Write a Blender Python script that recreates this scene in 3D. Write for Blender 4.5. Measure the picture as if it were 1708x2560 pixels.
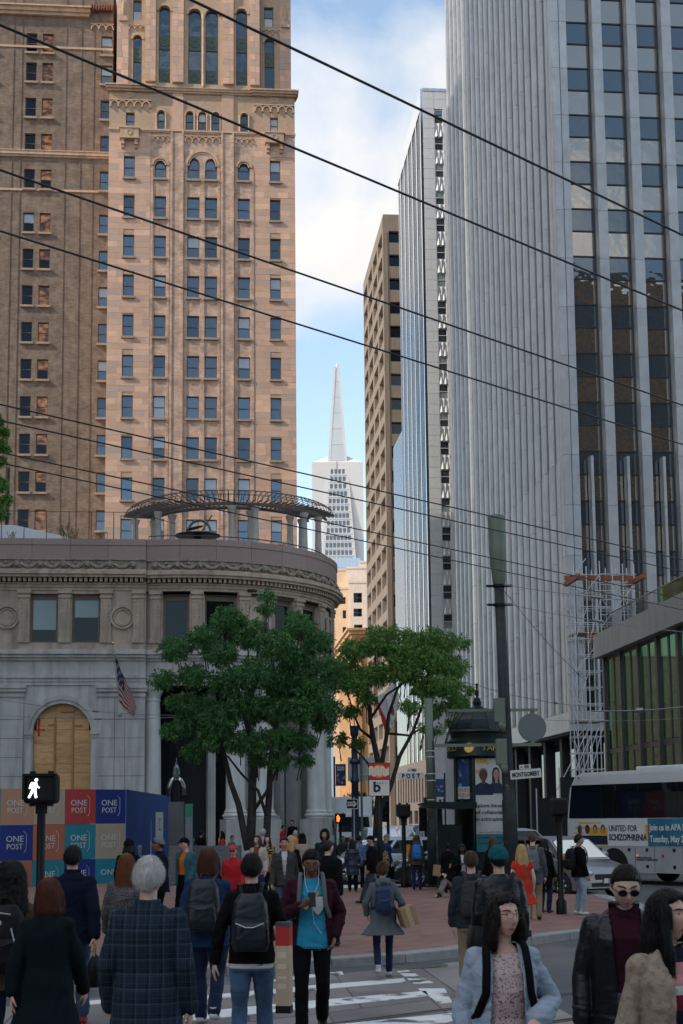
import bpy, math, random
import numpy as np
from mathutils import Vector, Matrix, noise as mnoise
for o in list(bpy.data.objects): bpy.data.objects.remove(o)
S = bpy.context.scene
COL = S.collection
R = math.radians
# ---------------------------------------------------------------- camera
FPX, CX, CY, HC = 3559.0, 854.0, 1605.0, 2.1            # photo pixels (1708 x 2560)
PITCH, ROLL = math.atan(443/FPX), R(.55)
cF = np.array([0, math.cos(PITCH), math.sin(PITCH)])
cR0 = np.array([1., 0, 0]); cU0 = np.cross(cR0, cF)
cR = math.cos(ROLL)*cR0-math.sin(ROLL)*cU0
cU = math.sin(ROLL)*cR0+math.cos(ROLL)*cU0
cC = np.array([0, 0, HC])
cam_d = bpy.data.cameras.new('camera'); cam = bpy.data.objects.new('camera', cam_d); COL.objects.link(cam)
cam_d.sensor_fit = 'HORIZONTAL'; cam_d.sensor_width = 24; cam_d.lens = FPX/1708*24
cam_d.shift_y = (CY-1280)/1708; cam_d.clip_end = 6000; cam_d.clip_start = .1
cam_d.dof.use_dof = True; cam_d.dof.focus_distance = 45; cam_d.dof.aperture_fstop = 20.0
m = Matrix.Identity(4)
for i in range(3): m[i][0], m[i][1], m[i][2], m[i][3] = cR[i], cU[i], -cF[i], cC[i]
cam.matrix_world = m
S.camera = cam
S.render.resolution_x, S.render.resolution_y = 683, 1024
# ---------------------------------------------------------------- light
SUN_EL, SUN_AZ = R(37), R(248)      # azimuth clockwise from +Y (the way we look); the sun stands to the left
W = bpy.data.worlds.new('World'); S.world = W; W.use_nodes = True
nt = W.node_tree; nt.nodes.clear()
def wn(t, **k):
    n = nt.nodes.new(t)
    for a, b in k.items(): setattr(n, a, b)
    return n
sky = wn('ShaderNodeTexSky', sky_type='NISHITA', sun_disc=False, sun_elevation=SUN_EL, sun_rotation=SUN_AZ, air_density=1.0, dust_density=.6, ozone_density=1.6)
tc = wn('ShaderNodeTexCoord'); mp = wn('ShaderNodeMapping'); mp.inputs['Scale'].default_value = (1.0, 1.0, 1.35); mp.inputs['Location'].default_value = (2.351, .089, -.062)
nz = wn('ShaderNodeTexNoise'); nz.inputs['Scale'].default_value = 3.7; nz.inputs['Detail'].default_value = 7; nz.inputs['Roughness'].default_value = .52
nz.inputs['Distortion'].default_value = .25
rp = wn('ShaderNodeValToRGB'); rp.color_ramp.elements[0].position = .485; rp.color_ramp.elements[1].position = .645
mx = wn('ShaderNodeMixRGB'); mx.inputs['Color2'].default_value = (6.6, 6.7, 6.9, 1)
bc = wn('ShaderNodeHueSaturation'); bc.inputs['Saturation'].default_value = .84; bc.inputs['Value'].default_value = 1.15; bc.inputs['Hue'].default_value = .49
bg = wn('ShaderNodeBackground'); bg.inputs['Strength'].default_value = .15
wo = wn('ShaderNodeOutputWorld')
L = nt.links.new
L(tc.outputs['Generated'], mp.inputs['Vector']); L(mp.outputs[0], nz.inputs['Vector']); L(nz.outputs['Fac'], rp.inputs[0])
L(sky.outputs[0], bc.inputs['Color']); L(bc.outputs[0], mx.inputs['Color1']); L(rp.outputs[0], mx.inputs['Fac'])
# clouds scatter forwards: they brighten smoothly towards the sun's side of the sky
dt = wn('ShaderNodeVectorMath', operation='DOT_PRODUCT'); dt.inputs[1].default_value = (math.sin(SUN_AZ)*math.cos(SUN_EL), math.cos(SUN_AZ)*math.cos(SUN_EL), math.sin(SUN_EL))
m1 = wn('ShaderNodeMapRange'); m1.inputs['From Min'].default_value = -1; m1.inputs['To Min'].default_value = 0; m1.inputs['To Max'].default_value = 1
m2 = wn('ShaderNodeMath', operation='POWER'); m2.inputs[1].default_value = 2.6
m3 = wn('ShaderNodeMath', operation='MULTIPLY_ADD'); m3.inputs[1].default_value = 2.5; m3.inputs[2].default_value = .74
m4 = wn('ShaderNodeVectorMath', operation='SCALE'); m4.inputs[0].default_value = (3.75, 3.68, 3.6)
L(tc.outputs['Generated'], dt.inputs[0]); L(dt.outputs['Value'], m1.inputs['Value']); L(m1.outputs[0], m2.inputs[0]); L(m2.outputs[0], m3.inputs[0]); L(m3.outputs[0], m4.inputs['Scale']); L(m4.outputs[0], mx.inputs['Color2'])
L(mx.outputs[0], bg.inputs['Color']); L(bg.outputs[0], wo.inputs[0])
sun_d = bpy.data.lights.new('sun', 'SUN'); sun = bpy.data.objects.new('sun', sun_d); COL.objects.link(sun)
sun_d.energy = 2.5; sun_d.angle = R(.53); sun_d.color = (1, .90, .76)
sv = Vector((math.sin(SUN_AZ)*math.cos(SUN_EL), math.cos(SUN_AZ)*math.cos(SUN_EL), math.sin(SUN_EL)))
sun.rotation_euler = sv.to_track_quat('Z', 'Y').to_euler(); sun.location = (-60, 40, 90)
S.view_settings.view_transform = 'Standard'; S.view_settings.look = 'None'
S.view_settings.exposure = .70; S.view_settings.gamma = 1
# ---------------------------------------------------------------- pixel helpers (a pixel gives a direction; depth comes from the place)
def ray(x, y): return cF*FPX+cR*(x-CX)-cU*(y-CY)
def at(x, y, Y): d = ray(x, y); return cC+d*(Y/d[1])
def onz(x, y, z=0.): d = ray(x, y); return cC+d*((z-HC)/d[2])
G = R(5.3)
gu = np.array([math.cos(G), math.sin(G), 0]); gv = np.array([-math.sin(G), math.cos(G), 0])
def fac(x, y, o, u):
    n = np.array([u[1], -u[0], 0]); d = ray(x, y); p = cC+d*(((o-cC)@n)/(d@n)); return float((p-o)@u), float(p[2])
# ---------------------------------------------------------------- mesh helpers
class MB:
    def __init__(s): s.v = []; s.f = []; s.mi = []; s.cur = 0
    def add(s, vs, fs):
        n = len(s.v); s.v += [tuple(map(float, p)) for p in vs]
        for f in fs: s.f.append(tuple(i+n for i in f)); s.mi.append(s.cur)
        return s
    def quad(s, a, b, c, d): return s.add([a, b, c, d], [(0, 1, 2, 3)])
    def box(s, x0, x1, y0, y1, z0, z1, M=None):
        vs = [(x, y, z) for z in (z0, z1) for y in (y0, y1) for x in (x0, x1)]
        if M is not None: vs = [M @ Vector(p) for p in vs]
        return s.add(vs, [(0, 2, 3, 1), (4, 5, 7, 6), (0, 1, 5, 4), (2, 6, 7, 3), (0, 4, 6, 2), (1, 3, 7, 5)])
    def cbox(s, x, y, z, w, d, h, M=None): return s.box(x-w/2, x+w/2, y-d/2, y+d/2, z-h/2, z+h/2, M)
    def tube(s, pts, rad, n=8, cap=True, flat=1.0, up=(0, 0, 1)):
        pts = [Vector(p) for p in pts]; k = len(pts)
        if not hasattr(rad, '__len__'): rad = [rad]*k
        vs = []; a = Vector(up)
        for i in range(k):
            t = (pts[min(i+1, k-1)]-pts[max(i-1, 0)])
            if t.length < 1e-9: t = Vector((0, 0, 1))
            t.normalize(); b = a - t*a.dot(t)
            if b.length < 1e-3: b = Vector((1, 0, 0))-t*t.x
            if b.length < 1e-3: b = Vector((0, 1, 0))-t*t.y
            b.normalize(); c = t.cross(b); a = b
            r = rad[i]; rx, ry = (r if hasattr(r, '__len__') else (r, r*flat))
            for j in range(n):
                q = 2*math.pi*j/n; vs.append(pts[i]+c*(math.cos(q)*rx)+b*(math.sin(q)*ry))
        fs = [(i*n+j, i*n+(j+1) % n, (i+1)*n+(j+1) % n, (i+1)*n+j) for i in range(k-1) for j in range(n)]
        if cap: fs += [tuple(range(n))[::-1], tuple((k-1)*n+j for j in range(n))]
        return s.add(vs, fs)
    def lathe(s, prof, n=24, c=(0, 0, 0), a0=0, a1=2*math.pi, sx=1, sy=1):
        full = abs(a1-a0-2*math.pi) < 1e-6; m = n if full else n+1; vs = []
        for r, z in prof:
            for j in range(m):
                q = a0+(a1-a0)*j/n; vs.append((c[0]+r*math.cos(q)*sx, c[1]+r*math.sin(q)*sy, c[2]+z))
        fs = []
        for i in range(len(prof)-1):
            for j in range(n if full else n):
                k = (j+1) % m
                fs.append((i*m+j, i*m+k, (i+1)*m+k, (i+1)*m+j))
        return s.add(vs, fs)
    def prism(s, poly, z0, z1):
        n = len(poly); vs = [(p[0], p[1], z0) for p in poly]+[(p[0], p[1], z1) for p in poly]
        fs = [(i, (i+1) % n, n+(i+1) % n, n+i) for i in range(n)]+[tuple(range(n))[::-1], tuple(range(n, 2*n))]
        return s.add(vs, fs)
    def extr(s, poly, y0, y1, M=None):      # polygon in x,z pushed through y
        n = len(poly); vs = [(p[0], y0, p[1]) for p in poly]+[(p[0], y1, p[1]) for p in poly]
        if M is not None: vs = [M @ Vector(p) for p in vs]
        fs = [(i, n+i, n+(i+1) % n, (i+1) % n) for i in range(n)]+[tuple(range(n)), tuple(range(n, 2*n))[::-1]]
        return s.add(vs, fs)
    def ell(s, c, r, nu=16, nv=10, M=None):
        vs = []
        for i in range(nv+1):
            p = math.pi*i/nv
            for j in range(nu):
                q = 2*math.pi*j/nu; w = Vector((r[0]*math.sin(p)*math.cos(q), r[1]*math.sin(p)*math.sin(q), r[2]*math.cos(p)))
                if M is not None: w = M @ w
                vs.append(Vector(c)+w)
        return s.add(vs, [(i*nu+j, (i+1)*nu+j, (i+1)*nu+(j+1) % nu, i*nu+(j+1) % nu) for i in range(nv) for j in range(nu)])
    def mesh(s, name, mats, smooth=False):
        me = bpy.data.meshes.new(name); me.from_pydata(s.v, [], s.f)
        if not isinstance(mats, (list, tuple)): mats = [mats]
        for q in mats: me.materials.append(q)
        if any(s.mi): me.polygons.foreach_set('material_index', s.mi)
        if smooth: me.polygons.foreach_set('use_smooth', [True]*len(me.polygons))
        me.validate(); me.update()
        return me
def put(name, me, parent=None, loc=None, rot=None):
    o = bpy.data.objects.new(name, me); COL.objects.link(o)
    if parent is not None: o.parent = parent
    if loc is not None: o.location = loc
    if rot is not None: o.rotation_euler = rot
    return o
def build(name, mb, mats, parent=None, smooth=False, loc=None, rot=None, bevel=0, kind=None, autos=None):
    o = put(name, mb.mesh(name, mats, smooth), parent, loc, rot)
    if bevel:
        b = o.modifiers.new('bevel', 'BEVEL'); b.width = bevel; b.segments = 2; b.limit_method = 'ANGLE'; b.angle_limit = R(40)
    if smooth and autos:
        try: o.data.set_sharp_from_angle(angle=R(autos))
        except Exception: pass
    if kind: o['kind'] = kind
    return o
def tag(o, label, cat, group=None, kind=None):
    o['label'] = label; o['category'] = cat
    if group: o['group'] = group
    if kind: o['kind'] = kind
    return o
def thing(name, label, cat, loc=(0, 0, 0), rz=0, group=None):
    o = put(name, None, None, tuple(map(float, loc)), (0, 0, rz)); o.empty_display_size = .3
    return tag(o, label, cat, group)
def struct(o): o['kind'] = 'structure'; return o
_tx = {}
def text_mesh(txt, size, mat, ext=.004, bold=0, align='CENTER', sx=1.0, sp=1.0):
    k_ = (txt, size, mat.name, ext, bold, align, sx, sp)
    if k_ in _tx: return _tx[k_].copy()
    c = bpy.data.curves.new('t', 'FONT'); c.body = txt; c.size = size; c.extrude = ext; c.align_x = align; c.align_y = 'CENTER'
    c.offset = bold; c.resolution_u = 2; c.space_character = sp; c.space_line = .9
    o = bpy.data.objects.new('t', c); me = bpy.data.meshes.new_from_object(o)
    bpy.data.objects.remove(o); bpy.data.curves.remove(c)
    me.transform(Matrix.Diagonal((sx, 1, 1, 1))); me.materials.clear(); me.materials.append(mat); _tx[k_] = me.copy()
    return me
def text(txt, size, mat, parent, loc, rot=(R(90), 0, 0), name='lettering', **k):
    sp = k.get('sp', 1.)
    if sp > 1.2:      # widely spaced words: each letter is a piece of its own
        w = size*.66*sp*k.get('sx', 1.); k = {a: b for a, b in k.items() if a != 'sp'}
        for i, ch in enumerate(txt): o = put('letter', text_mesh(ch, size, mat, **k), parent, (loc[0]+w*(i-(len(txt)-1)/2), loc[1], loc[2]), rot)
        return o
    return put(name, text_mesh(txt, size, mat, **k), parent, loc, rot)
# ---------------------------------------------------------------- materials
def mat(name, c, rough=.65, met=0., spec=.4, var=.14, vs=2.5, bump=0., bs=30., isl=0., coat=0., emit=0., stretch=(1, 1, 1), attr=None, dirt=0., sheen=0., hue=None, c2=None, c2s=1., c2p=(.5, .62), trans=0., sss=0.):
    M = bpy.data.materials.new(name); M.use_nodes = True; t = M.node_tree; n = t.nodes; l = t.links.new
    b = n['Principled BSDF']; b.inputs['Roughness'].default_value = rough; b.inputs['Metallic'].default_value = met
    b.inputs['Specular IOR Level'].default_value = spec; b.inputs['Coat Weight'].default_value = coat; b.inputs['Coat Roughness'].default_value = .08
    if sheen: b.inputs['Sheen Weight'].default_value = sheen
    if sss: b.inputs['Subsurface Weight'].default_value = sss; b.inputs['Subsurface Radius'].default_value = (.012, .005, .003); b.inputs['Subsurface Scale'].default_value = 1.
    tc = n.new('ShaderNodeTexCoord'); oi = n.new('ShaderNodeObjectInfo')
    mp = n.new('ShaderNodeVectorMath'); mp.operation = 'MULTIPLY'; mp.inputs[1].default_value = stretch
    ad = n.new('ShaderNodeVectorMath'); ad.operation = 'ADD'
    sc = n.new('ShaderNodeVectorMath'); sc.operation = 'SCALE'; sc.inputs['Scale'].default_value = 1.
    l(tc.outputs['Object'], mp.inputs[0])
    ml = n.new('ShaderNodeMath'); ml.operation = 'MULTIPLY'; ml.inputs[1].default_value = 37.; l(oi.outputs['Random'], ml.inputs[0])
    l(mp.outputs[0], ad.inputs[0]); l(ml.outputs[0], ad.inputs[1])
    V = ad.outputs[0]
    if attr:
        at_ = n.new('ShaderNodeAttribute'); at_.attribute_name = attr; base = at_.outputs['Color']
    else:
        rgb = n.new('ShaderNodeRGB'); rgb.outputs[0].default_value = (*c, 1); base = rgb.outputs[0]
    if c2:
        z = n.new('ShaderNodeTexNoise'); z.inputs['Scale'].default_value = c2s; z.inputs['Detail'].default_value = 5; l(V, z.inputs['Vector'])
        rr = n.new('ShaderNodeValToRGB'); rr.color_ramp.elements[0].position, rr.color_ramp.elements[1].position = c2p; l(z.outputs['Fac'], rr.inputs[0])
        q = n.new('ShaderNodeMixRGB'); q.inputs['Color2'].default_value = (*c2, 1); l(rr.outputs[0], q.inputs['Fac']); l(base, q.inputs['Color1']); base = q.outputs[0]
    if var:
        z = n.new('ShaderNodeTexNoise'); z.inputs['Scale'].default_value = vs; z.inputs['Detail'].default_value = 6; z.inputs['Roughness'].default_value = .62; l(V, z.inputs['Vector'])
        mr = n.new('ShaderNodeMapRange'); mr.inputs['From Min'].default_value = .3; mr.inputs['From Max'].default_value = .7
        mr.inputs['To Min'].default_value = 1-var; mr.inputs['To Max'].default_value = 1+var; l(z.outputs['Fac'], mr.inputs['Value'])
        q = n.new('ShaderNodeVectorMath'); q.operation = 'SCALE'; l(base, q.inputs[0]); l(mr.outputs[0], q.inputs['Scale']); base = q.outputs[0]
    if isl:
        ge = n.new('ShaderNodeNewGeometry'); s1 = n.new('ShaderNodeMath'); s1.operation = 'ADD'; l(ge.outputs['Random Per Island'], s1.inputs[0]); l(oi.outputs['Random'], s1.inputs[1])
        s2 = n.new('ShaderNodeMath'); s2.operation = 'FRACT'; l(s1.outputs[0], s2.inputs[0])
        mr = n.new('ShaderNodeMapRange'); mr.inputs['To Min'].default_value = 1-isl; mr.inputs['To Max'].default_value = 1+isl; l(s2.outputs[0], mr.inputs['Value'])
        q = n.new('ShaderNodeVectorMath'); q.operation = 'SCALE'; l(base, q.inputs[0]); l(mr.outputs[0], q.inputs['Scale']); base = q.outputs[0]
        if hue:
            s3 = n.new('ShaderNodeMath'); s3.operation = 'MULTIPLY'; s3.inputs[1].default_value = 7.31; l(s2.outputs[0], s3.inputs[0])
            s4 = n.new('ShaderNodeMath'); s4.operation = 'FRACT'; l(s3.outputs[0], s4.inputs[0])
            q = n.new('ShaderNodeMixRGB'); q.inputs['Color2'].default_value = (*hue, 1); l(base, q.inputs['Color1'])
            s5 = n.new('ShaderNodeMath'); s5.operation = 'POWER'; s5.inputs[1].default_value = 2.2; l(s4.outputs[0], s5.inputs[0]); l(s5.outputs[0], q.inputs['Fac']); base = q.outputs[0]
    if dirt:      # soot streaks that run down the stone
        z = n.new('ShaderNodeTexNoise'); z.inputs['Scale'].default_value = 1.; z.inputs['Detail'].default_value = 5
        q0 = n.new('ShaderNodeVectorMath'); q0.operation = 'MULTIPLY'; q0.inputs[1].default_value = (2.6, 2.6, .32); l(tc.outputs['Object'], q0.inputs[0]); l(q0.outputs[0], z.inputs['Vector'])
        mr = n.new('ShaderNodeMapRange'); mr.inputs['From Min'].default_value = .45; mr.inputs['From Max'].default_value = .72
        mr.inputs['To Min'].default_value = 1.; mr.inputs['To Max'].default_value = 1-dirt; l(z.outputs['Fac'], mr.inputs['Value'])
        q = n.new('ShaderNodeVectorMath'); q.operation = 'SCALE'; l(base, q.inputs[0]); l(mr.outputs[0], q.inputs['Scale']); base = q.outputs[0]
    l(base, b.inputs['Base Color'])
    if emit: l(base, b.inputs['Emission Color']); b.inputs['Emission Strength'].default_value = emit
    if trans: b.inputs['Transmission Weight'].default_value = trans
    if bump:
        z = n.new('ShaderNodeTexNoise'); z.inputs['Scale'].default_value = bs; z.inputs['Detail'].default_value = 5; l(V, z.inputs['Vector'])
        bp = n.new('ShaderNodeBump'); bp.inputs['Strength'].default_value = bump; bp.inputs['Distance'].default_value = .02; l(z.outputs['Fac'], bp.inputs['Height']); l(bp.outputs[0], b.inputs['Normal'])
    return M
def glass(name, c=(.012, .018, .022), refl=.30, tint=(.8, .9, 1.), rough=.02, wav=0.0):
    M = bpy.data.materials.new(name); M.use_nodes = True; t = M.node_tree; n = t.nodes; l = t.links.new
    n.remove(n['Principled BSDF']); d = n.new('ShaderNodeBsdfDiffuse'); d.inputs[0].default_value = (*c, 1)
    g = n.new('ShaderNodeBsdfGlossy'); g.inputs['Roughness'].default_value = rough; g.inputs['Color'].default_value = (*tint, 1)
    fr = n.new('ShaderNodeFresnel'); fr.inputs['IOR'].default_value = 1.5
    mr = n.new('ShaderNodeMapRange'); mr.inputs['From Min'].default_value = .04; mr.inputs['To Min'].default_value = refl; l(fr.outputs[0], mr.inputs['Value'])
    x = n.new('ShaderNodeMixShader'); l(mr.outputs[0], x.inputs[0]); l(d.outputs[0], x.inputs[1]); l(g.outputs[0], x.inputs[2])
    if wav:
        tc = n.new('ShaderNodeTexCoord'); oi = n.new('ShaderNodeObjectInfo'); ad = n.new('ShaderNodeVectorMath'); l(tc.outputs['Object'], ad.inputs[0])
        ml = n.new('ShaderNodeMath'); ml.operation = 'MULTIPLY'; ml.inputs[1].default_value = 50; l(oi.outputs['Random'], ml.inputs[0]); l(ml.outputs[0], ad.inputs[1])
        z = n.new('ShaderNodeTexNoise'); z.inputs['Scale'].default_value = .8; l(ad.outputs[0], z.inputs['Vector'])
        bp = n.new('ShaderNodeBump'); bp.inputs['Strength'].default_value = wav; bp.inputs['Distance'].default_value = .05; l(z.outputs['Fac'], bp.inputs['Height']); l(bp.outputs[0], g.inputs['Normal'])
    l(x.outputs[0], n['Material Output'].inputs[0]); return M
def brickmat(name, c1, c2, mortar, bw=.42, bh=.14, var=.3):
    M = mat(name, c1, .85, var=var, vs=1.2, dirt=.15); t = M.node_tree; n = t.nodes; l = t.links.new
    tc = n.new('ShaderNodeTexCoord'); sp = n.new('ShaderNodeSeparateXYZ'); cm = n.new('ShaderNodeCombineXYZ'); ad = n.new('ShaderNodeMath')
    l(tc.outputs['Object'], sp.inputs[0]); l(sp.outputs[0], ad.inputs[0]); l(sp.outputs[1], ad.inputs[1]); l(ad.outputs[0], cm.inputs[0]); l(sp.outputs[2], cm.inputs[1])
    bt = n.new('ShaderNodeTexBrick'); bt.inputs['Scale'].default_value = 1; bt.inputs['Brick Width'].default_value = bw; bt.inputs['Row Height'].default_value = bh
    bt.inputs['Mortar Size'].default_value = .012; bt.inputs['Color1'].default_value = (*c1, 1); bt.inputs['Color2'].default_value = (*c2, 1); bt.inputs['Mortar'].default_value = (*mortar, 1); bt.inputs['Bias'].default_value = -.2
    l(cm.outputs[0], bt.inputs['Vector'])
    rgb = [x for x in n if x.type == 'RGB'][0]
    for k in list(t.links):
        if k.from_node == rgb: to = k.to_socket; l(bt.outputs['Color'], to)
    return M
# wall in the local x,z plane (front at y=y0, outside towards -y) with rectangular holes and reveals
def wall(mb, x0, x1, z0, z1, holes, y0=0., rev=.3):
    xs = sorted({x0, x1, *[v for h in holes for v in h[:2] if x0 < v < x1]}); zs = sorted({z0, z1, *[v for h in holes for v in h[2:4] if z0 < v < z1]})
    for j in range(len(zs)-1):
        zc = (zs[j]+zs[j+1])/2; st = None
        for i in range(len(xs)):
            inside = i == len(xs)-1 or any(h[0] < (xs[i]+xs[i+1])/2 < h[1] and h[2] < zc < h[3] for h in holes)
            if not inside and st is None: st = xs[i]
            if inside and st is not None:
                mb.quad((st, y0, zs[j]), (xs[i], y0, zs[j]), (xs[i], y0, zs[j+1]), (st, y0, zs[j+1])); st = None
    for h in holes:
        if h[2] >= z1: continue
        a, b, c, d = h[:4]; y1 = y0+rev
        mb.quad((a, y0, c), (a, y0, d), (a, y1, d), (a, y1, c)); mb.quad((b, y0, c), (b, y1, c), (b, y1, d), (b, y0, d))
        mb.quad((a, y0, c), (a, y1, c), (b, y1, c), (b, y0, c))
        if len(h) == 4: mb.quad((a, y0, d), (b, y0, d), (b, y1, d), (a, y1, d))
    return mb
def arch_fill(mb, a, b, zs, zt, y0, rev, n=14):     # masonry above an arch springing at zs inside a hole that ends at zt
    c, r = (a+b)/2, (b-a)/2
    P = [(c-r*math.cos(math.pi*i/n), zs+r*math.sin(math.pi*i/n)) for i in range(n+1)]
    for i in range(n):
        p, q = P[i], P[i+1]
        mb.quad((p[0], y0, p[1]), (q[0], y0, q[1]), (q[0], y0, zt), (p[0], y0, zt))
        mb.quad((p[0], y0, p[1]), (p[0], y0+rev, p[1]), (q[0], y0+rev, q[1]), (q[0], y0, q[1]))
    return mb
def arch_ring(mb, cx, zs, r0, r1, y0, y1, n=18, a0=0, a1=math.pi):
    for i in range(n):
        t, u = a0+(a1-a0)*i/n, a0+(a1-a0)*(i+1)/n
        p = [(cx+r*math.cos(q), zs+r*math.sin(q)) for q in (t, u) for r in (r0, r1)]
        A = [(v[0], y0, v[1]) for v in p]; B_ = [(v[0], y1, v[1]) for v in p]
        mb.add(A+B_, [(0, 1, 3, 2), (1, 5, 7, 3), (0, 2, 6, 4)])
    return mb
def blocks(mb_cells, mat_, parent, name, limit=300, depth=.03, gap=.012, y=0., seed=1, prefer=None):
    """cells (x0,x1,z0,z1): the first `limit` as parts that share unit meshes, the rest as one stuff part"""
    rnd = random.Random(seed); unit = {}
    cells = sorted(mb_cells, key=prefer) if prefer else list(mb_cells)
    rest = MB(); n = 0
    for c in cells:
        w, h = round(c[1]-c[0]-gap, 3), round(c[3]-c[2]-gap, 3)
        if w < .05 or h < .05: continue
        pr = rnd.uniform(0, .012)
        if n < limit:
            k = (w, h)
            if k not in unit:
                b = MB().box(-w/2, w/2, -depth, 0, -h/2, h/2); unit[k] = b.mesh(name, mat_)
            put(name, unit[k], parent, ((c[0]+c[1])/2, y-pr, (c[2]+c[3])/2)); n += 1
        else: rest.cbox((c[0]+c[1])/2, y-depth/2-pr, (c[2]+c[3])/2, w, depth, h)
    if rest.v: build(name+'_field', rest, mat_, parent, kind='stuff')
# ================================================================ brick tower (left) and its wing
rnd = random.Random(7)
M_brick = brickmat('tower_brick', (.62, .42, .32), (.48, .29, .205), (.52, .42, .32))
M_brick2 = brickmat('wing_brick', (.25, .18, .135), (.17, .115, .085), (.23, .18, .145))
M_terra = mat('terracotta_block', (.70, .44, .31), .75, var=.10, vs=1.4, isl=.16, hue=(.50, .37, .30), bump=.15, bs=9)
M_tjoint = mat('terracotta_joint', (.50, .35, .24), .85, var=.12)
M_trim = mat('terracotta_trim', (.60, .41, .28), .75, var=.16, vs=1.5, dirt=.25)
M_sill = mat('tower_sill', (.42, .30, .22), .8, dirt=.2)
M_wframe = mat('bronze_window_frame', (.16, .105, .075), .55, var=.1)
M_green = mat('green_spandrel', (.075, .11, .095), .6, var=.45, vs=7, bump=.8, bs=5)
G_sky = [glass('tower_glass_a', (.03, .042, .052), .15, (.7, .85, 1), wav=.25), glass('tower_glass_b', (.06, .075, .085), .11, (.7, .85, 1), wav=.3), glass('tower_glass_c', (.02, .03, .036), .09, (.7, .85, 1), wav=.3)]
G_blind = glass('blind_behind_glass', (.42, .43, .42), .12)
G_dark = glass('dark_room_glass', (.006, .007, .008), .022)
def lampglow():
    M = bpy.data.materials.new('lamp_lit_room_glass'); M.use_nodes = True; t = M.node_tree; n = t.nodes; l = t.links.new
    b = n['Principled BSDF']; b.inputs['Base Color'].default_value = (.03, .014, .006, 1); b.inputs['Roughness'].default_value = .08
    tc = n.new('ShaderNodeTexCoord'); oi = n.new('ShaderNodeObjectInfo'); ad = n.new('ShaderNodeVectorMath')
    z = n.new('ShaderNodeTexNoise'); z.inputs['Scale'].default_value = 1.7; z.inputs['Detail'].default_value = 2
    ml = n.new('ShaderNodeMath'); ml.operation = 'MULTIPLY'; ml.inputs[1].default_value = 60; l(oi.outputs['Random'], ml.inputs[0])
    st = n.new('ShaderNodeVectorMath'); st.operation = 'MULTIPLY'; st.inputs[1].default_value = (.8, .8, 1.4); l(tc.outputs['Object'], st.inputs[0])
    l(st.outputs[0], ad.inputs[0]); l(ml.outputs[0], ad.inputs[1]); l(ad.outputs[0], z.inputs['Vector'])
    r = n.new('ShaderNodeValToRGB'); r.color_ramp.elements[0].position = .42; r.color_ramp.elements[0].color = (.03, .01, .004, 1)
    r.color_ramp.elements[1].position = .72; r.color_ramp.elements[1].color = (.55, .22, .05, 1); l(z.outputs['Fac'], r.inputs[0])
    l(r.outputs[0], b.inputs['Emission Color']); b.inputs['Emission Strength'].default_value = .42
    return M
G_lamp = lampglow()
_wc = {}
def window(parent, x, z, w, h, y, frame_m, gl, sill=None, arch=False, fw=.07, rail=True, depth=.10):
    """x = centre, z = bottom, y = plane of the frame; gl = (upper, lower) pane materials"""
    k = ('f', w, h, frame_m.name, arch, rail)
    hs = h-w/2 if arch else h
    if k not in _wc:
        b = MB(); b.box(-w/2, -w/2+fw, 0, depth, 0, hs); b.box(w/2-fw, w/2, 0, depth, 0, hs); b.box(-w/2+fw, w/2-fw, 0, depth, 0, fw)
        if arch: arch_ring(b, 0, hs, w/2-fw, w/2, 0, depth, 12)
        else: b.box(-w/2+fw, w/2-fw, 0, depth, h-fw, h)
        if rail: b.box(-w/2+fw, w/2-fw, -.01, depth, h*.5-.035, h*.5+.035)
        _wc[k] = b.mesh('window', frame_m)
    o = put('window', _wc[k], parent, (x, y, z))
    for i, g in enumerate(gl):
        z0, z1 = (h*.5+.035, h-fw) if i == 0 else (fw, h*.5-.035)
        if not rail: z0, z1 = fw, h-fw
        kk = ('p', w, z0, z1, g.name, arch and i == 0)
        if kk not in _wc:
            b = MB()
            if arch and i == 0:
                r = w/2-fw; P = [(-r, z0), (r, z0), (r, hs)]+[(r*math.cos(q), hs+r*math.sin(q)) for q in [math.pi*j/12 for j in range(1, 12)]]+[(-r, hs)]
                b.add([(p[0], depth*.6, p[1]) for p in P], [tuple(range(len(P)))])
            else: b.quad((-w/2+fw, depth*.6, z0), (w/2-fw, depth*.6, z0), (w/2-fw, depth*.6, z1), (-w/2+fw, depth*.6, z1))
            _wc[kk] = b.mesh('pane', g)
        put('pane', _wc[kk], o)
        if not rail: break
    if sill:
        kk = ('s', w, sill.name)
        if kk not in _wc: _wc[kk] = MB().box(-w/2-.12, w/2+.12, -.42, .0, -.20, 0).mesh('sill', sill)
        put('sill', _wc[kk], o)
    return o
def courses(x0, x1, z0, z1, h, holes, wr=(.8, 1.45), seed=1):
    r = random.Random(seed); out = []; z = z0
    while z < z1-.1:
        zt = min(z+h, z1); segs = [(x0, x1)]
        for a, b, c, d in [q[:4] for q in holes]:
            if c < zt-.02 and d > z+.02:
                segs = [s for p in segs for s in ((p[0], min(p[1], a)), (max(p[0], b), p[1])) if s[1]-s[0] > .06]
        for a, b in segs:
            x = a
            while x < b-.01:
                w = r.uniform(*wr)
                if b-x-w < .35: w = b-x
                out.append((x, x+w, z, zt)); x += w
        z = zt
    return out
tw_o = at(262, 1279, 126); tw_o[2] = 0
TW = thing('brick_tower', 'tall tan brick and terracotta tower with arched top windows behind the round stone bank', 'building', tw_o, G)
colsX = [(1.41, 2.42), (4.26, 5.34), (7.31, 8.43), (8.96, 10.08), (12., 13.12), (15., 16.)]
H_all = []; archs = []
def sky_pair():
    q = rnd.random()
    if q < .14: return (G_blind, rnd.choice(G_sky))
    if q < .2: return (G_blind, G_blind)
    g = rnd.choice(G_sky); return (g, g if rnd.random() < .7 else rnd.choice(G_sky))
wins = []
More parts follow.
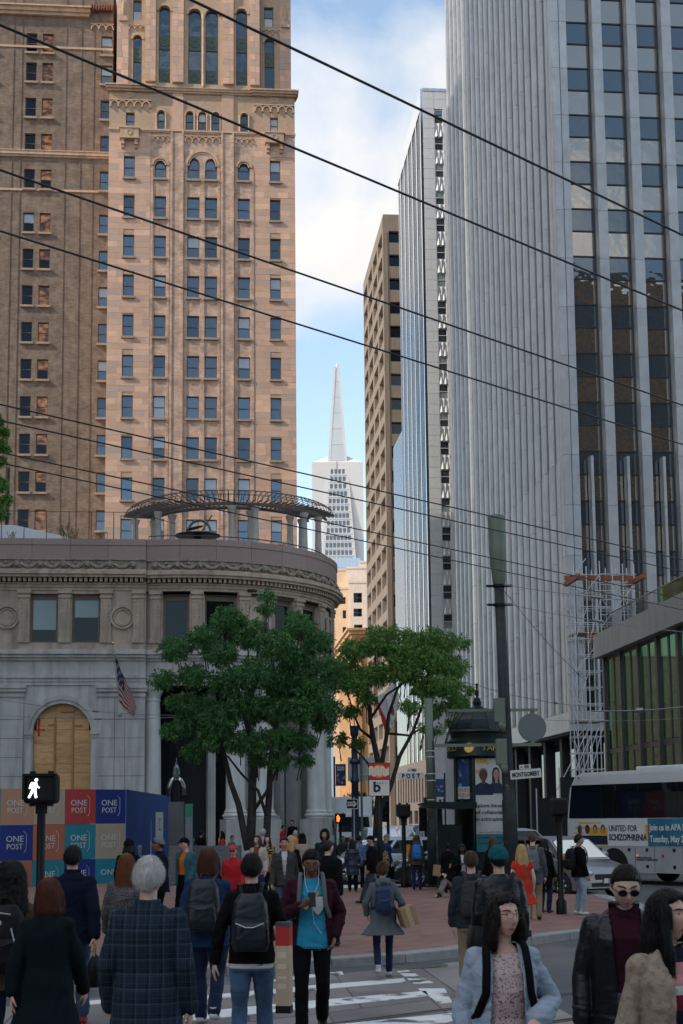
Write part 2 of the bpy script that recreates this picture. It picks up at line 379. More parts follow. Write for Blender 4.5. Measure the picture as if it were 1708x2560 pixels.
for k in range(-2, 9):
    zt = 33.04+3.833*k
    for i, (a, b) in enumerate(colsX):
        ar = k == 8 and 1 <= i <= 4
        H_all.append((a, b, zt-2.1, zt, 1) if ar else (a, b, zt-2.1, zt))
        wins.append(((a+b)/2, zt-2.1, b-a, 2.1, ar))
for i, (a, b) in enumerate([(1.55, 2.35), (4.5, 5.15), (7.15, 7.85), (8.3, 9.05), (9.55, 10.3), (12.3, 12.95), (15.05, 15.8)]):
    ar = 0 < i < 6; H_all.append((a, b, 66.45, 68.3, 1) if ar else (a, b, 66.45, 68.0))
    wins.append(((a+b)/2, 66.45, round(b-a, 2), 1.85 if ar else 1.55, ar))
mbS, mbB = MB(), MB()
for x0, x1, mb in ((0, 3.85, mbS), (3.85, 13.54, mbB), (13.54, 17.37, mbS)):
    hs = [h for h in H_all if x0 < h[0] < x1]
    wall(mb, x0, x1, 0, 66.3 if mb is mbB else 70.2, [h for h in hs if mb is mbS or h[3] < 66.2], 0, .34)
    if mb is mbB: wall(mbS, x0, x1, 66.3, 70.2, [h for h in hs if h[3] > 66.4], 0, .34)
for h in H_all:
    if len(h) == 5: arch_fill(mbB if h[3] < 66 else mbS, h[0], h[1], h[3]-(h[1]-h[0])/2, h[3], 0, .34)
mbS.box(0, 17.37, .36, 30, 0, 70.1)
build('stone_wall', mbS, M_tjoint, TW); build('brick_wall', mbB, M_brick, TW)
for x, z, w, h, ar in wins:
    if z < 24: continue
    window(TW, x, z, round(w, 2), h, .22, M_wframe, sky_pair(), M_sill if z < 66 else None, ar)
cells = []
for x0, x1, sd in ((0, 3.85, 3), (13.54, 17.37, 4)):
    cells += courses(x0, x1, 25.5, 66.3, .575, [h for h in H_all if x0 < h[0] < x1], seed=sd)
blocks(cells, M_terra, TW, 'stone_block', 300, prefer=lambda c: -(c[1]-c[0]))
# brick pilasters with ribs, between the window bays
for a, b in ((5.72, 6.98), (10.42, 11.68)):
    q = MB(); q.box(a, b, -.10, 0, 24, 66.25)
    for d in (a+.05, b-.2): q.box(d, d+.15, -.17, -.1, 24, 66.25)
    build('pilaster', q, M_brick, TW)
for a, b in ((3.9, 4.12), (5.42, 5.64), (7.08, 7.26), (8.5, 8.9), (10.13, 10.32), (11.76, 11.94), (13.18, 13.48)):
    build('rib', MB().box(a, b, -.08, 0, 24, 62.6), M_brick, TW)
for a, b in ((4.12, 5.42), (7.26, 10.13), (11.94, 13.18)):       # brick surround arches over the top brick storey
    q = MB(); arch_ring(q, (a+b)/2, 62.9, (b-a)/2-.04, (b-a)/2+.16, -.10, 0, 20); arch_ring(q, (a+b)/2, 62.9, (b-a)/2-.22, (b-a)/2-.10, -.05, 0, 20); build('brick_arch', q, M_trim, TW)
# string course, corbel tables, balconies, cornice
q = MB(); q.box(-.06, 17.43, -.16, 0, 66.22, 66.40); q.box(-.03, 17.40, -.10, 0, 66.08, 66.22); build('string_course', q, M_trim, TW)
def corbels(par, x0, x1, n, z, m_, s=1., y=0.):
    q = MB(); w = (x1-x0)/n
    for i in range(n):
        c = x0+w*(i+.5); arch_ring(q, c, z, w*.36, w*.52, y-.18*s, y, 8)
        q.box(c-w*.5-.08*s, c-w*.5+.08*s, y-.2*s, y, z-.28*s, z)
    q.box(x1-.08*s, x1+.08*s, y-.2*s, y, z-.28*s, z); q.box(x0-.08*s, x1+.08*s, y-.2*s, y, z+w*.5, z+w*.5+.12*s)
    return build('corbel_table', q, m_, par)
corbels(TW, .12, 3.78, 5, 68.75, M_trim); corbels(TW, 13.62, 17.25, 5, 68.75, M_trim)
for a, b, n in ((4.05, 5.5, 3), (7.1, 10.3, 5), (11.85, 13.4, 3)): corbels(TW, a, b, n, 65.45, M_trim, .7)
for c in (1.92, 15.45):
    q = MB(); q.box(c-.85, c+.85, -.55, 0, 65.35, 66.2); q.box(c-.95, c+.95, -.62, 0, 66.2, 66.38); q.box(c-.92, c+.92, -.6, 0, 65.22, 65.35)
    for d in (-.62, .62): q.box(c+d-.16, c+d+.16, -.45, 0, 64.7, 65.22); q.box(c+d-.14, c+d+.14, -.28, 0, 64.4, 64.7)
    arch_ring(q, c, 65.8, .2, .28, -.6, -.55, 16, 0, 2*math.pi); build('balcony', q, M_trim, TW)
    q = MB(); q.box(c-.4, c+.4, -.06, 0, 69.35, 70.0); arch_ring(q, c, 69.68, .12, .26, -.12, -.06, 12, 0, 2*math.pi); build('relief_panel', q, M_trim, TW)
for a, b in ((5.9, 6.9), (10.5, 11.6)): build('stone_pier', MB().box(a, b, -.12, 0, 66.4, 70.2), M_terra, TW)
for c in (4.83, 7.5, 8.67, 9.92, 12.63):
    q = MB(); arch_ring(q, c, 67.95, .36, .5, -.1, 0, 12)
    for d in (-.44, .44): q.lathe([(.07, 66.45), (.06, 67.7), (.11, 67.85), (.11, 67.95)], 8, (c+d, -.06, 0))
    build('window_arch', q, M_trim, TW)
q = MB()
for a, b, e in ((-.05, 4.0, .5), (4.0, 13.4, .32), (13.4, 17.43, .5)):
    q.box(a-e*.4, b+e*.4, -e, .8, 70.2, 70.42); q.box(a-e*.2, b+e*.2, -e*.6, .8, 70.02, 70.2); q.box(a-e*.6, b+e*.6, -e*1.25, .8, 70.42, 70.55)
build('cornice', q, M_trim, TW)
# stepped upper stage with tall arched windows
UP = []; uw = [(4.58, 5.63, 70.9, 78.6, -.5), (7.34, 8.55, 70.9, 78.4, -.5), (8.95, 10.14, 70.9, 78.4, -.5), (11.84, 12.89, 70.9, 78.6, -.5), (2.13, 2.95, 70.9, 76., .5), (14.55, 15.5, 70.9, 76.2, .5)]
q = MB(); HL = [(a, b, c, d, 1) for a, b, c, d, y in uw if y < 0]
wall(q, 3.31, 14.08, 70.55, 90, HL, -.3, .4)
HS = [(a, b, c, d, 1) for a, b, c, d, y in uw if y > 0]+[(2.1, 2.9, 77.6, 79.6), (14.5, 15.4, 77.4, 79.4)]
wall(q, .6, 3.31, 70.55, 90, [h for h in HS if h[0] < 4], .5, .35); wall(q, 14.08, 17.07, 70.55, 90, [h for h in HS if h[0] > 10], .5, .35)
for h in HL: arch_fill(q, h[0], h[1], h[3]-(h[1]-h[0])/2, h[3], -.3, .4)
for h in HS:
    if len(h) == 5: arch_fill(q, h[0], h[1], h[3]-(h[1]-h[0])/2, h[3], .5, .35)
q.box(.6, 17.07, .9, 28, 70.5, 90); q.box(3.31, 14.08, .12, .9, 70.5, 90)
build('upper_wall', q, M_tjoint, TW)
for a, b, c, d, y in uw:
    yy = -.05 if y < 0 else .7; w = round(b-a, 2); ht = d-c
    window(TW, (a+b)/2, c, w, round(ht, 2), yy, M_wframe, (G_sky[2], G_sky[2]), None, True, fw=.06, rail=True)
    for z0 in ((70.95, 74.35) if y < 0 else (73.4,)):
        p = MB().box(a+.06, b-.06, yy-.03, yy+.03, z0, z0+1.45); arch_ring(p, (a+b)/2, z0+.72, .22, .42, yy-.07, yy-.03, 12, 0, 2*math.pi)
        build('spandrel_panel', p, M_green, TW)
    p = MB(); arch_ring(p, (a+b)/2, d-w/2, w/2+.02, w/2+.22, (-.42 if y < 0 else .4), (-.3 if y < 0 else .5), 16); build('window_arch', p, M_trim, TW)
for c in ((2.5, 77.6, .8), (14.95, 77.4, .9)): window(TW, c[0], c[1], c[2], 2., .7, M_wframe, (G_sky[1], G_blind), None)
cells = courses(3.35, 4.3, 70.9, 86, .62, [], (.4, .6), 8)+courses(5.85, 6.9, 70.9, 86, .62, [], (.4, .7), 9)+courses(10.6, 11.6, 70.9, 86, .62, [], (.4, .7), 10)+courses(13.15, 14.05, 70.9, 86, .62, [], (.4, .6), 11)
blocks(cells, M_terra, TW, 'pier_block', 300, depth=.28, y=-.3)
blocks(courses(.6, 1.7, 70.6, 86, .62, [], (.4, .7), 12)+courses(16.0, 17.05, 70.6, 86, .62, [], (.4, .7), 13), M_terra, TW, 'corner_block', 300, depth=.1, y=.5)
for a, b in ((8.55, 8.95),): build('column_shaft', MB().lathe([(.13, 70.6), (.11, 77.4), (.2, 77.7), (.2, 77.85)], 10, (8.75, -.34, 0)), M_trim, TW, True)
for a, b in ((1.75, 3.3), (14.1, 15.95)): corbels(TW, a, b, 3, 76.7, M_trim, .6, .5)
for c in (1.2, 16.55): build('carved_niche', MB().box(c-.28, c+.28, .3, .5, 77.6, 79.8).box(c-.4, c+.4, .22, .5, 77.3, 77.6).ell((c, .3, 78.6), (.2, .12, .75), 8, 8), M_trim, TW)
# ---- the darker wing set back to the left
WG = thing('brick_tower_wing', 'darker brown brick wing with paired lamp-lit windows left of the tan tower', 'building', tw_o+gv*4, G)
wh, wl = [], []
for zt in [30.85+3.6*k for k in range(-1, 13)]+[77.8]:
    for x, w in ((-7.765, 1.02), (-6.215, 1.02), (-.6, 1.06), (-13.2, 1.02), (-11.6, 1.02)):
        h = 1.96; dz = .75 if zt > 62.5 and zt < 77 else 0
        wh.append((x-w/2, x+w/2, zt+dz-h, zt+dz)); wl.append((x, zt+dz-h, w, h))
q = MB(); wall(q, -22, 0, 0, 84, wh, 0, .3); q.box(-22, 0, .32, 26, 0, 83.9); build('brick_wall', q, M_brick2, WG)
for x, z, w, h in wl:
    if z < 20: continue
    if x > -2: g = sky_pair()
    elif x in (-6.215, -11.6): g = (G_lamp, G_lamp if rnd.random() < .8 else G_dark)
    else: g = (G_dark, G_dark) if rnd.random() < .85 else (G_blind, G_dark)
    window(WG, x, z, w, h, .2, M_wframe, g, M_sill)
for a in (-9.5, -8.7, -4.5, -3.05, -1.85): build('pilaster_strip', MB().box(a-.02, a+.06, -.05, 0, 20, 83.5), M_brick2, WG)
for z, e in ((65.4, .28), (61.8, .08), (76.3, .08)):
    p = MB().box(-22, 0, -e, 0, z, z+.16+e*.6); 
    if e > .2: p.box(-22, 0, -e*.5, 0, z-.2, z); p.box(-22, 0, -e*1.2, 0, z+.33, z+.42)
    build('string_course', p, M_trim, WG)
p = MB().box(-22, -2.2, -.5, 0, 79.9, 80.3).box(-22, -2.3, -.3, 0, 79.6, 79.9).box(-22, -2.1, -.7, 0, 80.3, 80.45); build('cornice', p, M_trim, WG)
p = MB(); M_tile = mat('roof_tile_red', (.20, .06, .04), .7, isl=.25)
for i in range(9): p.tube([(-2.1+i*.25, -.5, 80.2), (-2.1+i*.25, 1.2, 82.6)], .13, 6)
build('tile_roof', p, M_tile, WG, True); corbels(WG, -2.1, 0, 3, 78.6, M_trim, .7)
# ================================================================ grey ribbed tower on the right
M_conc = mat('precast_panel', (.40, .405, .41), .42, .4, var=.14, vs=.8, isl=.06, dirt=.12, bump=.1, bs=14)
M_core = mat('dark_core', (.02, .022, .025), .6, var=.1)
M_mull = mat('dark_mullion', (.03, .032, .036), .45)
M_alu = mat('aluminium_trim', (.55, .56, .57), .35, .8)
G_tan = glass('bronze_vision_glass', (.04, .034, .028), .33, (1., .88, .76), wav=.35)
G_blue = glass('spandrel_glass', (.035, .045, .055), .13, (.85, .95, 1.), wav=.2)
rt_o = np.array([15.77, 98., 0.])
RT = thing('ribbed_office_tower', 'tall grey office tower with deep vertical concrete ribs and dark glass', 'building', rt_o, G)
PZ, PH = 9.37, 3.62           # joints at 27.47 = PZ + 5*PH
def pier_mesh(w, d, h, nm):
    b = MB(); P = [(-w/2, 0), (w/2, 0), (w/2+.05, .22), (w/2+.05, d), (-w/2-.05, d), (-w/2-.05, .22)]
    b.prism(P, .012, h-.012); return b.mesh(nm, M_conc)
pm_h = pier_mesh(.24, .62, PH, 'rib_panel'); pm, pm_t, pm_c = pier_mesh(.70, .95, PH, 'rib_panel'), pier_mesh(.2, .7, PH, 'rib_panel'), pier_mesh(.52, .9, PH, 'rib_panel')
plist = []
for k in range(0, 28):
    z = PZ+PH*k
    for i in range(6): plist.append((pm, (3.46+2.615*i, 0, z), 0))
    plist.append((pm_c, (.30, 0, z), 0)); plist.append((pm_c, (.88, 0, z), 0))
    for i in range(20): plist.append((pm, (0, 1.6+2.24*i, z), -math.pi/2))
    if k < 5:
        for i in range(6): plist.append((pm_t, (2.1+2.615*i, .1, z), 0))
        for i in range(20): plist.append((pm_h, (.16, 2.72+2.24*i, z), -math.pi/2))
def vis(p): return (p[1][2] > 62+p[1][1]*.7, p[1][1]+abs(p[1][0])*.2)
plist.sort(key=vis)
rest = MB()
for n, (me, l, rz) in enumerate(plist):
    if n < 300: put('rib_panel', me, RT, l, (0, 0, rz))
    else:
        c, s = math.cos(rz), math.sin(rz)
        rest.add([(v.co.x*c-v.co.y*s+l[0], v.co.x*s+v.co.y*c+l[1], v.co.z+l[2]) for v in me.vertices], [tuple(f.vertices) for f in me.polygons])
build('rib_panel_field', rest, M_conc, RT, kind='stuff')
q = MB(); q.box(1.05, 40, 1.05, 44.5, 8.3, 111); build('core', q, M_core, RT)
q = MB(); q.box(0., 17.5, -.02, .98, 8.0, 9.36); q.box(0.02, .97, .98, 45.6, 8.0, 9.36); build('base_beam', q, M_conc, RT)
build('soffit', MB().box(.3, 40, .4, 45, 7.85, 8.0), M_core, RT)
for i in range(-1, 5):
    x0, x1 = 1.22+2.615*i+(0 if i >= 0 else 9e9), 3.04+2.615*i
    if i < 0: continue
    for k in range(-3, 15):
        zs = 22.67+3.62*k
        for z0, z1, g, nm in ((zs, zs+1.70, G_blue, 'spandrel_pane'), (zs+1.70, zs+3.62, G_tan, 'vision_pane')):
            kk = (nm, 'rt')
            if kk not in _wc: _wc[kk] = MB().quad((-.91, 0, 0), (.91, 0, 0), (.91, 0, z1-z0), (-.91, 0, z1-z0)).mesh(nm, g)
            if z0 > 8: put(nm, _wc[kk], RT, ((x0+x1)/2, .97, z0))
    m_ = MB()
    for k in range(-3, 16):
        for dz in (0, 1.70): m_.box(x0, x1, .90, .965, 22.67+3.62*k+dz-.05, 22.67+3.62*k+dz+.05)
    m_.box(x0, x0+.08, .80, .965, 8.4, 80); m_.box(x1-.1, x1, .80, .965, 8.4, 80); build('mullion', m_, M_mull, RT)
# ground floor under the ribs: set back dark glass and columns
q = MB(); q.box(3.2, 38, 3.2, 44, 0, 7.85); build('lobby_wall', q, glass('lobby_glass', (.006, .007, .008), .06), RT)
for i in range(9): build('lobby_column', MB().box(.9, 1.6, 1.2+5.2*i, 1.9+5.2*i, 0, 7.85), M_core, RT)
for i in range(1, 4): build('lobby_column', MB().box(.9+5.2*i, 1.6+5.2*i, .9, 1.6, 0, 7.85), M_core, RT)
# ================================================================ white panelled tower with polished fins
M_white = mat('white_panel', (.58, .58, .58), .5, var=.05, isl=.04, dirt=.06)
M_fin = mat('polished_fin', (.66, .65, .64), .13, 1., var=.05)
M_pod = mat('brown_stone_podium', (.14, .10, .078), .6, var=.12)
wt_o = at(*(680+1160/2.938, 850+1300/2.938), 176); wt_o[2] = 0
WT = thing('white_panel_tower', 'white panelled tower with zigzag spandrels and polished metal fins on its street side', 'building', wt_o, G)
build('wall_mass', MB().box(.12, 26, .3, 22.9, 0, 96.6).box(.5, 24, 22.9, 33.4, 0, 57.2), M_white, WT)
cells = [(0+.0, 1.5, 96.9-1.37*(k+1), 96.9-1.37*k) for k in range(70)]+[(1.5+1.6*j, 3.1+1.6*j, 96.9-1.37*(k+1), 96.9-1.37*k) for j in range(4) for k in range(2)]
blocks(cells, M_white, WT, 'wall_panel', 300, depth=.1, gap=.03, y=.1)
def zig():
    b = MB(); n = 4; w, h = 1.15, 1.8
    T = [(-w/2+w*i/n, -.02 if i % 2 else -.30, h) for i in range(n+1)]; B_ = [(-w/2+w*i/n, -.30 if i % 2 else -.02, 0) for i in range(n+1)]
    for i in range(n): b.add([T[i], T[i+1], B_[i+1], B_[i]], [(3, 2, 0), (2, 1, 0)] if i % 2 else [(3, 2, 1), (3, 1, 0)])
    return b.mesh('zigzag_spandrel', M_white)
zm = zig(); G_wt = [glass('white_tower_glass', (.03, .035, .04), .18), glass('white_tower_blind', (.24, .27, .26), .14), glass('white_tower_glass_dim', (.05, .055, .06), .12)]
rr = random.Random(3)
for j in range(4):
    x = 2.08+1.6*j
    for k in range(-6, 24):
        zt = 92.14-3.70*k-1.8
        if zt > 93 or zt < 9 or zt+1.8 > 94.2: continue
        put('zigzag_spandrel', zm, WT, (x, .1, zt))
        w = window(WT, x, zt+1.85, 1.12, 1.8, .02, M_white, (rr.choice(G_wt), rr.choice(G_wt)), None, fw=.05)
    build('mullion', MB().box(x+.57, x+1.03, -.12, .1, 0, 94.2), M_white, WT)
build('parapet', MB().box(-.05, 26, -.06, .4, 96.6, 97.0), M_alu, WT)
# street side: fins along local y at x=0, dark glass behind
q = MB().quad((.12, 0, 0), (.12, 23, 0), (.12, 23, 96), (.12, 0, 96)); build('side_glass', q, glass('fin_gap_glass', (.01, .012, .015), .3), WT)
build('side_glass', MB().quad((.45, 23, 0), (.45, 33.4, 0), (.45, 33.4, 57), (.45, 23, 57)), glass('fin_gap_glass_low', (.01, .012, .015), .3), WT)
fin = MB().prism([(-.32, -.28), (-.32, .20), (.1, .30), (.1, -.30)], 9.5, 94.2).mesh('fin', M_fin)
fin_n = MB().prism([(-.22, -.12), (-.22, .12), (.1, .12), (.1, -.12)], 9.5, 94.2).mesh('fin', M_fin)
for i in range(24): put('fin', fin if i % 4 in (0,) else fin_n, WT, (0, .35+i*.97, 0))
fin2 = MB().prism([(-.3, -.22), (-.3, .22), (.3, .22), (.3, -.22)], 9.5, 57.5).mesh('fin', M_fin)
for i in range(13): put('fin', fin2, WT, (.2, 23.3+i*.82, 0))
build('top_band', MB().box(-.3, .12, 0.0, 23, 94.2, 96.9), M_fin, WT)
q = MB(); hs = [(1.2+2.6*i, 2.6+2.6*i, 4.2, 7.6) for i in range(12)]+[(1.2+5.2*i, 4.6+5.2*i, .3, 3.1) for i in range(6)]
wall(q, 0, 33.4, 0, 9.5, hs, 0, .35)
q.v = [(y-.42, x, z) for x, y, z in q.v]; build('podium_wall', q, M_pod, WT)
for a, b, c, d in hs:
    f = MB().box(-.15, -.08, a, b, c, d); w = build('window', f, G_dark, WT)
# ================================================================ brown concrete tower
M_brown = mat('brown_concrete', (.20, .15, .11), .8, var=.12, vs=.4, dirt=.2)
br_o = at(680+830/2.938, 850+400/2.938, 222); br_o[2] = 0
BR = thing('brown_concrete_tower', 'brown concrete tower with a grid of deep square windows beyond the white tower', 'building', br_o, G)
hf = [(1.0+5.6*j, 5.6+5.6*j, 95.25-4.0*k, 97.25-4.0*k) for j in range(3) for k in range(23)]
q = MB(); wall(q, 0, 18, 0, 99.6, hf, 0, .7); q.box(1.6, 18, .8, 28.5, 0, 99.3); build('front_wall', q, M_brown, BR)
hsd = [(1.1+7.3*j, 6.9+7.3*j, 95.0-4.0*k, 97.45-4.0*k) for j in range(4) for k in range(24)]
q = MB(); wall(q, 0, 29.6, 0, 99.6, hsd, 0, 1.0); q.v = [(y, x, z) for x, y, z in q.v]
q.quad((0, 0, 99.6), (18, 0, 99.6), (18, 29.6, 99.6), (0, 29.6, 99.6)); build('side_wall', q, M_brown, BR)
gb = [glass('brown_tower_glass', (.012, .013, .015), .14), G_dark]
fm = MB().quad((-2.3, 0, 0), (2.3, 0, 0), (2.3, 0, 2), (-2.3, 0, 2)); f1 = [fm.mesh('window', g) for g in gb]
sm = MB().quad((0, -2.9, 0), (0, 2.9, 0), (0, 2.9, 2.45), (0, -2.9, 2.45)); s1 = [sm.mesh('window', g) for g in gb]
for a, b, c, d in hf:
    if d > 20 and a < 6: put('window', rr.choice(f1), BR, ((a+b)/2, .66, c))
for a, b, c, d in hsd:
    if d > 12: put('window', rr.choice(s1), BR, (.96, (a+b)/2, c))
build('corner_reveal', MB().box(.55, .75, -.12, 0, 0, 97), M_brown, BR); build('rooftop_edge', MB().box(.1, 18, .1, 29, 99.6, 100.1), M_brown, BR)
# ================================================================ orange ornate building and pale blocks down the street
M_or = mat('orange_stone', (.52, .30, .14), .75, var=.15, vs=.6, dirt=.2)
ob_o = at(889, 1750, 258); ob_o[2] = 0
OB = thing('ornate_stone_building', 'orange stone building with long pilasters and heavy cornice lit by the sun down the street', 'building', ob_o, G)
build('wall', MB().box(.25, 30, .3, 34, 0, 33.2).box(0, 30, 0, 34.3, 33.2, 34.4), M_or, OB)
for i in range(15): build('pilaster', MB().box(0, .25, .3+2.3*i, 1.2+2.3*i, 6, 33.2), M_or, OB)
for i in range(6): build('pilaster', MB().box(.3+2.3*i, 1.2+2.3*i, 0, .3, 6, 33.2), M_or, OB)
q = MB()
for j, (e, z0, z1) in enumerate(((.3, 34.4, 34.9), (.7, 34.9, 35.5), (1.2, 35.5, 36.2), (1.6, 36.2, 36.6))): q.box(-e, 30, -e, 34.3, z0, z1)
for i in range(40): q.box(-.7, -.1, .1+.85*i, .5+.85*i, 34.5, 34.9)
build('cornice', q, M_or, OB)
for i in range(14):
    for k in range(5): build('window', MB().box(.21, .26, 1.35+2.3*i, 2.45+2.3*i, 9+5*k, 12.4+5*k), G_dark, OB)
build('base_band', MB().box(-.15, 30, -.15, 34, 0, 5.6).box(-.3, 30, -.3, 34, 5.6, 6.0), M_or, OB)
M_cream = mat('cream_stucco', (.70, .56, .46), .8, var=.08, vs=.5, dirt=.12); M_tan = mat('tan_stucco', (.62, .45, .30), .8, var=.08, vs=.4, dirt=.1)
def px(x, y, D): return at(680+x/2.938, 850+y/2.938, D)
def block_bld(name, label, x0, x1, yt, D, dep, m_, wl, cat='building', roof=True):
    a, b = px(x0, yt, D), px(x1, yt, D); w = float(b[0]-a[0]); T = thing(name, label, cat, (a[0], D, 0)); zt = float((a[2]+b[2])/2); hs = []
    for (u0, u1, v0, v1) in wl:
        p, r_ = px(u0, v1, D), px(u1, v0, D); hs.append((p[0]-a[0], r_[0]-a[0], p[2], r_[2]))
    q = MB(); wall(q, 0, w, 0, zt, hs, 0, .5); q.quad((0, 0, 0), (0, 0, zt), (0, dep, zt), (0, dep, 0)); q.quad((w, 0, 0), (w, dep, 0), (w, dep, zt), (w, 0, zt)); q.quad((0, 0, zt), (w, 0, zt), (w, dep, zt), (0, dep, zt)); q.quad((0, dep, 0), (w, dep, 0), (w, dep, zt), (0, dep, zt))
    build('wall', q, m_, T)
    for h in hs: window(T, (h[0]+h[1])/2, h[2], round(float(h[1]-h[0]), 2), round(float(h[3]-h[2]), 2), .3, M_wframe, (G_dark, G_dark), None, fw=.12)
    build('parapet', MB().box(-.15, w+.15, -.15, .5, zt, zt+.5), m_, T)
    return T
CB = block_bld('cream_building', 'cream stucco building with wide windows in sunlight beside the brown tower', 568, 700, 1785, 320, 20, M_cream, [(600, 662, 1857, 1930), (600, 662, 1972, 2032), (603, 665, 2090, 2150)])
TBk = block_bld('tan_building', 'tan stucco building with narrow windows at the edge of the round bank', 440, 568, 1830, 326, 20, M_tan, [(520, 546, 1985, 2045), (520, 546, 2108, 2165), (522, 547, 2235, 2290), (500, 542, 1888, 1940)])
block_bld('peach_building', 'peach windowless block rising behind the cream building', 440, 546, 1695, 350, 25, M_tan, [])
block_bld('stepped_building', 'pale peach stepped block below the blue glass roof', 546, 700, 1680, 346, 25, M_cream, [])
block_bld('penthouse_block', 'small pale penthouse block against the brown tower', 645, 700, 1636, 372, 25, M_cream, [])
M_bglass = mat('pale_blue_curtain_wall', (.42, .50, .60), .25, .3, var=.05)
a, b = px(405, 1602, 560), px(650, 1602, 560)
GB = thing('blue_glass_building', 'pale blue glass block at the foot of the white pyramid', 'building', (a[0], 560, 0))
q = MB()
for i in range(9):
    for k in range(12): w = (b[0]-a[0])/9; q.box(w*i+.06, w*(i+1)-.06, 0, .1, a[2]-4*(k+1)+.08, a[2]-4*k-.08)
build('panel_grid', q, M_bglass, GB); build('mass', MB().box(0, b[0]-a[0], .15, 30, 0, a[2]), M_bglass, GB)
# ================================================================ white pyramid skyscraper
M_pyr = mat('white_quartz_panel', (.56, .535, .52), .6, var=.05, vs=.06, isl=.03); M_pyr2 = mat('spire_louvre', (.5, .51, .52), .4, .3, var=.06, vs=.05)
D0 = 795.; ap = px(476, 198, D0)
PY = thing('pyramid_skyscraper', 'slender white pyramid skyscraper with a pointed spire at the end of the street', 'skyscraper', (ap[0], D0, 0)) 
def hw(y, dx): return float(px(476+dx, y, D0)[0]-ap[0])
zt = float(ap[2]); zA = float(px(476, 905, D0)[2]); zB = float(px(476, 1600, D0)[2])
sl = (hw(905, 78)-hw(200, 17))/(zt-zA); w_top = hw(200, 17)
W_ = lambda z: w_top+(zt-z)*sl          # half width at height z
def pyr(mb, z0, z1, s=1., yo=0): 
    a, b = W_(z0)*s, W_(z1)*s; cy_ = W_(0)
    mb.add([(-a, cy_-a, z0), (a, cy_-a, z0), (a, cy_+a, z0), (-a, cy_+a, z0), (-b, cy_-b, z1), (b, cy_-b, z1), (b, cy_+b, z1), (-b, cy_+b, z1)], [(0, 1, 5, 4), (1, 2, 6, 5), (2, 3, 7, 6), (3, 0, 4, 7), (4, 5, 6, 7)]); return mb
cyP = W_(0); PY.location.y = D0-cyP
build('body', pyr(MB(), 0, zA), M_pyr, PY)
zz = zA; n = 0
while zz < zt-3:
    z2 = min(zz+9.5, zt-1.5); build('spire_panel', pyr(MB(), zz+.15, z2, .96), M_pyr2, PY); zz = z2
for sx in (-1, 1):
    for sy in (-1, 1):
        build('spire_edge', MB().tube([(sx*W_(zA)*.93, cyP+sy*W_(zA)*.93, zA-6), (sx*W_(zt)*.8, cyP+sy*W_(zt)*.8, zt)], [1.0, .8], 4), M_pyr, PY)
build('spire_cap', MB().lathe([(w_top*1.15, zt-2.2), (w_top*1.15, zt-.8), (w_top*.5, zt), (.2, zt+1.4), (.0, zt+3)], 10, (0, cyP, 0)), M_pyr2, PY)
for sx, x0, x1 in ((-1, 297, 400), (1, 575, 671)):
    u0, u1 = sorted((float(px(x0, 1200, D0)[0]-ap[0]), float(px(x1, 1200, D0)[0]-ap[0])))
    q = MB(); k = sx; xi = (u1 if sx < 0 else u0)-sx*6; xo = u0 if sx < 0 else u1; zw = float(px(476, 915, D0)[2])
    y0, y1 = cyP-W_(0)*.30, cyP+9
    for a_, b_, c_ in ((0, 60, 0), (60, 130, 0), (130, zw, 0)):
        q.box(min(xi, xo), max(xi, xo), y0, y1, a_+.12, b_-.12)
    q.add([(xi, y0, zw-.2), (xo, y0, zw-.2), (xo, y1, zw-.2), (xi, y1, zw-.2), (xi, (y0+y1)/2, zw+7)], [(0, 1, 4), (1, 2, 4), (2, 3, 4), (3, 0, 4)])
    build('wing', q, M_pyr, PY)
Gp = glass('pyramid_window', (.05, .055, .065), .12)
for i in range(14):
    y = 985+54.5*i; z = float(px(476, y+17, D0)[2]); z1 = float(px(476, y-17, D0)[2]); w = W_(z1)-1.6; nn = int(2*w/2.05)
    q = MB().box(-w-.8, w+.8, cyP-W_(z1)-.5, cyP-W_(z1)+1.2, z-.75, z-.4); build('floor_ledge', q, M_pyr, PY)
    f = W_(z)
    for j in range(nn):
        xx = -w+2*w*(j+.5)/nn
        kk = ('py', round(z1-z, 1))
        if kk not in _wc: _wc[kk] = MB().box(-.72, .72, 0, .5, 0, round(z1-z, 1)).mesh('window', Gp)
        put('window', _wc[kk], PY, (xx, cyP-f-.12, z), None)
# ================================================================ green glass pavilion with its roof terrace
M_fascia = mat('metal_fascia', (.30, .29, .275), .5, .2, var=.08, vs=.4, dirt=.2); M_dkmetal = mat('dark_bronze_metal', (.075, .07, .065), .45, .3)
def ggl():
    M = bpy.data.materials.new('green_tinted_glass'); M.use_nodes = True; t = M.node_tree; n = t.nodes; l = t.links.new; n.remove(n['Principled BSDF'])
    a = n.new('ShaderNodeBsdfTransparent'); a.inputs[0].default_value = (.28, .78, .48, 1); g = n.new('ShaderNodeBsdfGlossy'); g.inputs['Roughness'].default_value = .02; g.inputs['Color'].default_value = (.7, 1, .8, 1)
    fr = n.new('ShaderNodeFresnel'); fr.inputs[0].default_value = 1.45; x = n.new('ShaderNodeMixShader'); l(fr.outputs[0], x.inputs[0]); l(a.outputs[0], x.inputs[1]); l(g.outputs[0], x.inputs[2]); l(x.outputs[0], n['Material Output'].inputs[0]); return M
M_ggl = ggl()
gp_o = at(1508, 1700, 80); gp_o[2] = 0
GP = thing('glass_pavilion', 'low pavilion with tall green tinted glass bays and a grey metal roof edge', 'building', gp_o, G)
zf0, zf1 = 11.1, 12.35      # local: x = 0 is the street side, the wall runs towards us along -y
LN = 34.
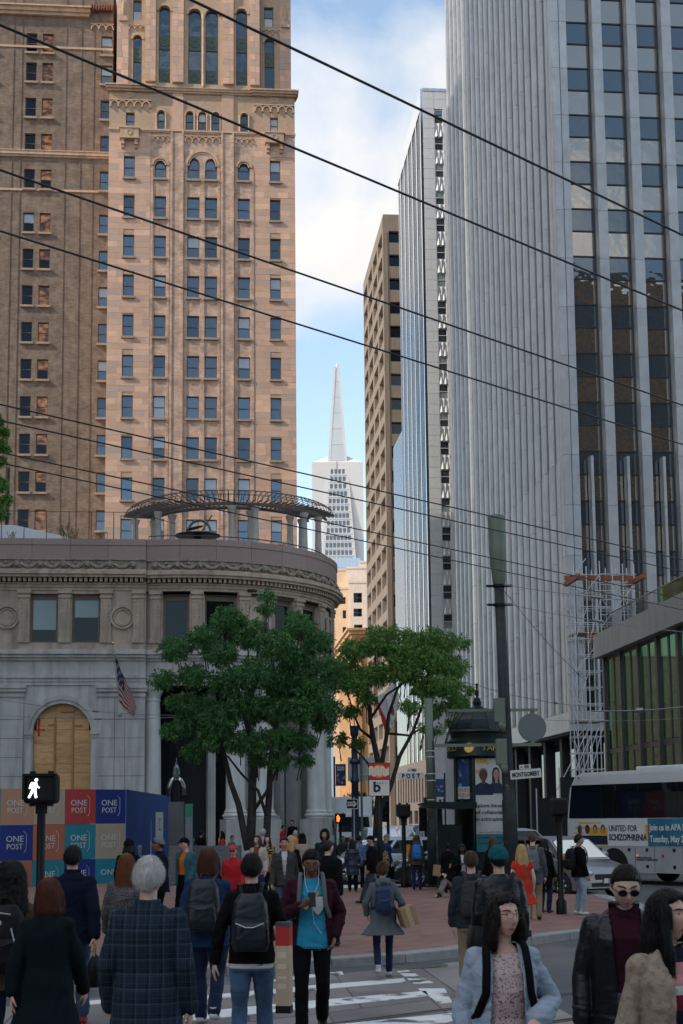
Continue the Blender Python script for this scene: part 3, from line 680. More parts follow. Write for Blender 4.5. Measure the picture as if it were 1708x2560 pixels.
build('roof_fascia', MB().box(-.35, 0.25, -LN, .35, zf0, zf1).box(.25, 14, -.1, .35, zf0, zf1).box(-.45, .2, -LN, .4, zf0-.12, zf0), M_fascia, GP)
build('roof_deck', MB().box(.25, 14, -LN, -26, zf0+.3, zf1-.2).box(.25, 1.2, -26, -.1, zf0+.3, zf1-.2).box(11, 14, -26, -.1, zf0+.3, zf1-.2), M_fascia, GP)  # middle left open, an added skylight that brightens the inner walls
bw = 3.18
for i in range(11):
    y = -.25-bw*i
    build('bay_column', MB().box(-.07, .14, y-.22, y+.08, 0, zf0), M_dkmetal, GP)
    if i < 10:
        yc = y-.22; ye = y-bw+.08
        fr_ = MB().box(.04, .12, yc-.14, yc, 0, zf0).box(.04, .12, (yc+ye)/2-.13, (yc+ye)/2+.06, 0, zf0).box(.05, .12, ye, yc, 5.55, 5.8).box(.05, .12, ye, yc, 1.2, 1.45).box(.05, .12, ye, yc, zf0-.3, zf0)
        build('bay_frame', fr_, M_dkmetal, GP)
        for za, zb in ((1.5, 5.55), (5.85, zf0-.3), (0.05, 1.2)):
            build('pane', MB().quad((.09, yc, za), (.09, ye, za), (.09, ye, zb), (.09, yc, zb)), M_ggl, GP)
M_gwall = mat('pale_green_interior', (.34, .62, .40), .8, var=.25, vs=.35)
build('inner_wall', MB().box(3.4, 3.6, -LN, -6, 0, 5.6).box(2.2, 3.4, -13.2, -12.9, 0, 6.2).box(2.0, 3.4, -8.4, -8.1, 0, 8.2), M_gwall, GP); build('inner_floor', MB().box(.3, 14, -LN, 0, .01, .06), M_fascia, GP); build('back_wall', MB().box(13.7, 14, -LN, .3, 0, zf0), M_dkmetal, GP)
build('end_wall', MB().box(.5, 14, .1, .3, 0, zf0), M_dkmetal, GP)
q = MB()
for i in range(50): q.tube([(.1, -.5-.2*i, zf1), (.1, -.5-.2*i, zf1+.95)], .014, 5)
q.tube([(.1, -.4, zf1+.98), (.1, -33, zf1+.98)], .035, 6); build('terrace_railing', q, M_dkmetal, GP)
build('terrace_glass', MB().box(.09, .12, -33, -10.4, zf1+.05, zf1+.95), M_ggl, GP)
# ================================================================ scaffold tower
M_galv = mat('galvanised_tube', (.46, .47, .48), .45, .3, var=.15); M_rust = mat('rusty_steel', (.26, .09, .04), .8, var=.3, vs=5); M_ply = mat('scaffold_plank', (.33, .24, .15), .8, var=.2)
sc_o = at(1448, 1900, 92); sc_o[2] = 0
SC = thing('scaffold_tower', 'tall galvanised tube scaffold with rusty beams on top before the ribbed tower', 'scaffold', sc_o, G)
px2m = 92/3559
def T_(name, a, b, r=.03, m_=None): return build(name, MB().tube([a, b], r*1.15, 6), m_ or M_galv, SC)
zTop, zW = 18.2, 14.2
for y in (0, 1.0, 2.0):
    for x in (0, .85, 1.75): T_('standard', (x, y, 0), (x, y, zTop+random.Random(int(x*9+y)).uniform(0, .6)), .033)
for y in (0, 1.6):
    for x in (2.6, 3.3, 4.05): T_('standard', (x, y, zW-.3*(x-2)), (x, y, zTop+.4), .033)
for k in range(17):
    z = .9+1.06*k; w = 1.75 if z < zW else 4.05
    for y in (0, 1.0, 2.0): T_('ledger', (-.1, y, z), (w+.1, y, z), .024)
    for x in (0, .85, 1.75): T_('transom', (x, -.05, z+.04), (x, 2.05, z+.04), .022)
    if k % 2 == 0: T_('brace', (0, -.04, z), (1.75 if k % 4 else .85, -.04, z+1.06*(2 if k < 15 else 1)), .02)
    else: T_('brace', (.85, 2.04, z), (0, 2.04, z+1.06), .02)
    T_('brace', (-.03, 0, z), (-.03, 1.0, z+1.06), .018)
for i, (a, b) in enumerate((((1.75, -.05, 14.4), (4.05, -.05, 17.2)), ((4.05, -.05, 15.0), (2.6, -.05, 17.4)), ((1.75, 1.6, 17.4), (3.3, 1.6, 14.9)), ((2.6, -.05, 13.7), (3.3, -.05, 15.9)), ((.85, 0, 13.2), (1.75, 0, 16.2)))): T_('brace', a, b, .022)
for z in (14.9, 15.9, 16.9, 17.6): T_('ledger', (1.75, 1.6, z), (4.2, 1.6, z), .024); T_('ledger', (1.75, -.02, z+.3), (4.2, -.02, z+.3), .024)
for i, (x, z0) in enumerate(((.7, 3.4), (1.0, 3.4), (1.3, 3.4), (1.6, 3.5))): T_('raker', (x, -.2, z0+4.4), (x-2.5+.35*i, -1.2, z0+.4), .026)
build('rusty_beam', MB().box(-.5, 4.6, .3, .5, 17.55, 17.85), M_rust, SC); build('rusty_beam', MB().box(-.35, -.12, -2.2, 1.2, 17.25, 17.55), M_rust, SC); build('rusty_beam', MB().box(3.9, 4.15, -2.4, 1.2, 17.25, 17.55), M_rust, SC)
for z in (2.0, 8.2, 14.0): build('plank', MB().box(0, 1.75, 0, 2, z, z+.05), M_ply, SC)
build('orange_bar', MB().box(.85, 1.75, -.1, -.04, 13.75, 13.83), mat('orange_plastic', (.7, .10, .02), .5), SC)
q = MB()
for x in (-3.2, -1.7, -.2): q.tube([(x, -1.5, 0), (x, -1.5, 3.9 if x < -2 else 5.2)], .04, 6)
FN = thing('construction_screen', 'black mesh construction screen on steel posts at the foot of the scaffold', 'screen', sc_o+gu*0+gv*0, G)
build('post', q, M_galv, FN); build('mesh_sheet', MB().box(-3.2, -1.7, -1.52, -1.48, .2, 3.3).box(-1.7, -.2, -1.52, -1.48, .2, 4.6), mat('black_mesh', (.012, .013, .014), .9, var=.3, vs=2), FN)
# ================================================================ unseen buildings added beside and behind us, shaped to block sun and fill reflections
M_off = mat('office_stone', (.52, .48, .43), .8, var=.1, vs=.2)  # pale tone chosen so these unseen walls bounce more light
def mass(name, label, loc, rz, w, d, h, fl, m_=M_off, g=G_sky[2]):
    T = thing(name, label, 'building', loc, rz); build('wall', MB().box(0, w, 0, d, 0, h), m_, T); z = fl
    while z < h-2:
        build('window_band', MB().box(-.06, w+.06, -.06, d+.06, z, z+fl*.5), g, T); z += fl
    for i in range(int(w/4)+1): build('pier', MB().box(min(4.*i, w-.6), min(4.*i+.6, w), -.18, d+.18, 0, h), m_, T)
    for i in range(int(d/4)+1): build('pier', MB().box(-.18, w+.18, min(4.*i, d-.6), min(4.*i+.6, d), 0, h), m_, T)
    return T
mass('shade_tower', 'stone office tower out of view beyond the left edge, added to block the sun', (-71, 60.5, 0), 0, 20, 37.8, 152, 4)
mass('shade_block', 'mid-height stone office block out of view on the left, added to block the sun', (-95, -24, 0), 0, 44, 84, 67, 4)
mass('hotel_block', 'stone hotel block standing behind the viewer', (-42, -62, 0), 0, 62, 30, 22, 4)
mass('brick_office_block', 'brown office block standing behind the viewer to the right', (48, -70, 0), 0, 75, 34, 97, 4, M_brown)
# ================================================================ round-cornered stone bank
M_gran = mat('pink_granite', (.29, .205, .18), .55, var=.25, vs=22, isl=.07, bump=.05, bs=80)
M_sand = mat('brown_sandstone', (.45, .355, .275), .85, var=.16, vs=1.2, dirt=.38, bump=.2, bs=18)
M_sandb = mat('sandstone_carving', (.32, .265, .21), .85, var=.25, vs=6, dirt=.35, bump=.3, bs=30)
M_stone = mat('grey_granite', (.50, .478, .445), .75, var=.10, vs=1.3, isl=.05, dirt=.3, bump=.12, bs=30)
M_col = mat('column_granite', (.64, .62, .59), .6, var=.07, vs=1.5, dirt=.2)
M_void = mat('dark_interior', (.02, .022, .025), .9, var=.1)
bk_o = at(363, 1700, 72); bk_o[2] = 0
BK = thing('stone_bank', 'two-storey stone bank with round colonnaded corner and lion-head cornice', 'building', bk_o, G)
rel = np.array([-8.54, 80.21, 0])-bk_o; RC = (float(rel@gu), float(rel@gv)); RP = 8.3155; RW = 8.0
def pol(s, y, z, R_=RW, ph0=0.):           # bend: s along the arc (metres on R_), y inwards
    f = s/R_-G+ph0; r = R_-y; return (RC[0]+r*math.sin(f), RC[1]-r*math.cos(f), z)
def arcbox(mb, p0, p1, r0, r1, z0, z1, n=None):   # angles in degrees seen from the camera frame
    n = n or max(1, int(abs(p1-p0)/3)); vs = []
    for i in range(n+1):
        f = R(p0+(p1-p0)*i/n)-G
        for r in (r0, r1):
            for z in (z0, z1): vs.append((RC[0]+r*math.sin(f), RC[1]-r*math.cos(f), z))
    fs = [(0, 1, 3, 2), (4*n, 4*n+2, 4*n+3, 4*n+1)]
    for i in range(n):
        a, b = 4*i, 4*i+4; fs += [(a+2, b+2, b+3, a+3), (a, a+1, b+1, b), (a+1, a+3, b+3, b+1), (a, b, b+2, a+2)]
    return mb.add(vs, fs)
PH0, PH1 = -11., 128.
# straight front -------------------------------------------------
X0 = -14.5
def slab(mb, z0, z1, e, e2=None):      # one moulding along the straight front and round the drum
    mb.box(X0, .02, -e, .4, z0, z1); arcbox(mb, PH0, PH1, RW-.3, RW+(e if e2 is None else e2), z0, z1, 48); return mb
GX = [(-14.2, -12.8), (-12.0, -10.6), (-5.82, -4.42), (-3.72, -2.29)]
q = MB(); wall(q, X0, .02, 10.75, 13.8, [(a, b, 11.11, 13.63) for a, b in GX], 0, .5); build('upper_wall', q, M_sand, BK)
AR = [(-5.57, -2.7), (-12.2, -9.33)]
q = MB(); wall(q, X0, .02, 0, 8.95, [(a, b, 0, 8.03, 1) for a, b in AR], 0, .55)
for a, b in AR: arch_fill(q, a, b, 6.59, 8.03, 0, .55, 24)
build('lower_wall', q, M_stone, BK)
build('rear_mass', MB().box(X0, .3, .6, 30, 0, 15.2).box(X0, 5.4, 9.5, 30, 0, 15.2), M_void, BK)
build('roof_deck', MB().box(X0, .2, .3, 30, 15.25, 15.34).lathe([(8.2, 15.3), (0, 15.3)], 48, (RC[0], RC[1], 0)), M_gran, BK)
build('architrave_moulding', slab(slab(slab(MB(), 13.8, 13.95, .06), 13.95, 14.1, .12), 14.1, 14.2, .18), M_sand, BK)
build('cornice', slab(slab(slab(MB(), 14.42, 14.56, .55), 14.56, 14.72, .66), 14.72, 14.83, .5), M_sand, BK)
build('frieze_band', slab(slab(MB(), 14.83, 15.33, .22), 15.33, 15.4, .32), M_sandb, BK)
build('sill_course', slab(MB(), 10.75, 11.08, .09), M_sand, BK)
build('belt_cornice', slab(slab(slab(MB(), 10.5, 10.74, .42), 10.34, 10.5, .3), 10.2, 10.34, .16), M_stone, BK)
q = slab(MB(), 9.42, 10.2, .04); build('belt_frieze', q, M_stone, BK)
build('belt_architrave', slab(slab(slab(MB(), 9.3, 9.44, .2), 9.12, 9.3, .13), 8.95, 9.12, .08), M_stone, BK)
# dentils, lion heads and garlands
dm = MB().box(-.075, .075, -.24, 0, 0, .2).mesh('dentil', M_sand)
x = -7.6
while x < -.05: put('dentil', dm, BK, (x, -.16, 14.21)); x += .255
f = PH0+.4
while f < 100: t = R(f)-G; put('dentil', dm, BK, (RC[0]+(RW+.16)*math.sin(t), RC[1]-(RW+.16)*math.cos(t), 14.21), (0, 0, t)); f += math.degrees(.255/8.16)
b = MB(); b.ell((0, -.1, .02), (.13, .14, .155), 10, 8); b.ell((0, -.22, -.05), (.07, .07, .06), 8, 6)
for i in range(9): a = 2*math.pi*i/9; b.ell((.15*math.cos(a), -.05, .02+.17*math.sin(a)), (.06, .07, .06), 6, 5)
lion = b.mesh('lion_head', M_sandb, True)
b = MB(); b.tube([(-.46, -.04, .14), (-.3, -.08, -.02), (-.15, -.1, -.1), (0, -.1, -.13), (.15, -.1, -.1), (.3, -.08, -.02), (.46, -.04, .14)], [.045, .07, .09, .1, .09, .07, .045], 8); b.ell((0, -.05, .13), (.1, .05, .1), 10, 6)
for i in range(7): b.ell((-.36+.12*i, -.13, .02-.12*(1-abs(i-3)/3)), (.05, .04, .05), 6, 4)
swag = b.mesh('garland', M_sandb, True)
for i in range(7):
    u = -.63-1.17*i; put('lion_head', lion, BK, (u, -.24, 15.08))
    put('garland', swag, BK, (u-.585, -.2, 15.08))
for i in range(-1, 17):
    f = 1.2+8.05*i; t = R(f)-G; r = RW+.23
    if f > PH0: put('lion_head', lion, BK, (RC[0]+r*math.sin(t), RC[1]-r*math.cos(t), 15.08), (0, 0, t))
    t = R(f+4.02)-G; put('garland', swag, BK, (RC[0]+(r-.03)*math.sin(t), RC[1]-(r-.03)*math.cos(t), 15.08), (0, 0, t))
# granite parapet panels
for i in range(8):
    a, b_ = -.0-1.92*(i+1), -1.92*i
    build('parapet_panel', MB().box(a+.008, b_-.008, -.12, .25, 15.4, 16.12), M_gran, BK); build('parapet_cap', MB().box(a+.008, b_-.008, -.15, .3, 16.135, 16.46), M_gran, BK)
for i in range(11):
    a, b_ = PH0+13.*i, PH0+13.*(i+1)
    build('parapet_panel', arcbox(MB(), a+.06, b_-.06, RP-.3, RP, 15.4, 16.12, 5), M_gran, BK); build('parapet_cap', arcbox(MB(), a+.06, b_-.06, RP-.36, RP+.03, 16.135, 16.46, 5), M_gran, BK)
# upper windows, pilasters, medallions on the straight front
M_shade = glass('roller_shade_glass', (.19, .235, .225), .04); M_ufr = mat('window_casing', (.17, .13, .10), .7)
def upwin(parent, c, w, z0, z1, shade, place):
    o = put('window', MB().box(-w/2, -w/2+.12, 0, .12, 0, z1-z0).box(w/2-.12, w/2, 0, .12, 0, z1-z0).box(-w/2+.12, w/2-.12, 0, .12, 0, .1).box(-w/2+.12, w/2-.12, 0, .12, z1-z0-.28, z1-z0).mesh('window', M_ufr), parent, *place)
    zs = z0+.1+(z1-z0-.38)*(1-shade)
    build('pane', MB().quad((-w/2+.12, .08, .1), (w/2-.12, .08, .1), (w/2-.12, .08, zs-z0), (-w/2+.12, .08, zs-z0)), G_dark, o)
    if shade: build('roller_shade', MB().box(-w/2+.12, w/2-.12, .06, .085, zs-z0, z1-z0-.28), M_shade, o)
for (a, b_), sh in zip(GX, (.3, .5, .72, .42)): upwin(BK, (a+b_)/2, b_-a, 11.11, 13.63, sh, (((a+b_)/2, .25, 11.11),))
def pilaster_mesh(w):
    b = MB().box(-w/2, w/2, -.13, 0, 0, 2.3).box(-w/2-.04, w/2+.04, -.18, 0, 0, .28).box(-w/2-.05, w/2+.05, -.2, 0, 2.3, 2.42).box(-w/2-.09, w/2+.09, -.25, 0, 2.52, 2.7).box(-w/2-.02, w/2+.02, -.16, 0, 2.42, 2.52)
    n = max(2, int(w/.2))
    for i in range(n):
        c = -w/2+w*(i+.5)/n; b.box(c-.045, c+.045, -.16, -.13, .75, 2.2)
        for k in range(5): b.ell((c, -.165, 1.35+.19*k), (.035, .03, .06), 6, 4)
    for i in range(int(w/.09)): b.ell((-w/2+.06+.09*i, -.17, 2.47), (.035, .03, .04), 6, 4)
    return b.mesh('pilaster', M_sand)
P1, P2 = pilaster_mesh(.52), pilaster_mesh(.5)
for c in (-4.06, -2.0, -.36, -6.1, -7.75): put('pilaster', P1, BK, (c, 0, 11.1))
def medal(c, r=.62):
    b = MB(); arch_ring(b, 0, 0, r*.82, r, -.12, 0, 28, 0, 2*math.pi); arch_ring(b, 0, 0, r*.62, r*.72, -.07, 0, 28, 0, 2*math.pi); return b
mm = medal(0).mesh('medallion', M_sand)
for c in (-1.17, -6.95): put('medallion', mm, BK, (c, 0, 12.42))
# drum: upper windows
holes = [(R(a)*RW, R(b_)*RW, 11.11, 13.63) for a, b_ in ((-4.5, 5.4), (11, 23.5), (39, 48.5), (54, 66), (87, 97), (102, 112))]
q = MB(); wall(q, R(PH0)*RW, R(PH1)*RW, 10.75, 13.8, holes+[(R(v)*RW-.001, R(v)*RW+.001, 20, 21) for v in range(int(PH0), int(PH1), 3)], 0, .5)
q.v = [pol(*v) for v in q.v]; build('drum_wall', q, M_sand, BK)
for h in holes:
    c = (h[0]+h[1])/2; p = pol(c, .3, 11.11); upwin(BK, 0, (h[1]-h[0])*.97, 11.11, 13.63, 0, (p, (0, 0, c/RW-G)))
for f in (-6.8, 8.2, 25.7, 36.8, 51.2, 68, 84.8, 99.5): t = R(f)-G; put('pilaster', P2, BK, (RC[0]+RW*math.sin(t), RC[1]-RW*math.cos(t), 11.1), (0, 0, t))
b = MB(); arch_ring(b, 0, .25, .34, .5, -.12, 0, 20); b.box(-.5, -.34, -.12, 0, -1.0, .25).box(.34, .5, -.12, 0, -1.0, .25).box(-.34, .34, -.02, 0, -1.0, .55); nm = b.mesh('niche', M_sand)
for f in (31.2, 76.5): t = R(f)-G; put('niche', nm, BK, (RC[0]+(RW+.01)*math.sin(t), RC[1]-(RW+.01)*math.cos(t), 12.5), (0, 0, t))
build('security_camera', MB().tube([(RC[0]+8.2*math.sin(R(27)-G), RC[1]-8.2*math.cos(R(27)-G), 13.9), (RC[0]+8.6*math.sin(R(29)-G), RC[1]-8.6*math.cos(R(29)-G), 13.85)], .09, 8), M_mull, BK)
# arches of the ground storey
for n, (a, b_) in enumerate(AR):
    c = (a+b_)/2; b = MB(); arch_ring(b, c, 6.59, 1.44, 1.62, -.1, 0, 32); arch_ring(b, c, 6.59, 1.62, 1.84, -.17, 0, 32); build('archivolt', b, M_stone, BK)
    for s in (-1, 1):
        xx = c+s*1.64; build('impost', MB().box(xx-.22, xx+.22, -.2, 0, 6.45, 6.6).box(xx-.18, xx+.18, -.14, 0, 6.3, 6.45).box(xx-.15, xx+.15, -.08, 0, 0, 6.3), M_stone, BK)
for a, b_ in ((-2.34, -.01), (-7.3, -6.05)):
    pz = build('pilaster', MB().box(a, b_, -.14, 0, 0, 8.35), M_stone, BK); build('capital', MB().box(a-.05, b_+.05, -.22, 0, 8.35, 8.5).box(a-.1, b_+.1, -.3, 0, 8.6, 8.78).box(a-.02, b_+.02, -.17, 0, 8.5, 8.6).box(a-.14, b_+.14, -.36, 0, 8.78, 8.95), M_stone, BK)
cells = courses(-7.3, -6.0, 2.6, 8.3, .95, [], (1.3, 1.3), 5)
jj = MB()
for z in (3.4, 4.35, 5.3, 6.25, 7.2): jj.box(-2.34, -.01, -.145, -.139, z, z+.02); jj.box(-7.3, -6.05, -.145, -.139, z, z+.02)
jj.box(-1.52, -1.5, -.146, -.139, 0, 8.3); jj.box(-1.0, -.985, -.146, -.139, 0, 8.3); build('mortar_joint', jj, M_mull, BK)
# boarded-up arch
def plymat():
    M = mat('plywood', (.62, .36, .16), .75, var=.14, vs=2., isl=.12, c2=(.50, .26, .10), c2s=1.2, c2p=(.52, .7), stretch=(1, 1, 5)); return M
M_plyw = plymat(); M_bat = mat('pine_batten', (.44, .21, .075), .8, isl=.12); M_redp = mat('red_spray_paint', (.55, .02, .015), .6)
a, b_ = AR[0]; c, r = (a+b_)/2, 1.43
xsn = [a, -4.48, -3.56, b_]; zsn = [2.0, 3.3, 4.55, 5.0, 6.05, 6.72, 7.3, 8.03]
for i in range(3):
    for k in range(len(zsn)-1):
        x0, x1, z0, z1 = xsn[i]+.008, xsn[i+1]-.008, zsn[k]+.008, zsn[k+1]-.008; poly = []
        def top(x): return 6.59+math.sqrt(max(0, r*r-(x-c)**2))-.01
        xs_ = [x0+(x1-x0)*j/8 for j in range(9)]; tp = [min(z1, top(x)) for x in xs_]
        if max(tp) <= z0+.03: continue
        pts = [(x, t) for x, t in zip(xs_, tp) if t > z0+.01]
        if len(pts) < 2: continue
        poly = [(pts[0][0], z0)]+pts+[(pts[-1][0], z0)]
        build('plywood_sheet', MB().extr(poly, .30+.004*((i+k) % 3), .33), M_plyw, BK)
for xx in (-4.5, -3.62): build('batten', MB().box(xx-.045, xx+.055, .22, .298, 2, 7.32), M_bat, BK)
for zz, x0, x1 in ((6.95, -4.85, -4.5), (6.9, -3.5, -3.15), (7.6, -4.25, -3.6)): build('batten', MB().box(x0, x1, .24, .298, zz, zz+.05), M_bat, BK)
build('spray_cross', MB().box(-5.36, -5.26, .285, .296, 6.4, 7.25).box(-5.5, -5.0, .283, .295, 6.68, 6.75), M_redp, BK)
# colonnade of the drum
def column_mesh():
    b = MB(); b.lathe([(.62, 2.15), (.62, 2.24), (.69, 2.30), (.69, 2.36), (.6, 2.42), (.57, 2.46), (.6, 2.52), (.53, 2.6), (.505, 2.7), (.5, 4.2), (.47, 6.5), (.43, 8.1), (.43, 8.16), (.47, 8.2), (.44, 8.26), (.45, 8.4), (.56, 8.62), (.6, 8.7), (.6, 8.93)], 32); return b.mesh('column', M_col, True)
cm_ = column_mesh(); cm_.set_sharp_from_angle(angle=R(35))
for f in (-9.5, 24., 36.5, 72, 84.5): t = R(f)-G; put('column', cm_, BK, (RC[0]+7.45*math.sin(t), RC[1]-7.45*math.cos(t), 0))
for a, b_ in ((18.5, 42), (66.5, 90), (-16, -4)):
    build('plinth', arcbox(arcbox(MB(), a, b_, 6.6, 8.15, 0, 1.2), a+.3, b_-.3, 6.65, 8.08, 1.2, 1.22), M_stone, BK)
    build('plinth_block', arcbox(MB(), a+.5, b_-.5, 6.7, 8.05, 1.225, 2.13), M_stone, BK)
q = MB()
for a, b_ in ((26, 34.5), (74.5, 82)): arcbox(q, a, b_, 5.6, 6.3, 0, 8.9)
for a in (17, 43.5, 65, 91): arcbox(q, a-2, a+2, 5.2, 5.8, 0, 8.9)
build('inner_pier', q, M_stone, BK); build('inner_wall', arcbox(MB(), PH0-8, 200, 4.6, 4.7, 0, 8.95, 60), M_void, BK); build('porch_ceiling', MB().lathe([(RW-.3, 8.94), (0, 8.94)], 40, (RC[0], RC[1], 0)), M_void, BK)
build('side_wall', arcbox(MB(), 90.5, 128, 4.8, 7.7, 0, 8.93, 14), M_stone, BK)
build('door_frame', arcbox(arcbox(arcbox(MB(), 50, 51.5, 4.72, 4.85, 0, 4), 57, 58.5, 4.72, 4.85, 0, 4), 50, 58.5, 4.72, 4.85, 2.6, 2.8), M_alu, BK)
build('wall_plaque', arcbox(MB(), 46.2, 48.6, 6.9, 6.95, 1.7, 2.3), M_alu, BK)
# flag on its pole (held by the wall)
FL = thing('national_flag', 'striped flag with stars hanging from a slanted pole on the bank', 'flag', bk_o, G)
p0, p1 = (-1.22, -.2, 7.55), (-1.42, -2.0, 9.35); M_pole = mat('white_pole', (.5, .48, .44), .6)
def bkp(x, y, dy):       # a point in front of the bank wall by dy metres
    p = at(x, y, 72-dy); d = p-bk_o; return (float(d@gu), float(d@gv), float(p[2]))
b0, b1 = bkp(300, 1770, .2), bkp(282.5, 1612, 1.6)
build('flag_pole', MB().tube([b0, b1], .04, 8), M_pole, FL); build('finial', MB().ell(Vector(b1)+Vector((0, 0, .08)), (.09, .09, .09), 10, 8), mat('gold', (.75, .5, .16), .25, 1), FL, True)
build('bracket', MB().box(b0[0]-.1, b0[0]+.1, -.25, 0, b0[2]-.35, b0[2]+.35), M_pole, FL)
def flagmat(f0):
    M = bpy.data.materials.new('flag_cloth'); M.use_nodes = True; t = M.node_tree; b = t.nodes['Principled BSDF']; b.inputs['Roughness'].default_value = .8
    a = t.nodes.new('ShaderNodeAttribute'); a.attribute_name = 'Col'; t.links.new(a.outputs['Color'], b.inputs['Base Color']); return M
M_flag = flagmat(0)
def cloth_flag(name, parent, TL, TR, BL, BR, colf, nu=40, nv=26, wave=.10):
    vs = []; cols = []; TL, TR, BL, BR = map(Vector, (TL, TR, BL, BR))
    for j in range(nv+1):
        for i in range(nu+1):
            u, v = i/nu, j/nv; p = TL.lerp(TR, u).lerp(BL.lerp(BR, u), v)
            p += Vector((.3, 1, 0))*wave*math.sin(u*2+v*11)*(.3+v)*.8+Vector((.6, -.4, 0))*wave*.5*math.sin(v*17+u*5)
            vs.append(p); cols.append(colf(u, v))
    m_ = MB().add(vs, [(j*(nu+1)+i, j*(nu+1)+i+1, (j+1)*(nu+1)+i+1, (j+1)*(nu+1)+i) for j in range(nv) for i in range(nu)])
    o = build(name, m_, M_flag, parent, True); at_ = o.data.color_attributes.new('Col', 'FLOAT_COLOR', 'CORNER')
    lc = []
    for p in o.data.polygons:
        cc = np.mean([cols[i] for i in p.vertices], 0)
        for _ in p.vertices: lc += [*cc, 1]
    at_.data.foreach_set('color', lc); md = o.modifiers.new('t', 'SOLIDIFY'); md.thickness = .008
    return o
def usa(u, v):     # u across the hang, v down along the fly
    if v < .42 and u < .54:
        s = (int(u/.09)+int(v/.07)) % 2 == 0 and abs((u/.09) % 1-.5) < .28 and abs((v/.07) % 1-.5) < .3
        return (.6, .6, .62) if s else (.012, .018, .07)
    return (.42, .02, .03) if int(u*13) % 2 == 0 else (.62, .6, .58)
cloth_flag('cloth', FL, bkp(286, 1636, 1.42), bkp(299, 1757, .35), bkp(343, 1770, 1.25), bkp(333, 1791, .6), usa, 52, 44, .07)
# ---- roof terrace: pergola, sundial, railing, canopy
M_pc = mat('pergola_column', (.42, .40, .37), .7, dirt=.2); M_pg = mat('rusted_pergola', (.13, .10, .085), .7, var=.25)
PC = np.array([-6.6, 84.2]); ZD = 16.3
PG = thing('pergola', 'curved rooftop pergola with rusty trellis on paired stone columns above the bank', 'pergola', (PC[0], PC[1], ZD))
cmsh = MB().lathe([(.26, 0), (.26, .12), (.21, .18), (.2, 1.2), (.165, 3.0), (.2, 3.06), (.25, 3.2), (.25, 3.3)], 14).mesh('column', M_pc, True)
zc = 3.3
def pp(f, r, z): return (r*math.sin(R(f)), -r*math.cos(R(f)), z)
for f in (-66, -40, 5, 18, 50, 64):
    for r in (5.9, 4.8): put('column', cmsh, PG, pp(f, r, 0))
for r in (5.9, 4.8):
    fs_ = [-74+2*i for i in range(77)]; build('ring_beam', MB().tube([pp(f, r, zc+.14) for f in fs_], [(.05, .11)]*len(fs_), 6), M_pg, PG)
for i in range(44):
    f = -74+3.5*i; build('rafter', MB().tube([pp(f, 4.5, zc+.33), pp(f, 6.45, zc+.33)], [(.022, .055)]*2, 4), M_pg, PG)
    build('hoop', MB().tube([pp(f, 5.4+.95*math.cos(a), zc+.4+.62*math.sin(a)) for a in [math.pi*j/8 for j in range(9)]], .022, 5), M_pg, PG)
for r, z in ((5.4, 1.02), (5.95, .9), (4.85, .9), (6.25, .62)): build('trellis_wire', MB().tube([pp(-74+2*i, r, zc+z) for i in range(77)], .016, 4), M_pg, PG)
M_bronze = mat('green_bronze', (.03, .05, .045), .35, .6, var=.3); M_bronze2 = mat('weathered_bronze', (.13, .17, .165), .5, .4, var=.3); M_cop = mat('copper_disc', (.25, .13, .06), .4, .7)
sd = at(494, 1340, 74.6)
ZD = 15.35
SD = thing('sundial_sculpture', 'bronze rooftop sundial sculpture with a wide dish and an arched ring', 'sculpture', (sd[0], 74.6, ZD))
zz = float(sd[2])-ZD
b = MB().ell((0, 0, zz), (1.23, 1.2, .13), 32, 10); build('dish', b, M_bronze, SD, True)
b = MB(); b.tube([(.62*math.cos(a)+.08, .1, zz+.15+.72*math.sin(a)) for a in [math.pi*j/16 for j in range(17)]], [(.16, .07)]*17, 10); build('arch_ring', b, M_bronze2, SD, True)
b = MB().ell((-.15, -.05, zz+.42), (.5, .35, .045), 20, 8, Matrix.Rotation(R(-14), 3, 'Y')); build('copper_plate', b, M_cop, SD, True)
b = MB().tube([(.2, 0, zz+.2), (.78, -.1, zz+1.1)], [.03, .04], 8); build('gnomon', b, M_cop, SD)
build('pedestal', MB().lathe([(.5, 0), (.35, .1), (.2, zz-.1)], 16), M_bronze, SD)
RL = thing('terrace_railing', 'thin black handrail along the rounded bank parapet', 'railing', (0, 0, 0))
C_ = np.array([-8.54, 80.21]); pts = [(C_[0]+7.9*math.sin(R(f)), C_[1]-7.9*math.cos(R(f)), 16.72) for f in range(-10, 100, 3)]
build('handrail', MB().tube(pts, .028, 6), M_mull, RL)
for i in range(0, len(pts), 4): build('post', MB().tube([(pts[i][0], pts[i][1], 16.3), pts[i]], .018, 5), M_mull, RL)
GR = thing('glass_rail', 'frameless glass balustrade on thin posts over the straight bank parapet', 'railing', bk_o, G)
for i in range(7): build('post', MB().tube([(-.6-1.15*i, 1.2, 15.3), (-.6-1.15*i, 1.2, 18.15)], .022, 6), M_mull, GR)
build('top_rail', MB().tube([(-8, 1.2, 18.15), (-.6, 1.2, 18.15), (1.5, 2.0, 17.7)], .018, 6), M_mull, GR)
cp = at(100, 1320, 82)
CP = thing('white_canopy', 'white faceted canopy roof on the bank terrace', 'canopy', (-21, 80, 16.95)); zc_ = float(cp[2])-ZD
M_wht = mat('white_membrane', (.62, .64, .66), .6, var=.04)
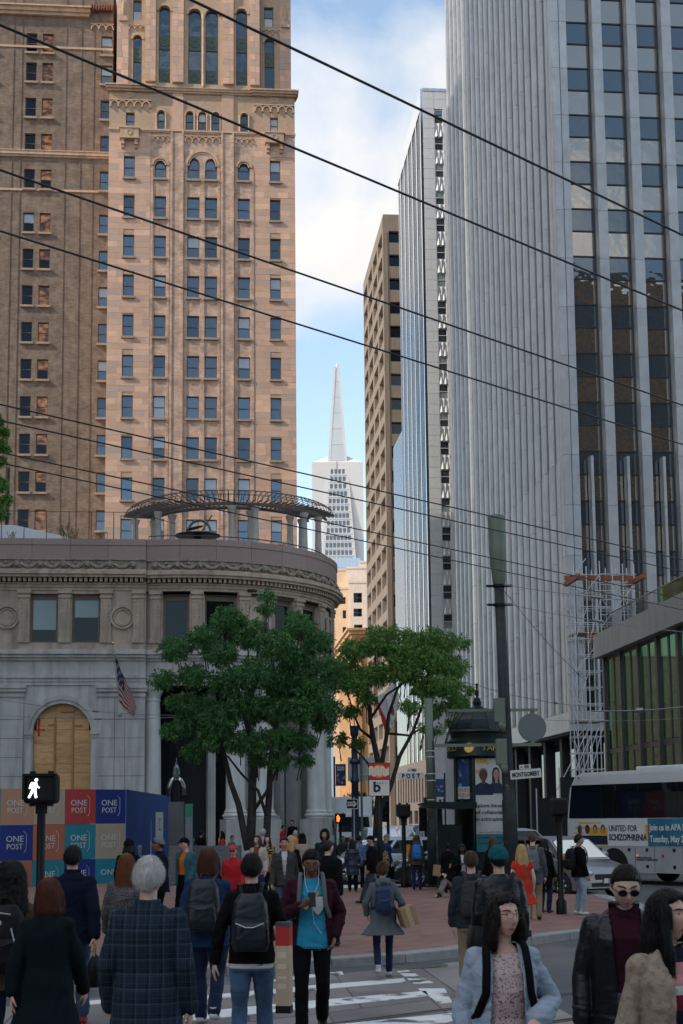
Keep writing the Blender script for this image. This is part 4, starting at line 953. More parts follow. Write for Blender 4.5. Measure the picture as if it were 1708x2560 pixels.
b = MB().add([(-4, 0, .9), (4.0, 0, 1.0), (9.3, 0, .2), (-4, 0, 2.0), (2.3, 0, 2.05), (9.4, 0, .35), (-4, 7, 2.2), (2.4, 7, 2.2), (9.4, 6, .4), (-4, 7, 0), (9.4, 6, 0), (-4, 0, 0), (9.3, 0, 0)], [(0, 1, 4, 3), (1, 2, 5, 4), (3, 4, 7, 6), (4, 5, 8, 7), (11, 12, 2, 1, 0), (6, 7, 8, 10, 9), (12, 10, 8, 5, 2)])
build('canopy_shell', b, M_wht, CP)
# ================================================================ ground, plaza, kerb, crossing, tracks
def asphalt():
    M = mat('asphalt', (.085, .09, .095), .85, var=.22, vs=.7, bump=.35, bs=90, c2=(.12, .115, .11), c2s=.25, c2p=(.5, .56)); return M
M_asp = asphalt()
GRD = struct(build('road', MB().quad((-600, -80, 0), (600, -80, 0), (600, 2500, 0), (-600, 2500, 0)), M_asp))
MK = np.array([.77, .64]); MN = np.array([-.64, .77])      # direction of the wide street with the tracks, and across it
def mk(a, b): return (a*MK[0]+b*MN[0], a*MK[1]+b*MN[1])     # origin under the camera
def inv(x, y): p = np.array([x, y]); return float(p@MK)/float(MK@MK), float(p@MN)/float(MN@MN)
M_track = mat('track_concrete', (.235, .21, .20), .85, var=.18, vs=.8, isl=.16, bump=.25, bs=60, c2=(.165, .15, .145), c2s=.6, c2p=(.52, .68))
TS = struct(put('trackway', None)); rT = random.Random(5)
PTS = [onz(*p) for p in ((850, 2425), (1120, 2510), (1330, 2560))]
# slabs along the tracks (each slab a piece)
bR = [inv(*onz(700, 2560)[:2])[1], inv(*onz(950, 2425)[:2])[1]]
b0s = [3.6, 6.4, 9.3, 12.4, 15.35]
def sk(t, b_): return (t*MK[0]+b_/.826*gv[0], t*MK[1]+b_/.826*gv[1])      # slabs are skewed: joints run with the crossing
for j in range(4):
    for i in range(-14, 16):
        a0, a1 = 1.55*i+.5*(j % 2), 1.55*(i+1)+.5*(j % 2)
        P = [sk(a0+.014, b0s[j]+.014), sk(a1-.014, b0s[j]+.014), sk(a1-.014, b0s[j+1]-.014), sk(a0+.014, b0s[j+1]-.014)]
        if P[1][0] > 2.6+.35*j: continue
        build('concrete_slab', MB().prism(P, -.05, .004+rT.uniform(0, .002)), M_track, TS)
M_rail = mat('rail_steel', (.10, .095, .09), .4, .8)
for b_ in (5.7, 7.15, 10.15, 11.6):
    P = [mk(-40, b_-.035), mk(60, b_-.035), mk(60, b_+.035), mk(-40, b_+.035)]; build('rail', MB().prism(P, -.02, .010), M_rail, TS)
    P = [mk(-40, b_+.045), mk(60, b_+.045), mk(60, b_+.1), mk(-40, b_+.1)]; build('rail_groove', MB().prism(P, -.02, .0075), mat('groove', (.02, .02, .02), .9), TS)
def paint():
    M = mat('worn_white_paint', (.75, .75, .72), .7, var=.12, vs=3, bump=.2, bs=60, c2=(.115, .105, .10), c2s=2.6, c2p=(.55, .63)); return M
M_paint = paint()
XW = struct(put('crossing_markings', None))
def stripe(poly, nm='stripe'):
    pts = [onz(*p) for p in poly]; return build(nm, MB().prism([(p[0], p[1]) for p in pts], .002, .0115), M_paint, XW)
k2 = lambda x, y: (500+x/2.45, 1900+y/2.45)
stripe([k2(*p) for p in ((330, 1352), (870, 1300), (880, 1318), (330, 1372))]); stripe([k2(*p) for p in ((0, 1450), (700, 1385), (1250, 1342), (1262, 1364), (720, 1412), (0, 1478))])
stripe([k2(*p) for p in ((-400, 1590), (520, 1495), (1385, 1420), (1400, 1450), (540, 1540), (-400, 1640))])
stripe([k2(*p) for p in ((1195, 1290), (1260, 1285), (1430, 1370), (1310, 1375))]); stripe([k2(*p) for p in ((1330, 1405), (1500, 1405), (1545, 1490), (1470, 1497))])
stripe([k2(*p) for p in ((700, 1640), (1560, 1555), (1640, 1600), (700, 1700))]); stripe([k2(*p) for p in ((-900, 1500), (-200, 1440), (-200, 1460), (-900, 1525))])
# plaza: brick field, kerb stones round its edge
kb = [(-40, -14.), (-12.0, 10.9), (-4.2, 17.3)]+[tuple(onz(*p)[:2]) for p in ((561, 2439), (826, 2420), (1010, 2408), (1143, 2393), (1324, 2363), (1419, 2350))]+[(5.2, 26.2), (6.2, 29.), (6.7, 32.5), (6.6, 37), (6.0, 41.5)]
far = [(-4, 41.9), (-7.4, 46.2), (-26, 30), (-40, 16)]
M_pave = brickmat('brick_paving', (.27, .135, .105), (.185, .10, .085), (.19, .14, .12), .32, .16, .2)
def pave_xy(M):       # the paving pattern runs in the horizontal plane
    t = M.node_tree; bt = [n for n in t.nodes if n.type == 'TEX_BRICK'][0]; tc = t.nodes.new('ShaderNodeTexCoord'); mp = t.nodes.new('ShaderNodeMapping'); mp.inputs['Rotation'].default_value = (0, 0, R(-40))
    t.links.new(tc.outputs['Object'], mp.inputs[0]); t.links.new(mp.outputs[0], bt.inputs['Vector'])
pave_xy(M_pave)
KH = .13
struct(build('plaza_pavement', MB().prism([(p[0], p[1]) for p in kb+far], -.05, KH-.004), M_pave))
M_kerb = mat('granite_kerb', (.27, .27, .265), .8, var=.2, vs=6, isl=.12, bump=.2, bs=50)
KB = struct(put('kerb', None))
def resample(P, step):
    out = [Vector(P[0])]; 
    for a, b in zip(P[:-1], P[1:]):
        a, b = Vector(a), Vector(b); n = max(1, round((b-a).length/step))
        for i in range(1, n+1): out.append(a.lerp(b, i/n))
    return out
kp = resample([(p[0], p[1]) for p in kb], 1.5); nk = []
for i, p in enumerate(kp):
    t = (kp[min(i+1, len(kp)-1)]-kp[max(i-1, 0)]).normalized(); nk.append(Vector((t.y, -t.x)))
for i in range(len(kp)-1):
    a, b = kp[i], kp[i+1]; d = (b-a).normalized()*.006; na, nb = nk[i], nk[i+1]
    P = [a+d-na*.30, a+d+na*.05, b-d+nb*.05, b-d-nb*.30]
    build('kerb_stone', MB().prism([(p.x, p.y) for p in P], -.05, KH+.006), M_kerb, KB, bevel=.015)
# sidewalks further off
M_conc2 = mat('pale_concrete', (.24, .235, .225), .85, var=.15, vs=1.5, bump=.2, bs=40)
struct(build('far_sidewalk', MB().prism([(-60, 55), (-20, 63.5), (-8, 64.5), (-1, 66.5), (2.0, 71), (1.6, 90), (-20, 520), (-60, 520)], -.05, .12), M_conc2))
struct(build('east_sidewalk', MB().prism([(13.6, 52), (60, 52), (60, 520), (-8, 520), (9.5, 170), (13.2, 120)], -.05, .12), M_conc2))
struct(build('crossing_pad', MB().prism([(4.4, 42.), (8.5, 42.), (8.5, 45.5), (4.4, 45.5)], -.02, .006), M_conc2))
b = MB()
for i in range(9): P = [(-6+1.5*i, 43.2), (-5.3+1.5*i, 43.2), (-5.3+1.5*i, 46), (-6+1.5*i, 46)]; build('stripe', MB().prism(P, .002, .010), M_paint, XW)
mh = onz(1040, 2415)
MH = build('manhole_cover', MB().lathe([(.0, .012), (.36, .012), (.38, .008)], 28, (mh[0], mh[1], 0)).lathe([(.40, .008), (.46, .008)], 28, (mh[0], mh[1], 0)), M_rail, XW)
# ================================================================ trees
M_bark = mat('bark', (.045, .038, .032), .9, var=.35, vs=8, bump=.6, bs=22)
def leafmat(n, c, c2):
    M = mat(n, c, .55, spec=.35, var=.25, vs=.9, isl=.32, hue=c2); b = M.node_tree.nodes['Principled BSDF']
    t = M.node_tree; tr = t.nodes.new('ShaderNodeBsdfTranslucent'); x = t.nodes.new('ShaderNodeMixShader'); x.inputs[0].default_value = .28
    src = b.inputs['Base Color'].links[0].from_socket; t.links.new(src, tr.inputs[0]); t.links.new(b.outputs[0], x.inputs[1]); t.links.new(tr.outputs[0], x.inputs[2]); t.links.new(x.outputs[0], t.nodes['Material Output'].inputs[0]); return M
M_leaf = leafmat('leaf_green', (.055, .155, .052), (.12, .26, .06)); M_leaf2 = leafmat('leaf_yellow_green', (.10, .22, .05), (.20, .33, .07)); M_leafd = leafmat('leaf_dark', (.022, .05, .022), (.03, .06, .02))
def crown(name, parent, clumps, m_, n_spray, leaf=.17, seed=1, flat=.8, spray_r=.2, off=(0, 0, 0)):
    """clumps: (centre, radius) in world metres; sprays of lance-shaped leaves fill each clump unevenly"""
    r = np.random.default_rng(seed); tot = sum(c[1]**2 for c in clumps); nrm = lambda a: a/(np.linalg.norm(a, axis=-1, keepdims=True)+1e-9); VV = []
    for c, rad in clumps:
        k = max(4, int(n_spray*rad**2/tot)); d = nrm(r.normal(size=(k, 3))); p = np.array(c)+d*(rad*r.random((k, 1))**.45)*np.array([1, 1, flat])
        ax = nrm(d*.7+np.array([0, 0, -.5])+r.normal(size=(k, 3))*.35)[:, None, :]; u = r.normal(size=(k, 9, 3)); u = nrm(u-ax*(u*ax).sum(-1, keepdims=True)*.4); di = nrm(ax*.75+u*.8)
        q = p[:, None, :]+ax*spray_r*(np.arange(9)[None, :, None]/9-.3); L_ = leaf*r.uniform(.7, 1.25, (k, 9, 1)); w = nrm(np.cross(di, r.normal(size=(k, 9, 3))))*L_*.17
        VV.append(np.stack([q, q+di*L_*.45+w, q+di*L_+np.array([0, 0, -.15])*L_, q+di*L_*.45-w], 2).reshape(-1, 3))
    V = np.concatenate(VV)-np.array(off); F = np.arange(len(V)).reshape(-1, 4).tolist(); me = bpy.data.meshes.new(name); me.from_pydata(V.tolist(), [], F); me.materials.append(m_); return put(name, me, parent)
def k5(x, y): return 380+x/1.96, 1400+y/1.96
def limb(mb, pts, r0, r1, D, dd, off, k=k5):
    P = []
    for i, p in enumerate(pts): t = i/(len(pts)-1); P.append(Vector(at(*k(*p), D+dd*t))-Vector(off))
    mb.tube(P, [r0+(r1-r0)*i/(len(P)-1) for i in range(len(P))], 8)
def sky_tree(name, label, D, base, cl, stems, n, m_, leaf, seed, kk=k5, sc=1.96, spread=1.):
    r = random.Random(seed); b = at(*kk(*base), D); off = (float(b[0]), D, KH); T = thing(name, label, 'tree', off)
    mb = MB(); mb.tube([(0, 0, -.1), (0, 0, .6)], [.2, .15], 10)
    for pts, r0, r1, dd in stems: limb(mb, pts, r0, r1, D, dd, off, kk)
    C2 = []
    ymid = np.mean([c[1] for c in cl]); m = D/3559/sc
    xs = [c[0] for c in cl]; ys = [c[1] for c in cl]; cx_, cy_ = (min(xs)+max(xs))/2, (min(ys)+max(ys))/2; hx, hy = (max(xs)-min(xs))/2, (max(ys)-min(ys))/2
    for x, y, rad in cl:
        e = max(0, 1-((x-cx_)/hx)**2*.7-((y-cy_)/hy)**2*.5); dep = hx*m*.75*math.sqrt(e)*spread
        for s in ((-1, 1) if dep > 1.0 else (0,)):
            yy = D+s*dep*r.uniform(.45, .95); p = at(*kk(x+r.uniform(-12, 12), y+r.uniform(-12, 12)), yy); C2.append((p, rad*m*.97))
            # a twig from the nearest stem into the clump
            q = Vector(p)-Vector(off); mb.tube([q*.90+Vector((0, 0, -.30)), q*.95+Vector((0, 0, -.1)), q], [.022, .015, .006], 5)
    build('trunk', mb, M_bark, T, True); crown('crown', T, C2, m_, n, leaf, seed, flat=.70, off=off); return T
cl1 = [(380, 290, 85), (560, 180, 38), (565, 240, 40), (250, 370, 75), (120, 430, 80), (60, 580, 62), (200, 560, 75), (330, 460, 85), (470, 360, 100), (600, 420, 100), (720, 340, 80), (820, 400, 75), (700, 480, 100), (850, 520, 75), (900, 600, 52), (780, 620, 100), (640, 590, 105), (500, 560, 105), (380, 600, 95), (120, 690, 62), (230, 720, 95), (330, 790, 100), (160, 810, 72), (100, 830, 55), (470, 720, 100), (600, 720, 100), (740, 740, 95), (850, 720, 70), (300, 880, 82), (420, 900, 75), (520, 880, 75), (640, 860, 80), (740, 890, 62), (620, 980, 60), (520, 970, 50), (740, 985, 42), (700, 270, 42), (210, 930, 55), (840, 800, 60)]
st1 = [([(470, 1420), (450, 1330), (425, 1200), (385, 1090), (360, 980), (345, 900), (250, 760)], .13, .05, -.6), ([(480, 1420), (490, 1240), (492, 1100), (505, 1000), (480, 850), (440, 700), (400, 560), (330, 450)], .17, .05, .3), ([(560, 1420), (565, 1280), (575, 1150), (580, 1000), (600, 850), (640, 700), (700, 540), (760, 430)], .14, .05, .5), ([(490, 1240), (560, 1140), (625, 1000), (700, 880)], .07, .04, -.5), ([(560, 1250), (520, 1130), (440, 1050), (370, 960)], .06, .03, -.8), ([(500, 1000), (470, 800), (500, 620), (520, 420)], .08, .03, 1.), ([(345, 900), (200, 700), (130, 560)], .05, .02, -.4)]
T1 = sky_tree('street_tree', 'large bushy green tree with several dark stems before the bank columns', 47.5, (480, 1420), cl1, st1, 8600, M_leaf, .135, 4)
cl2 = [(1110, 420, 82), (1000, 440, 72), (950, 540, 75), (1220, 440, 92), (1330, 400, 72), (1440, 400, 70), (1530, 410, 42), (1380, 490, 90), (1480, 520, 70), (1240, 540, 90), (1100, 560, 80), (1010, 600, 72), (1430, 620, 78), (1500, 700, 58), (1340, 620, 75), (1270, 720, 45), (1390, 740, 45), (920, 870, 50), (1010, 890, 42), (1330, 820, 26), (1400, 830, 24), (975, 730, 45), (1060, 680, 48), (1180, 360, 40), (1380, 360, 30), (1240, 360, 34), (1480, 800, 26), (1100, 350, 36), (1555, 640, 30)]
st2 = [([(1100, 1420), (1105, 1250), (1115, 1120), (1110, 1000), (1085, 880), (1070, 780), (1062, 680), (1050, 560)], .15, .05, -.4), ([(1112, 1120), (1130, 980), (1150, 860), (1160, 760), (1200, 640), (1260, 540)], .10, .03, .5), ([(1105, 1250), (1170, 1110), (1215, 960), (1280, 840), (1330, 700), (1400, 560)], .10, .03, .7), ([(1160, 850), (1260, 860), (1330, 820), (1420, 760)], .05, .02, .3), ([(1085, 880), (1020, 830), (990, 760), (960, 650)], .06, .02, -.6), ([(1110, 1060), (1020, 950), (920, 880)], .05, .015, -.3), ([(1070, 780), (1150, 660), (1240, 600), (1350, 480)], .05, .02, .3)]
T2 = sky_tree('street_tree', 'airy green tree with forked trunk behind the red transit sign', 50., (1100, 1420), cl2, st2, 4300, M_leaf2, .135, 9)
for i, (nm, lb, D, cl, n, m_) in enumerate((('roof_tree', 'green tree foliage at the left picture edge above the bank terrace', 84., [(-10, 1110, 24), (8, 1080, 16), (-4, 1150, 18), (14, 1120, 12), (0, 1210, 20), (12, 1250, 16), (-8, 1280, 22), (6, 1285, 14), (-12, 1050, 20)], 700, M_leaf2), ('far_street_tree', 'dark round street tree beyond the blue lamp post', 118., [(862, 2005, 16), (880, 1998, 17), (900, 1995, 18), (915, 2008, 20), (895, 2020, 22), (925, 2025, 18), (870, 2022, 15)], 700, M_leafd))):
    xs = np.mean([c[0] for c in cl]); b = at(xs, 2040, D); off = (float(b[0]), D, 15.3 if i == 0 else .1); T = thing(nm, lb, 'tree', off)
    C2 = [(at(x, y, D+random.Random(x+y).uniform(-1, 1)), r_*D/3559) for x, y, r_ in cl]; build('trunk', MB().tube([(0, 0, 0), (.1, 0, float(np.mean([c[0][2] for c in C2]))-off[2])], [.14, .08], 8), M_bark, T, True); crown('crown', T, C2, m_, n, .22, i+20, off=off)
for i, (x, y0, y1) in enumerate(((160, 1342, 1312), (186, 1342, 1322), (255, 1342, 1330), (30, 1340, 1328))):
    b = at(x, y0, 76); T = thing('terrace_plant', ('taller wispy plant', 'shorter wispy plant', 'low wispy plant next to the sundial', 'low wispy plant near the left edge')[i]+' growing on the bank terrace', 'plant', (b[0], 76, 15.3)); h = float(at(x, y1, 76)[2])-15.3
    q = MB(); rr2 = random.Random(i)
    for k in range(4): q.tube([(0, 0, 0), (rr2.uniform(-.2, .2), 0, h*.6), (rr2.uniform(-.35, .35), 0, h)], .012, 4)
    build('stem', q, M_bark, T); crown('leaves', T, [((rr2.uniform(-.25, .25), 0, h*rr2.uniform(.55, 1)), .16) for _ in range(7)], M_leaf, 40, .09, i)
# ================================================================ poles, signals and signs
M_pole1 = mat('dark_green_pole', (.028, .036, .035), .6, spec=.25, var=.4, vs=5, c2=(.16, .125, .10), c2s=3.2, c2p=(.70, .74)); M_olive = mat('olive_green_paint', (.135, .17, .125), .55, var=.1); M_blk = mat('black_housing', (.006, .0065, .007), .5, spec=.25, var=.1)
M_signw = mat('sign_white', (.62, .62, .58), .5, var=.05); M_ink = mat('black_ink', (.012, .012, .014), .6, var=0); M_dgreen = mat('kiosk_green', (.005, .014, .013), .45, spec=.25, var=.15, coat=.12)
M_lampw = mat('walk_light', (.9, .93, 1.), .5, emit=1.5, var=0); M_lampo = mat('hand_light', (1., .13, .02), .5, emit=2.6, var=0)
def gpos(x, y, Y): p = at(x, y, Y); return float(p[0]), Y, float(p[2])
def ped_signal(label, x, y, D, zg, s=1., face=None, back=False, pole_r=.058, w=.48, h=.43, rz=0, group='pedestrian signals'):
    X, Y, Z = gpos(x, y, D); T = thing('pedestrian_signal', label, 'signal', (X, Y, zg), rz); z = Z-zg
    build('pole', MB().lathe([(.11, 0), (.11, .25), (pole_r, .32), (pole_r, z-h*.5)], 14), M_blk, T, True); build('collar', MB().lathe([(pole_r+.025, z-h*.5-.14), (pole_r+.025, z-h*.5-.02), (pole_r+.05, z-h*.5)], 14), M_blk, T, True)
    hd = build('housing', MB().cbox(0, 0, z, w, .24, h), M_blk, T, bevel=.05)
    f = MB(); f.box(-w/2+.03, w/2-.03, -.17 if not back else .12, -.12 if not back else .17, z+h/2-.03, z+h/2+.0); f.box(-w/2+.0, -w/2+.03, -.17 if not back else .12, -.12 if not back else .17, z-h/2+.05, z+h/2); f.box(w/2-.03, w/2, -.17 if not back else .12, -.12 if not back else .17, z-h/2+.05, z+h/2)
    for sx in (-1, 1):
        for sz in (-1, 1): f.cbox(sx*w*.27, 0, z+sz*(h/2+.012), .06, .12, .05)
    build('visor', f, M_blk, T); build('push_button', MB().cbox(pole_r+.06, -.02, 1.05, .1, .1, .35), mat('signal_amber', (.55, .22, .02), .5), T)
    if face == 'walk':
        g = MB(); u = h/0.43*.92; cx_ = -.085
        def S2(pts): g.extr([(cx_+px_*u, z+pz*u) for px_, pz in pts], -.135, -.125)
        g.add([], []); S2([(.005+.026*math.cos(a)+.035, .135+.026*math.sin(a)) for a in [2*math.pi*i/12 for i in range(12)]])
        S2([(-.035, .10), (.045, .10), (.05, .07), (.04, -.02), (-.035, -.02), (-.03, .06)]); S2([(-.035, .10), (-.06, .06), (-.075, 0), (-.055, -.005), (-.04, .04), (-.02, .07)]); S2([(.045, .10), (.06, .05), (.095, .02), (.085, .0), (.04, .03)])
        S2([(-.035, -.02), (.005, -.02), (-.02, -.08), (-.06, -.15), (-.09, -.14), (-.06, -.08)]); S2([(.0, -.02), (.04, -.02), (.045, -.08), (.06, -.14), (.025, -.15), (.01, -.08)])
        build('walking_figure', g, M_lampw, T)
    if face == 'hand':
        g = MB(); cx_ = -.10
        def S3(x0, z0, x1, z1): g.box(cx_+x0, cx_+x1, -.135, -.125, z+z0, z+z1)
        S3(-.05, -.15, .045, .02)
        for i, (a, t) in enumerate(((-.055, .10), (-.025, .15), (.005, .14), (.03, .09))): S3(a, .02, a+.024, t)
        g.extr([(cx_+.045, z-.1), (cx_+.10, z-.0), (cx_+.085, z+.03), (cx_+.045, z-.02)], -.135, -.125); build('raised_hand', g, M_lampo, T)
    return T
ped_signal('lit walking-man signal on a black pole before the coloured hoarding', 104.5, 1972, 19.8, KH, face='walk', w=.47, h=.41)
ped_signal('dark signal head seen from behind between the red sign and the big pole', 1009, 2027, 41.6, KH, back=True, w=.4, h=.38)
ped_signal('dark signal head seen from behind in front of the silver car', 1397, 2017, 29.6, KH, back=True, w=.36, h=.36, pole_r=.06)
ped_signal('signal showing an orange raised hand at the bank corner', 851, 2046, 63., .12, face='hand', w=.47, h=.42)
# street name pole (thick) with cylinder antenna
X, Y, Z = gpos(1240, 1289, 37.5)
UP_ = thing('utility_pole', 'tall dark green pole topped by an olive cylinder with boxes and street sign', 'pole', (X+.22, Y, KH), 0); dz = -KH
zt = Z+dz; zb = float(at(1246, 1462, 37.5)[2])+dz
lean = lambda z: -.22*z/zt*1.0
def lp(z, r): return [(lean(z0)+0, 0, z0) for z0 in z], r
P_, r_ = lp([0, 2.4, 2.45, 4.5, zb], [.20, .185, .165, .15, .132]); build('shaft', MB().tube(P_, r_, 18), M_pole1, UP_, True)
P_, r_ = lp([zb, zb+.05, zb+.9, zb+1.0, zb+1.02, zt-.02, zt], [.14, .17, .225, .23, .226, .226, .2]); build('antenna_cylinder', MB().tube(P_, r_, 20), M_olive, UP_, True, autos=40)
for y0 in (1465, 1512): z = float(at(1246, y0, 37.5)[2])+dz; build('clamp', MB().lathe([(.14, z-.03), (.18, z-.03), (.18, z+.03), (.14, z+.03)], 14, (lean(z), 0, 0)).box(lean(z)-.34, lean(z)+.34, -.03, .03, z-.03, z+.03), M_blk, UP_)
for y0, y1 in ((1748, 1808), (1849, 1913)):
    za, zb2 = float(at(1238, y1, 37.5)[2])+dz, float(at(1238, y0, 37.5)[2])+dz; xx = lean(za)-.16
    build('equipment_box', MB().box(xx-.16, xx+.13, -.34, -.12, za, zb2), M_olive, UP_, bevel=.02); build('box_cable_cover', MB().tube([(xx+.02, -.22, za+.02), (xx+.06, -.22, za-.14), (xx+.1, -.16, za-.24)], [.13, .09, .05], 10), M_olive, UP_, True)
z = float(at(1300, 1775, 37.5)[2])+dz; build('bracket_arm', MB().box(lean(z)-1.5, lean(z)+.86, -.04, .04, z-.035, z+.035), M_olive, UP_)
z2 = float(at(1300, 1862, 37.5)[2])+dz; build('bracket_arm', MB().box(lean(z2)-1.9, lean(z2)+.92, -.04, .04, z2-.04, z2+.04), M_olive, UP_)
build('bracket_post', MB().box(.02+lean(z), .08+lean(z), -.05, .05, z2, z), M_olive, UP_)
dX, _, dZ = gpos(1331, 1819, 37.5); dx = dX-X-.22
build('round_sign', MB().add([], []).lathe([(0, -.02), (.36, -.02), (.375, 0), (.36, .02), (0, .02)], 36), mat('sign_back_grey', (.13, .155, .15), .5, var=.05), UP_, True, loc=(dx, 0, dZ+dz), rot=(R(90), 0, 0), autos=40)
build('sign_stub', MB().box(dx-.05, dx+.05, -.02, .02, dZ+dz-.5, dZ+dz-.36).box(dx-.05, dx+.05, -.02, .02, dZ+dz+.36, dZ+dz+.48), M_olive, UP_)
def name_sign(parent, x, y, D, w, h, txt, ts, loc0, rz=0, num='000', nx=0., sx=1., sp=1.):
    X, Y, Z = gpos(x, y, D); p = (X-loc0[0], Y-loc0[1]-.3, Z-loc0[2]); o = build('name_sign', MB().box(-w/2, w/2, -.02, .02, -h/2, h/2).box(-w/2+.02, w/2-.02, -.025, -.02, h/2-.022, h/2-.014).box(-w/2+.02, w/2-.02, -.025, -.02, -h/2+.014, -h/2+.022), M_signw, parent, loc=p, rot=(0, rz[1] if isinstance(rz, tuple) else 0, rz[0] if isinstance(rz, tuple) else rz), bevel=.006)
    text(txt, ts, M_ink, o, (0, -.028, -.01), sx=sx, sp=sp, bold=.004*ts/.14)
    n = build('number_plate', MB().box(nx-.15, nx+.15, -.012, .012, h/2+.012, h/2+.125), M_signw, o); text('000', .11, M_ink, o, (nx+.04, -.02, h/2+.068), sx=.8, bold=.002); build('arrow', MB().extr([(nx-.13, h/2+.068), (nx-.105, h/2+.09), (nx-.105, h/2+.075), (nx-.06, h/2+.075), (nx-.06, h/2+.06), (nx-.105, h/2+.06), (nx-.105, h/2+.045)], -.018, -.012), M_ink, o)
    return o
name_sign(UP_, 1311, 1936, 37.5, .80, .235, 'MONTGOMERY', .17, (X+.22, Y, KH), (0, R(-4.2)), nx=-.0, sx=.60)
# second pole with POST sign
X2, Y2, Z2 = gpos(1069, 1745, 43)
P2 = thing('sign_pole', 'grey green pole behind the airy tree carrying the POST sign', 'pole', (X2+.1, Y2, KH)); h2 = Z2-KH
build('shaft', MB().tube([(0, 0, 0), (0, 0, 1.9), (0, 0, 1.95), (-.08, 0, h2)], [.185, .18, .135, .12], 16), M_pole1, P2, True)
build('shaft_sleeve', MB().tube([(-.02, 0, 2.0), (-.08, 0, h2-.02)], [.139, .124], 16), M_olive, P2, True)
for y0 in (1878, 1893, 1935, 1952, 2000): z = float(at(1071, y0, 43)[2])-KH; build('band', MB().lathe([(.145, z-.02), (.152, z), (.145, z+.02)], 14, (-.04, 0, 0)), M_galv, P2)
name_sign(P2, 1026, 1940.5, 43.2, .80, .20, 'POST', .18, (X2+.1, Y2, KH), R(2), nx=.05, sx=.95, sp=1.35)
z = float(at(1100, 1865, 43)[2])-KH; build('bracket_arm', MB().box(0, .85, -.03, .03, z-.04, z+.04), M_olive, P2)
# transit sign
X3, Y3, Z3 = gpos(948, 1949, 36.5)
MS = thing('transit_sign', 'red and white double transit sign with MUNI and BART on a dark post', 'sign', (X3, Y3, KH)); z3 = Z3-KH; w, hh = .555, .86
build('post', MB().tube([(0, 0, 0), (0, 0, z3-hh/2)], [.075, .068], 12), M_blk, MS, True); build('frame', MB().box(-w/2, w/2, -.06, .06, z3-hh/2, z3+hh/2), M_blk, MS, bevel=.015)
build('red_panel', MB().box(-w/2+.02, w/2-.02, -.068, -.058, z3+.01, z3+hh/2-.02), mat('transit_red', (.58, .025, .02), .4, var=.05), MS); build('white_panel', MB().box(-w/2+.02, w/2-.02, -.068, -.058, z3-hh/2+.02, z3-.012), M_signw, MS)
zc3 = z3+.205; build('sun_disc', MB().extr([(.165*math.cos(a), zc3+.165*math.sin(a)) for a in [2*math.pi*i/32 for i in range(32)]], -.072, -.068), mat('transit_orange', (.80, .30, .02), .4, var=.04), MS)
def worm():
    g = MB(); xs = [-.235, -.165, -.09, -.02, .05, .12, .19]; zt_, zb_ = zc3+.07, zc3-.07
    pts = [(xs[0], zb_-.03)]
    up = True
    for i in range(len(xs)-1):
        a, b = xs[i], xs[i+1]; c = (a+b)/2; r = (b-a)/2
        for k in range(9):
            t = math.pi*k/8; pts.append((c-r*math.cos(t), (zt_-.0+r*math.sin(t)) if up else (zb_-r*math.sin(t))))
        up = not up
    pts.append((xs[-1], zt_)); g.tube([(p[0], -.078, p[1]) for p in pts], [(.030, .006)]*len(pts), 8, up=(0, 1, 0)); g.tube([(.235, -.078, zb_-.03), (.235, -.078, zt_+.03)], [(.022, .006)]*2, 8, up=(0, 1, 0)); return g
build('worm_logo', worm(), mat('logo_cream', (.72, .62, .5), .5, var=0), MS)
M_navy = mat('navy_ink', (.012, .02, .05), .5, var=0)
text('b', .36, M_navy, MS, (-.06, -.071, z3-.20), bold=.012, sx=1.1); text('BART', .075, M_navy, MS, (.06, -.071, z3-.10), sp=1.35)
# blue lamp post with one-way sign, plus posts and banners at the bank corner
X4, Y4, Z4 = gpos(886, 1815, 65); M_lpb = mat('navy_lamp_post', (.014, .026, .055), .4, var=.2)
LPp = thing('lamp_post', 'dark blue ornate lamp post at the bank corner', 'lamp post', (X4, Y4, .12)); z4 = Z4-.12
build('shaft', MB().lathe([(.34, 0), (.34, .5), (.28, .6), (.3, .7), (.2, .95), (.17, 1.6), (.16, 3.6), (.2, 3.65), (.2, 3.75), (.15, 3.85), (.13, z4-.5), (.19, z4-.4), (.19, z4-.25), (.22, z4)], 16), M_lpb, LPp, True); build('collar', MB().lathe([(.16, z4-1.75), (.24, z4-1.7), (.24, z4-1.6), (.16, z4-1.5)], 16), M_lpb, LPp, True)
X5, Y5, Z5 = gpos(880.5, 2010, 62)
OW = thing('one_way_sign', 'black and white ONE WAY arrow sign beside the blue lamp post', 'sign', (X5, Y5, .12)); z5 = Z5-.12
build('post', MB().tube([(.08, .05, 0), (.08, .05, z5+.3)], .03, 8), M_galv, OW); build('plate', MB().box(-.25, .25, -.02, .02, z5-.22, z5+.22), M_blk, OW); build('border', MB().box(-.25, .25, -.026, -.02, z5+.19, z5+.215).box(-.25, .25, -.026, -.02, z5-.215, z5-.19).box(-.25, -.225, -.026, -.02, z5-.19, z5+.19).box(.225, .25, -.026, -.02, z5-.19, z5+.19), M_signw, OW)
build('arrow', MB().extr([(-.2, z5-.09), (.06, z5-.09), (.06, z5-.17), (.21, z5), (.06, z5+.17), (.06, z5+.09), (-.2, z5+.09)], -.03, -.02), M_signw, OW); text('ONE WAY', .12, M_ink, OW, (-.06, -.034, z5), sx=.72, bold=.002)
X6, Y6, Z6 = gpos(903.5, 1923, 66)
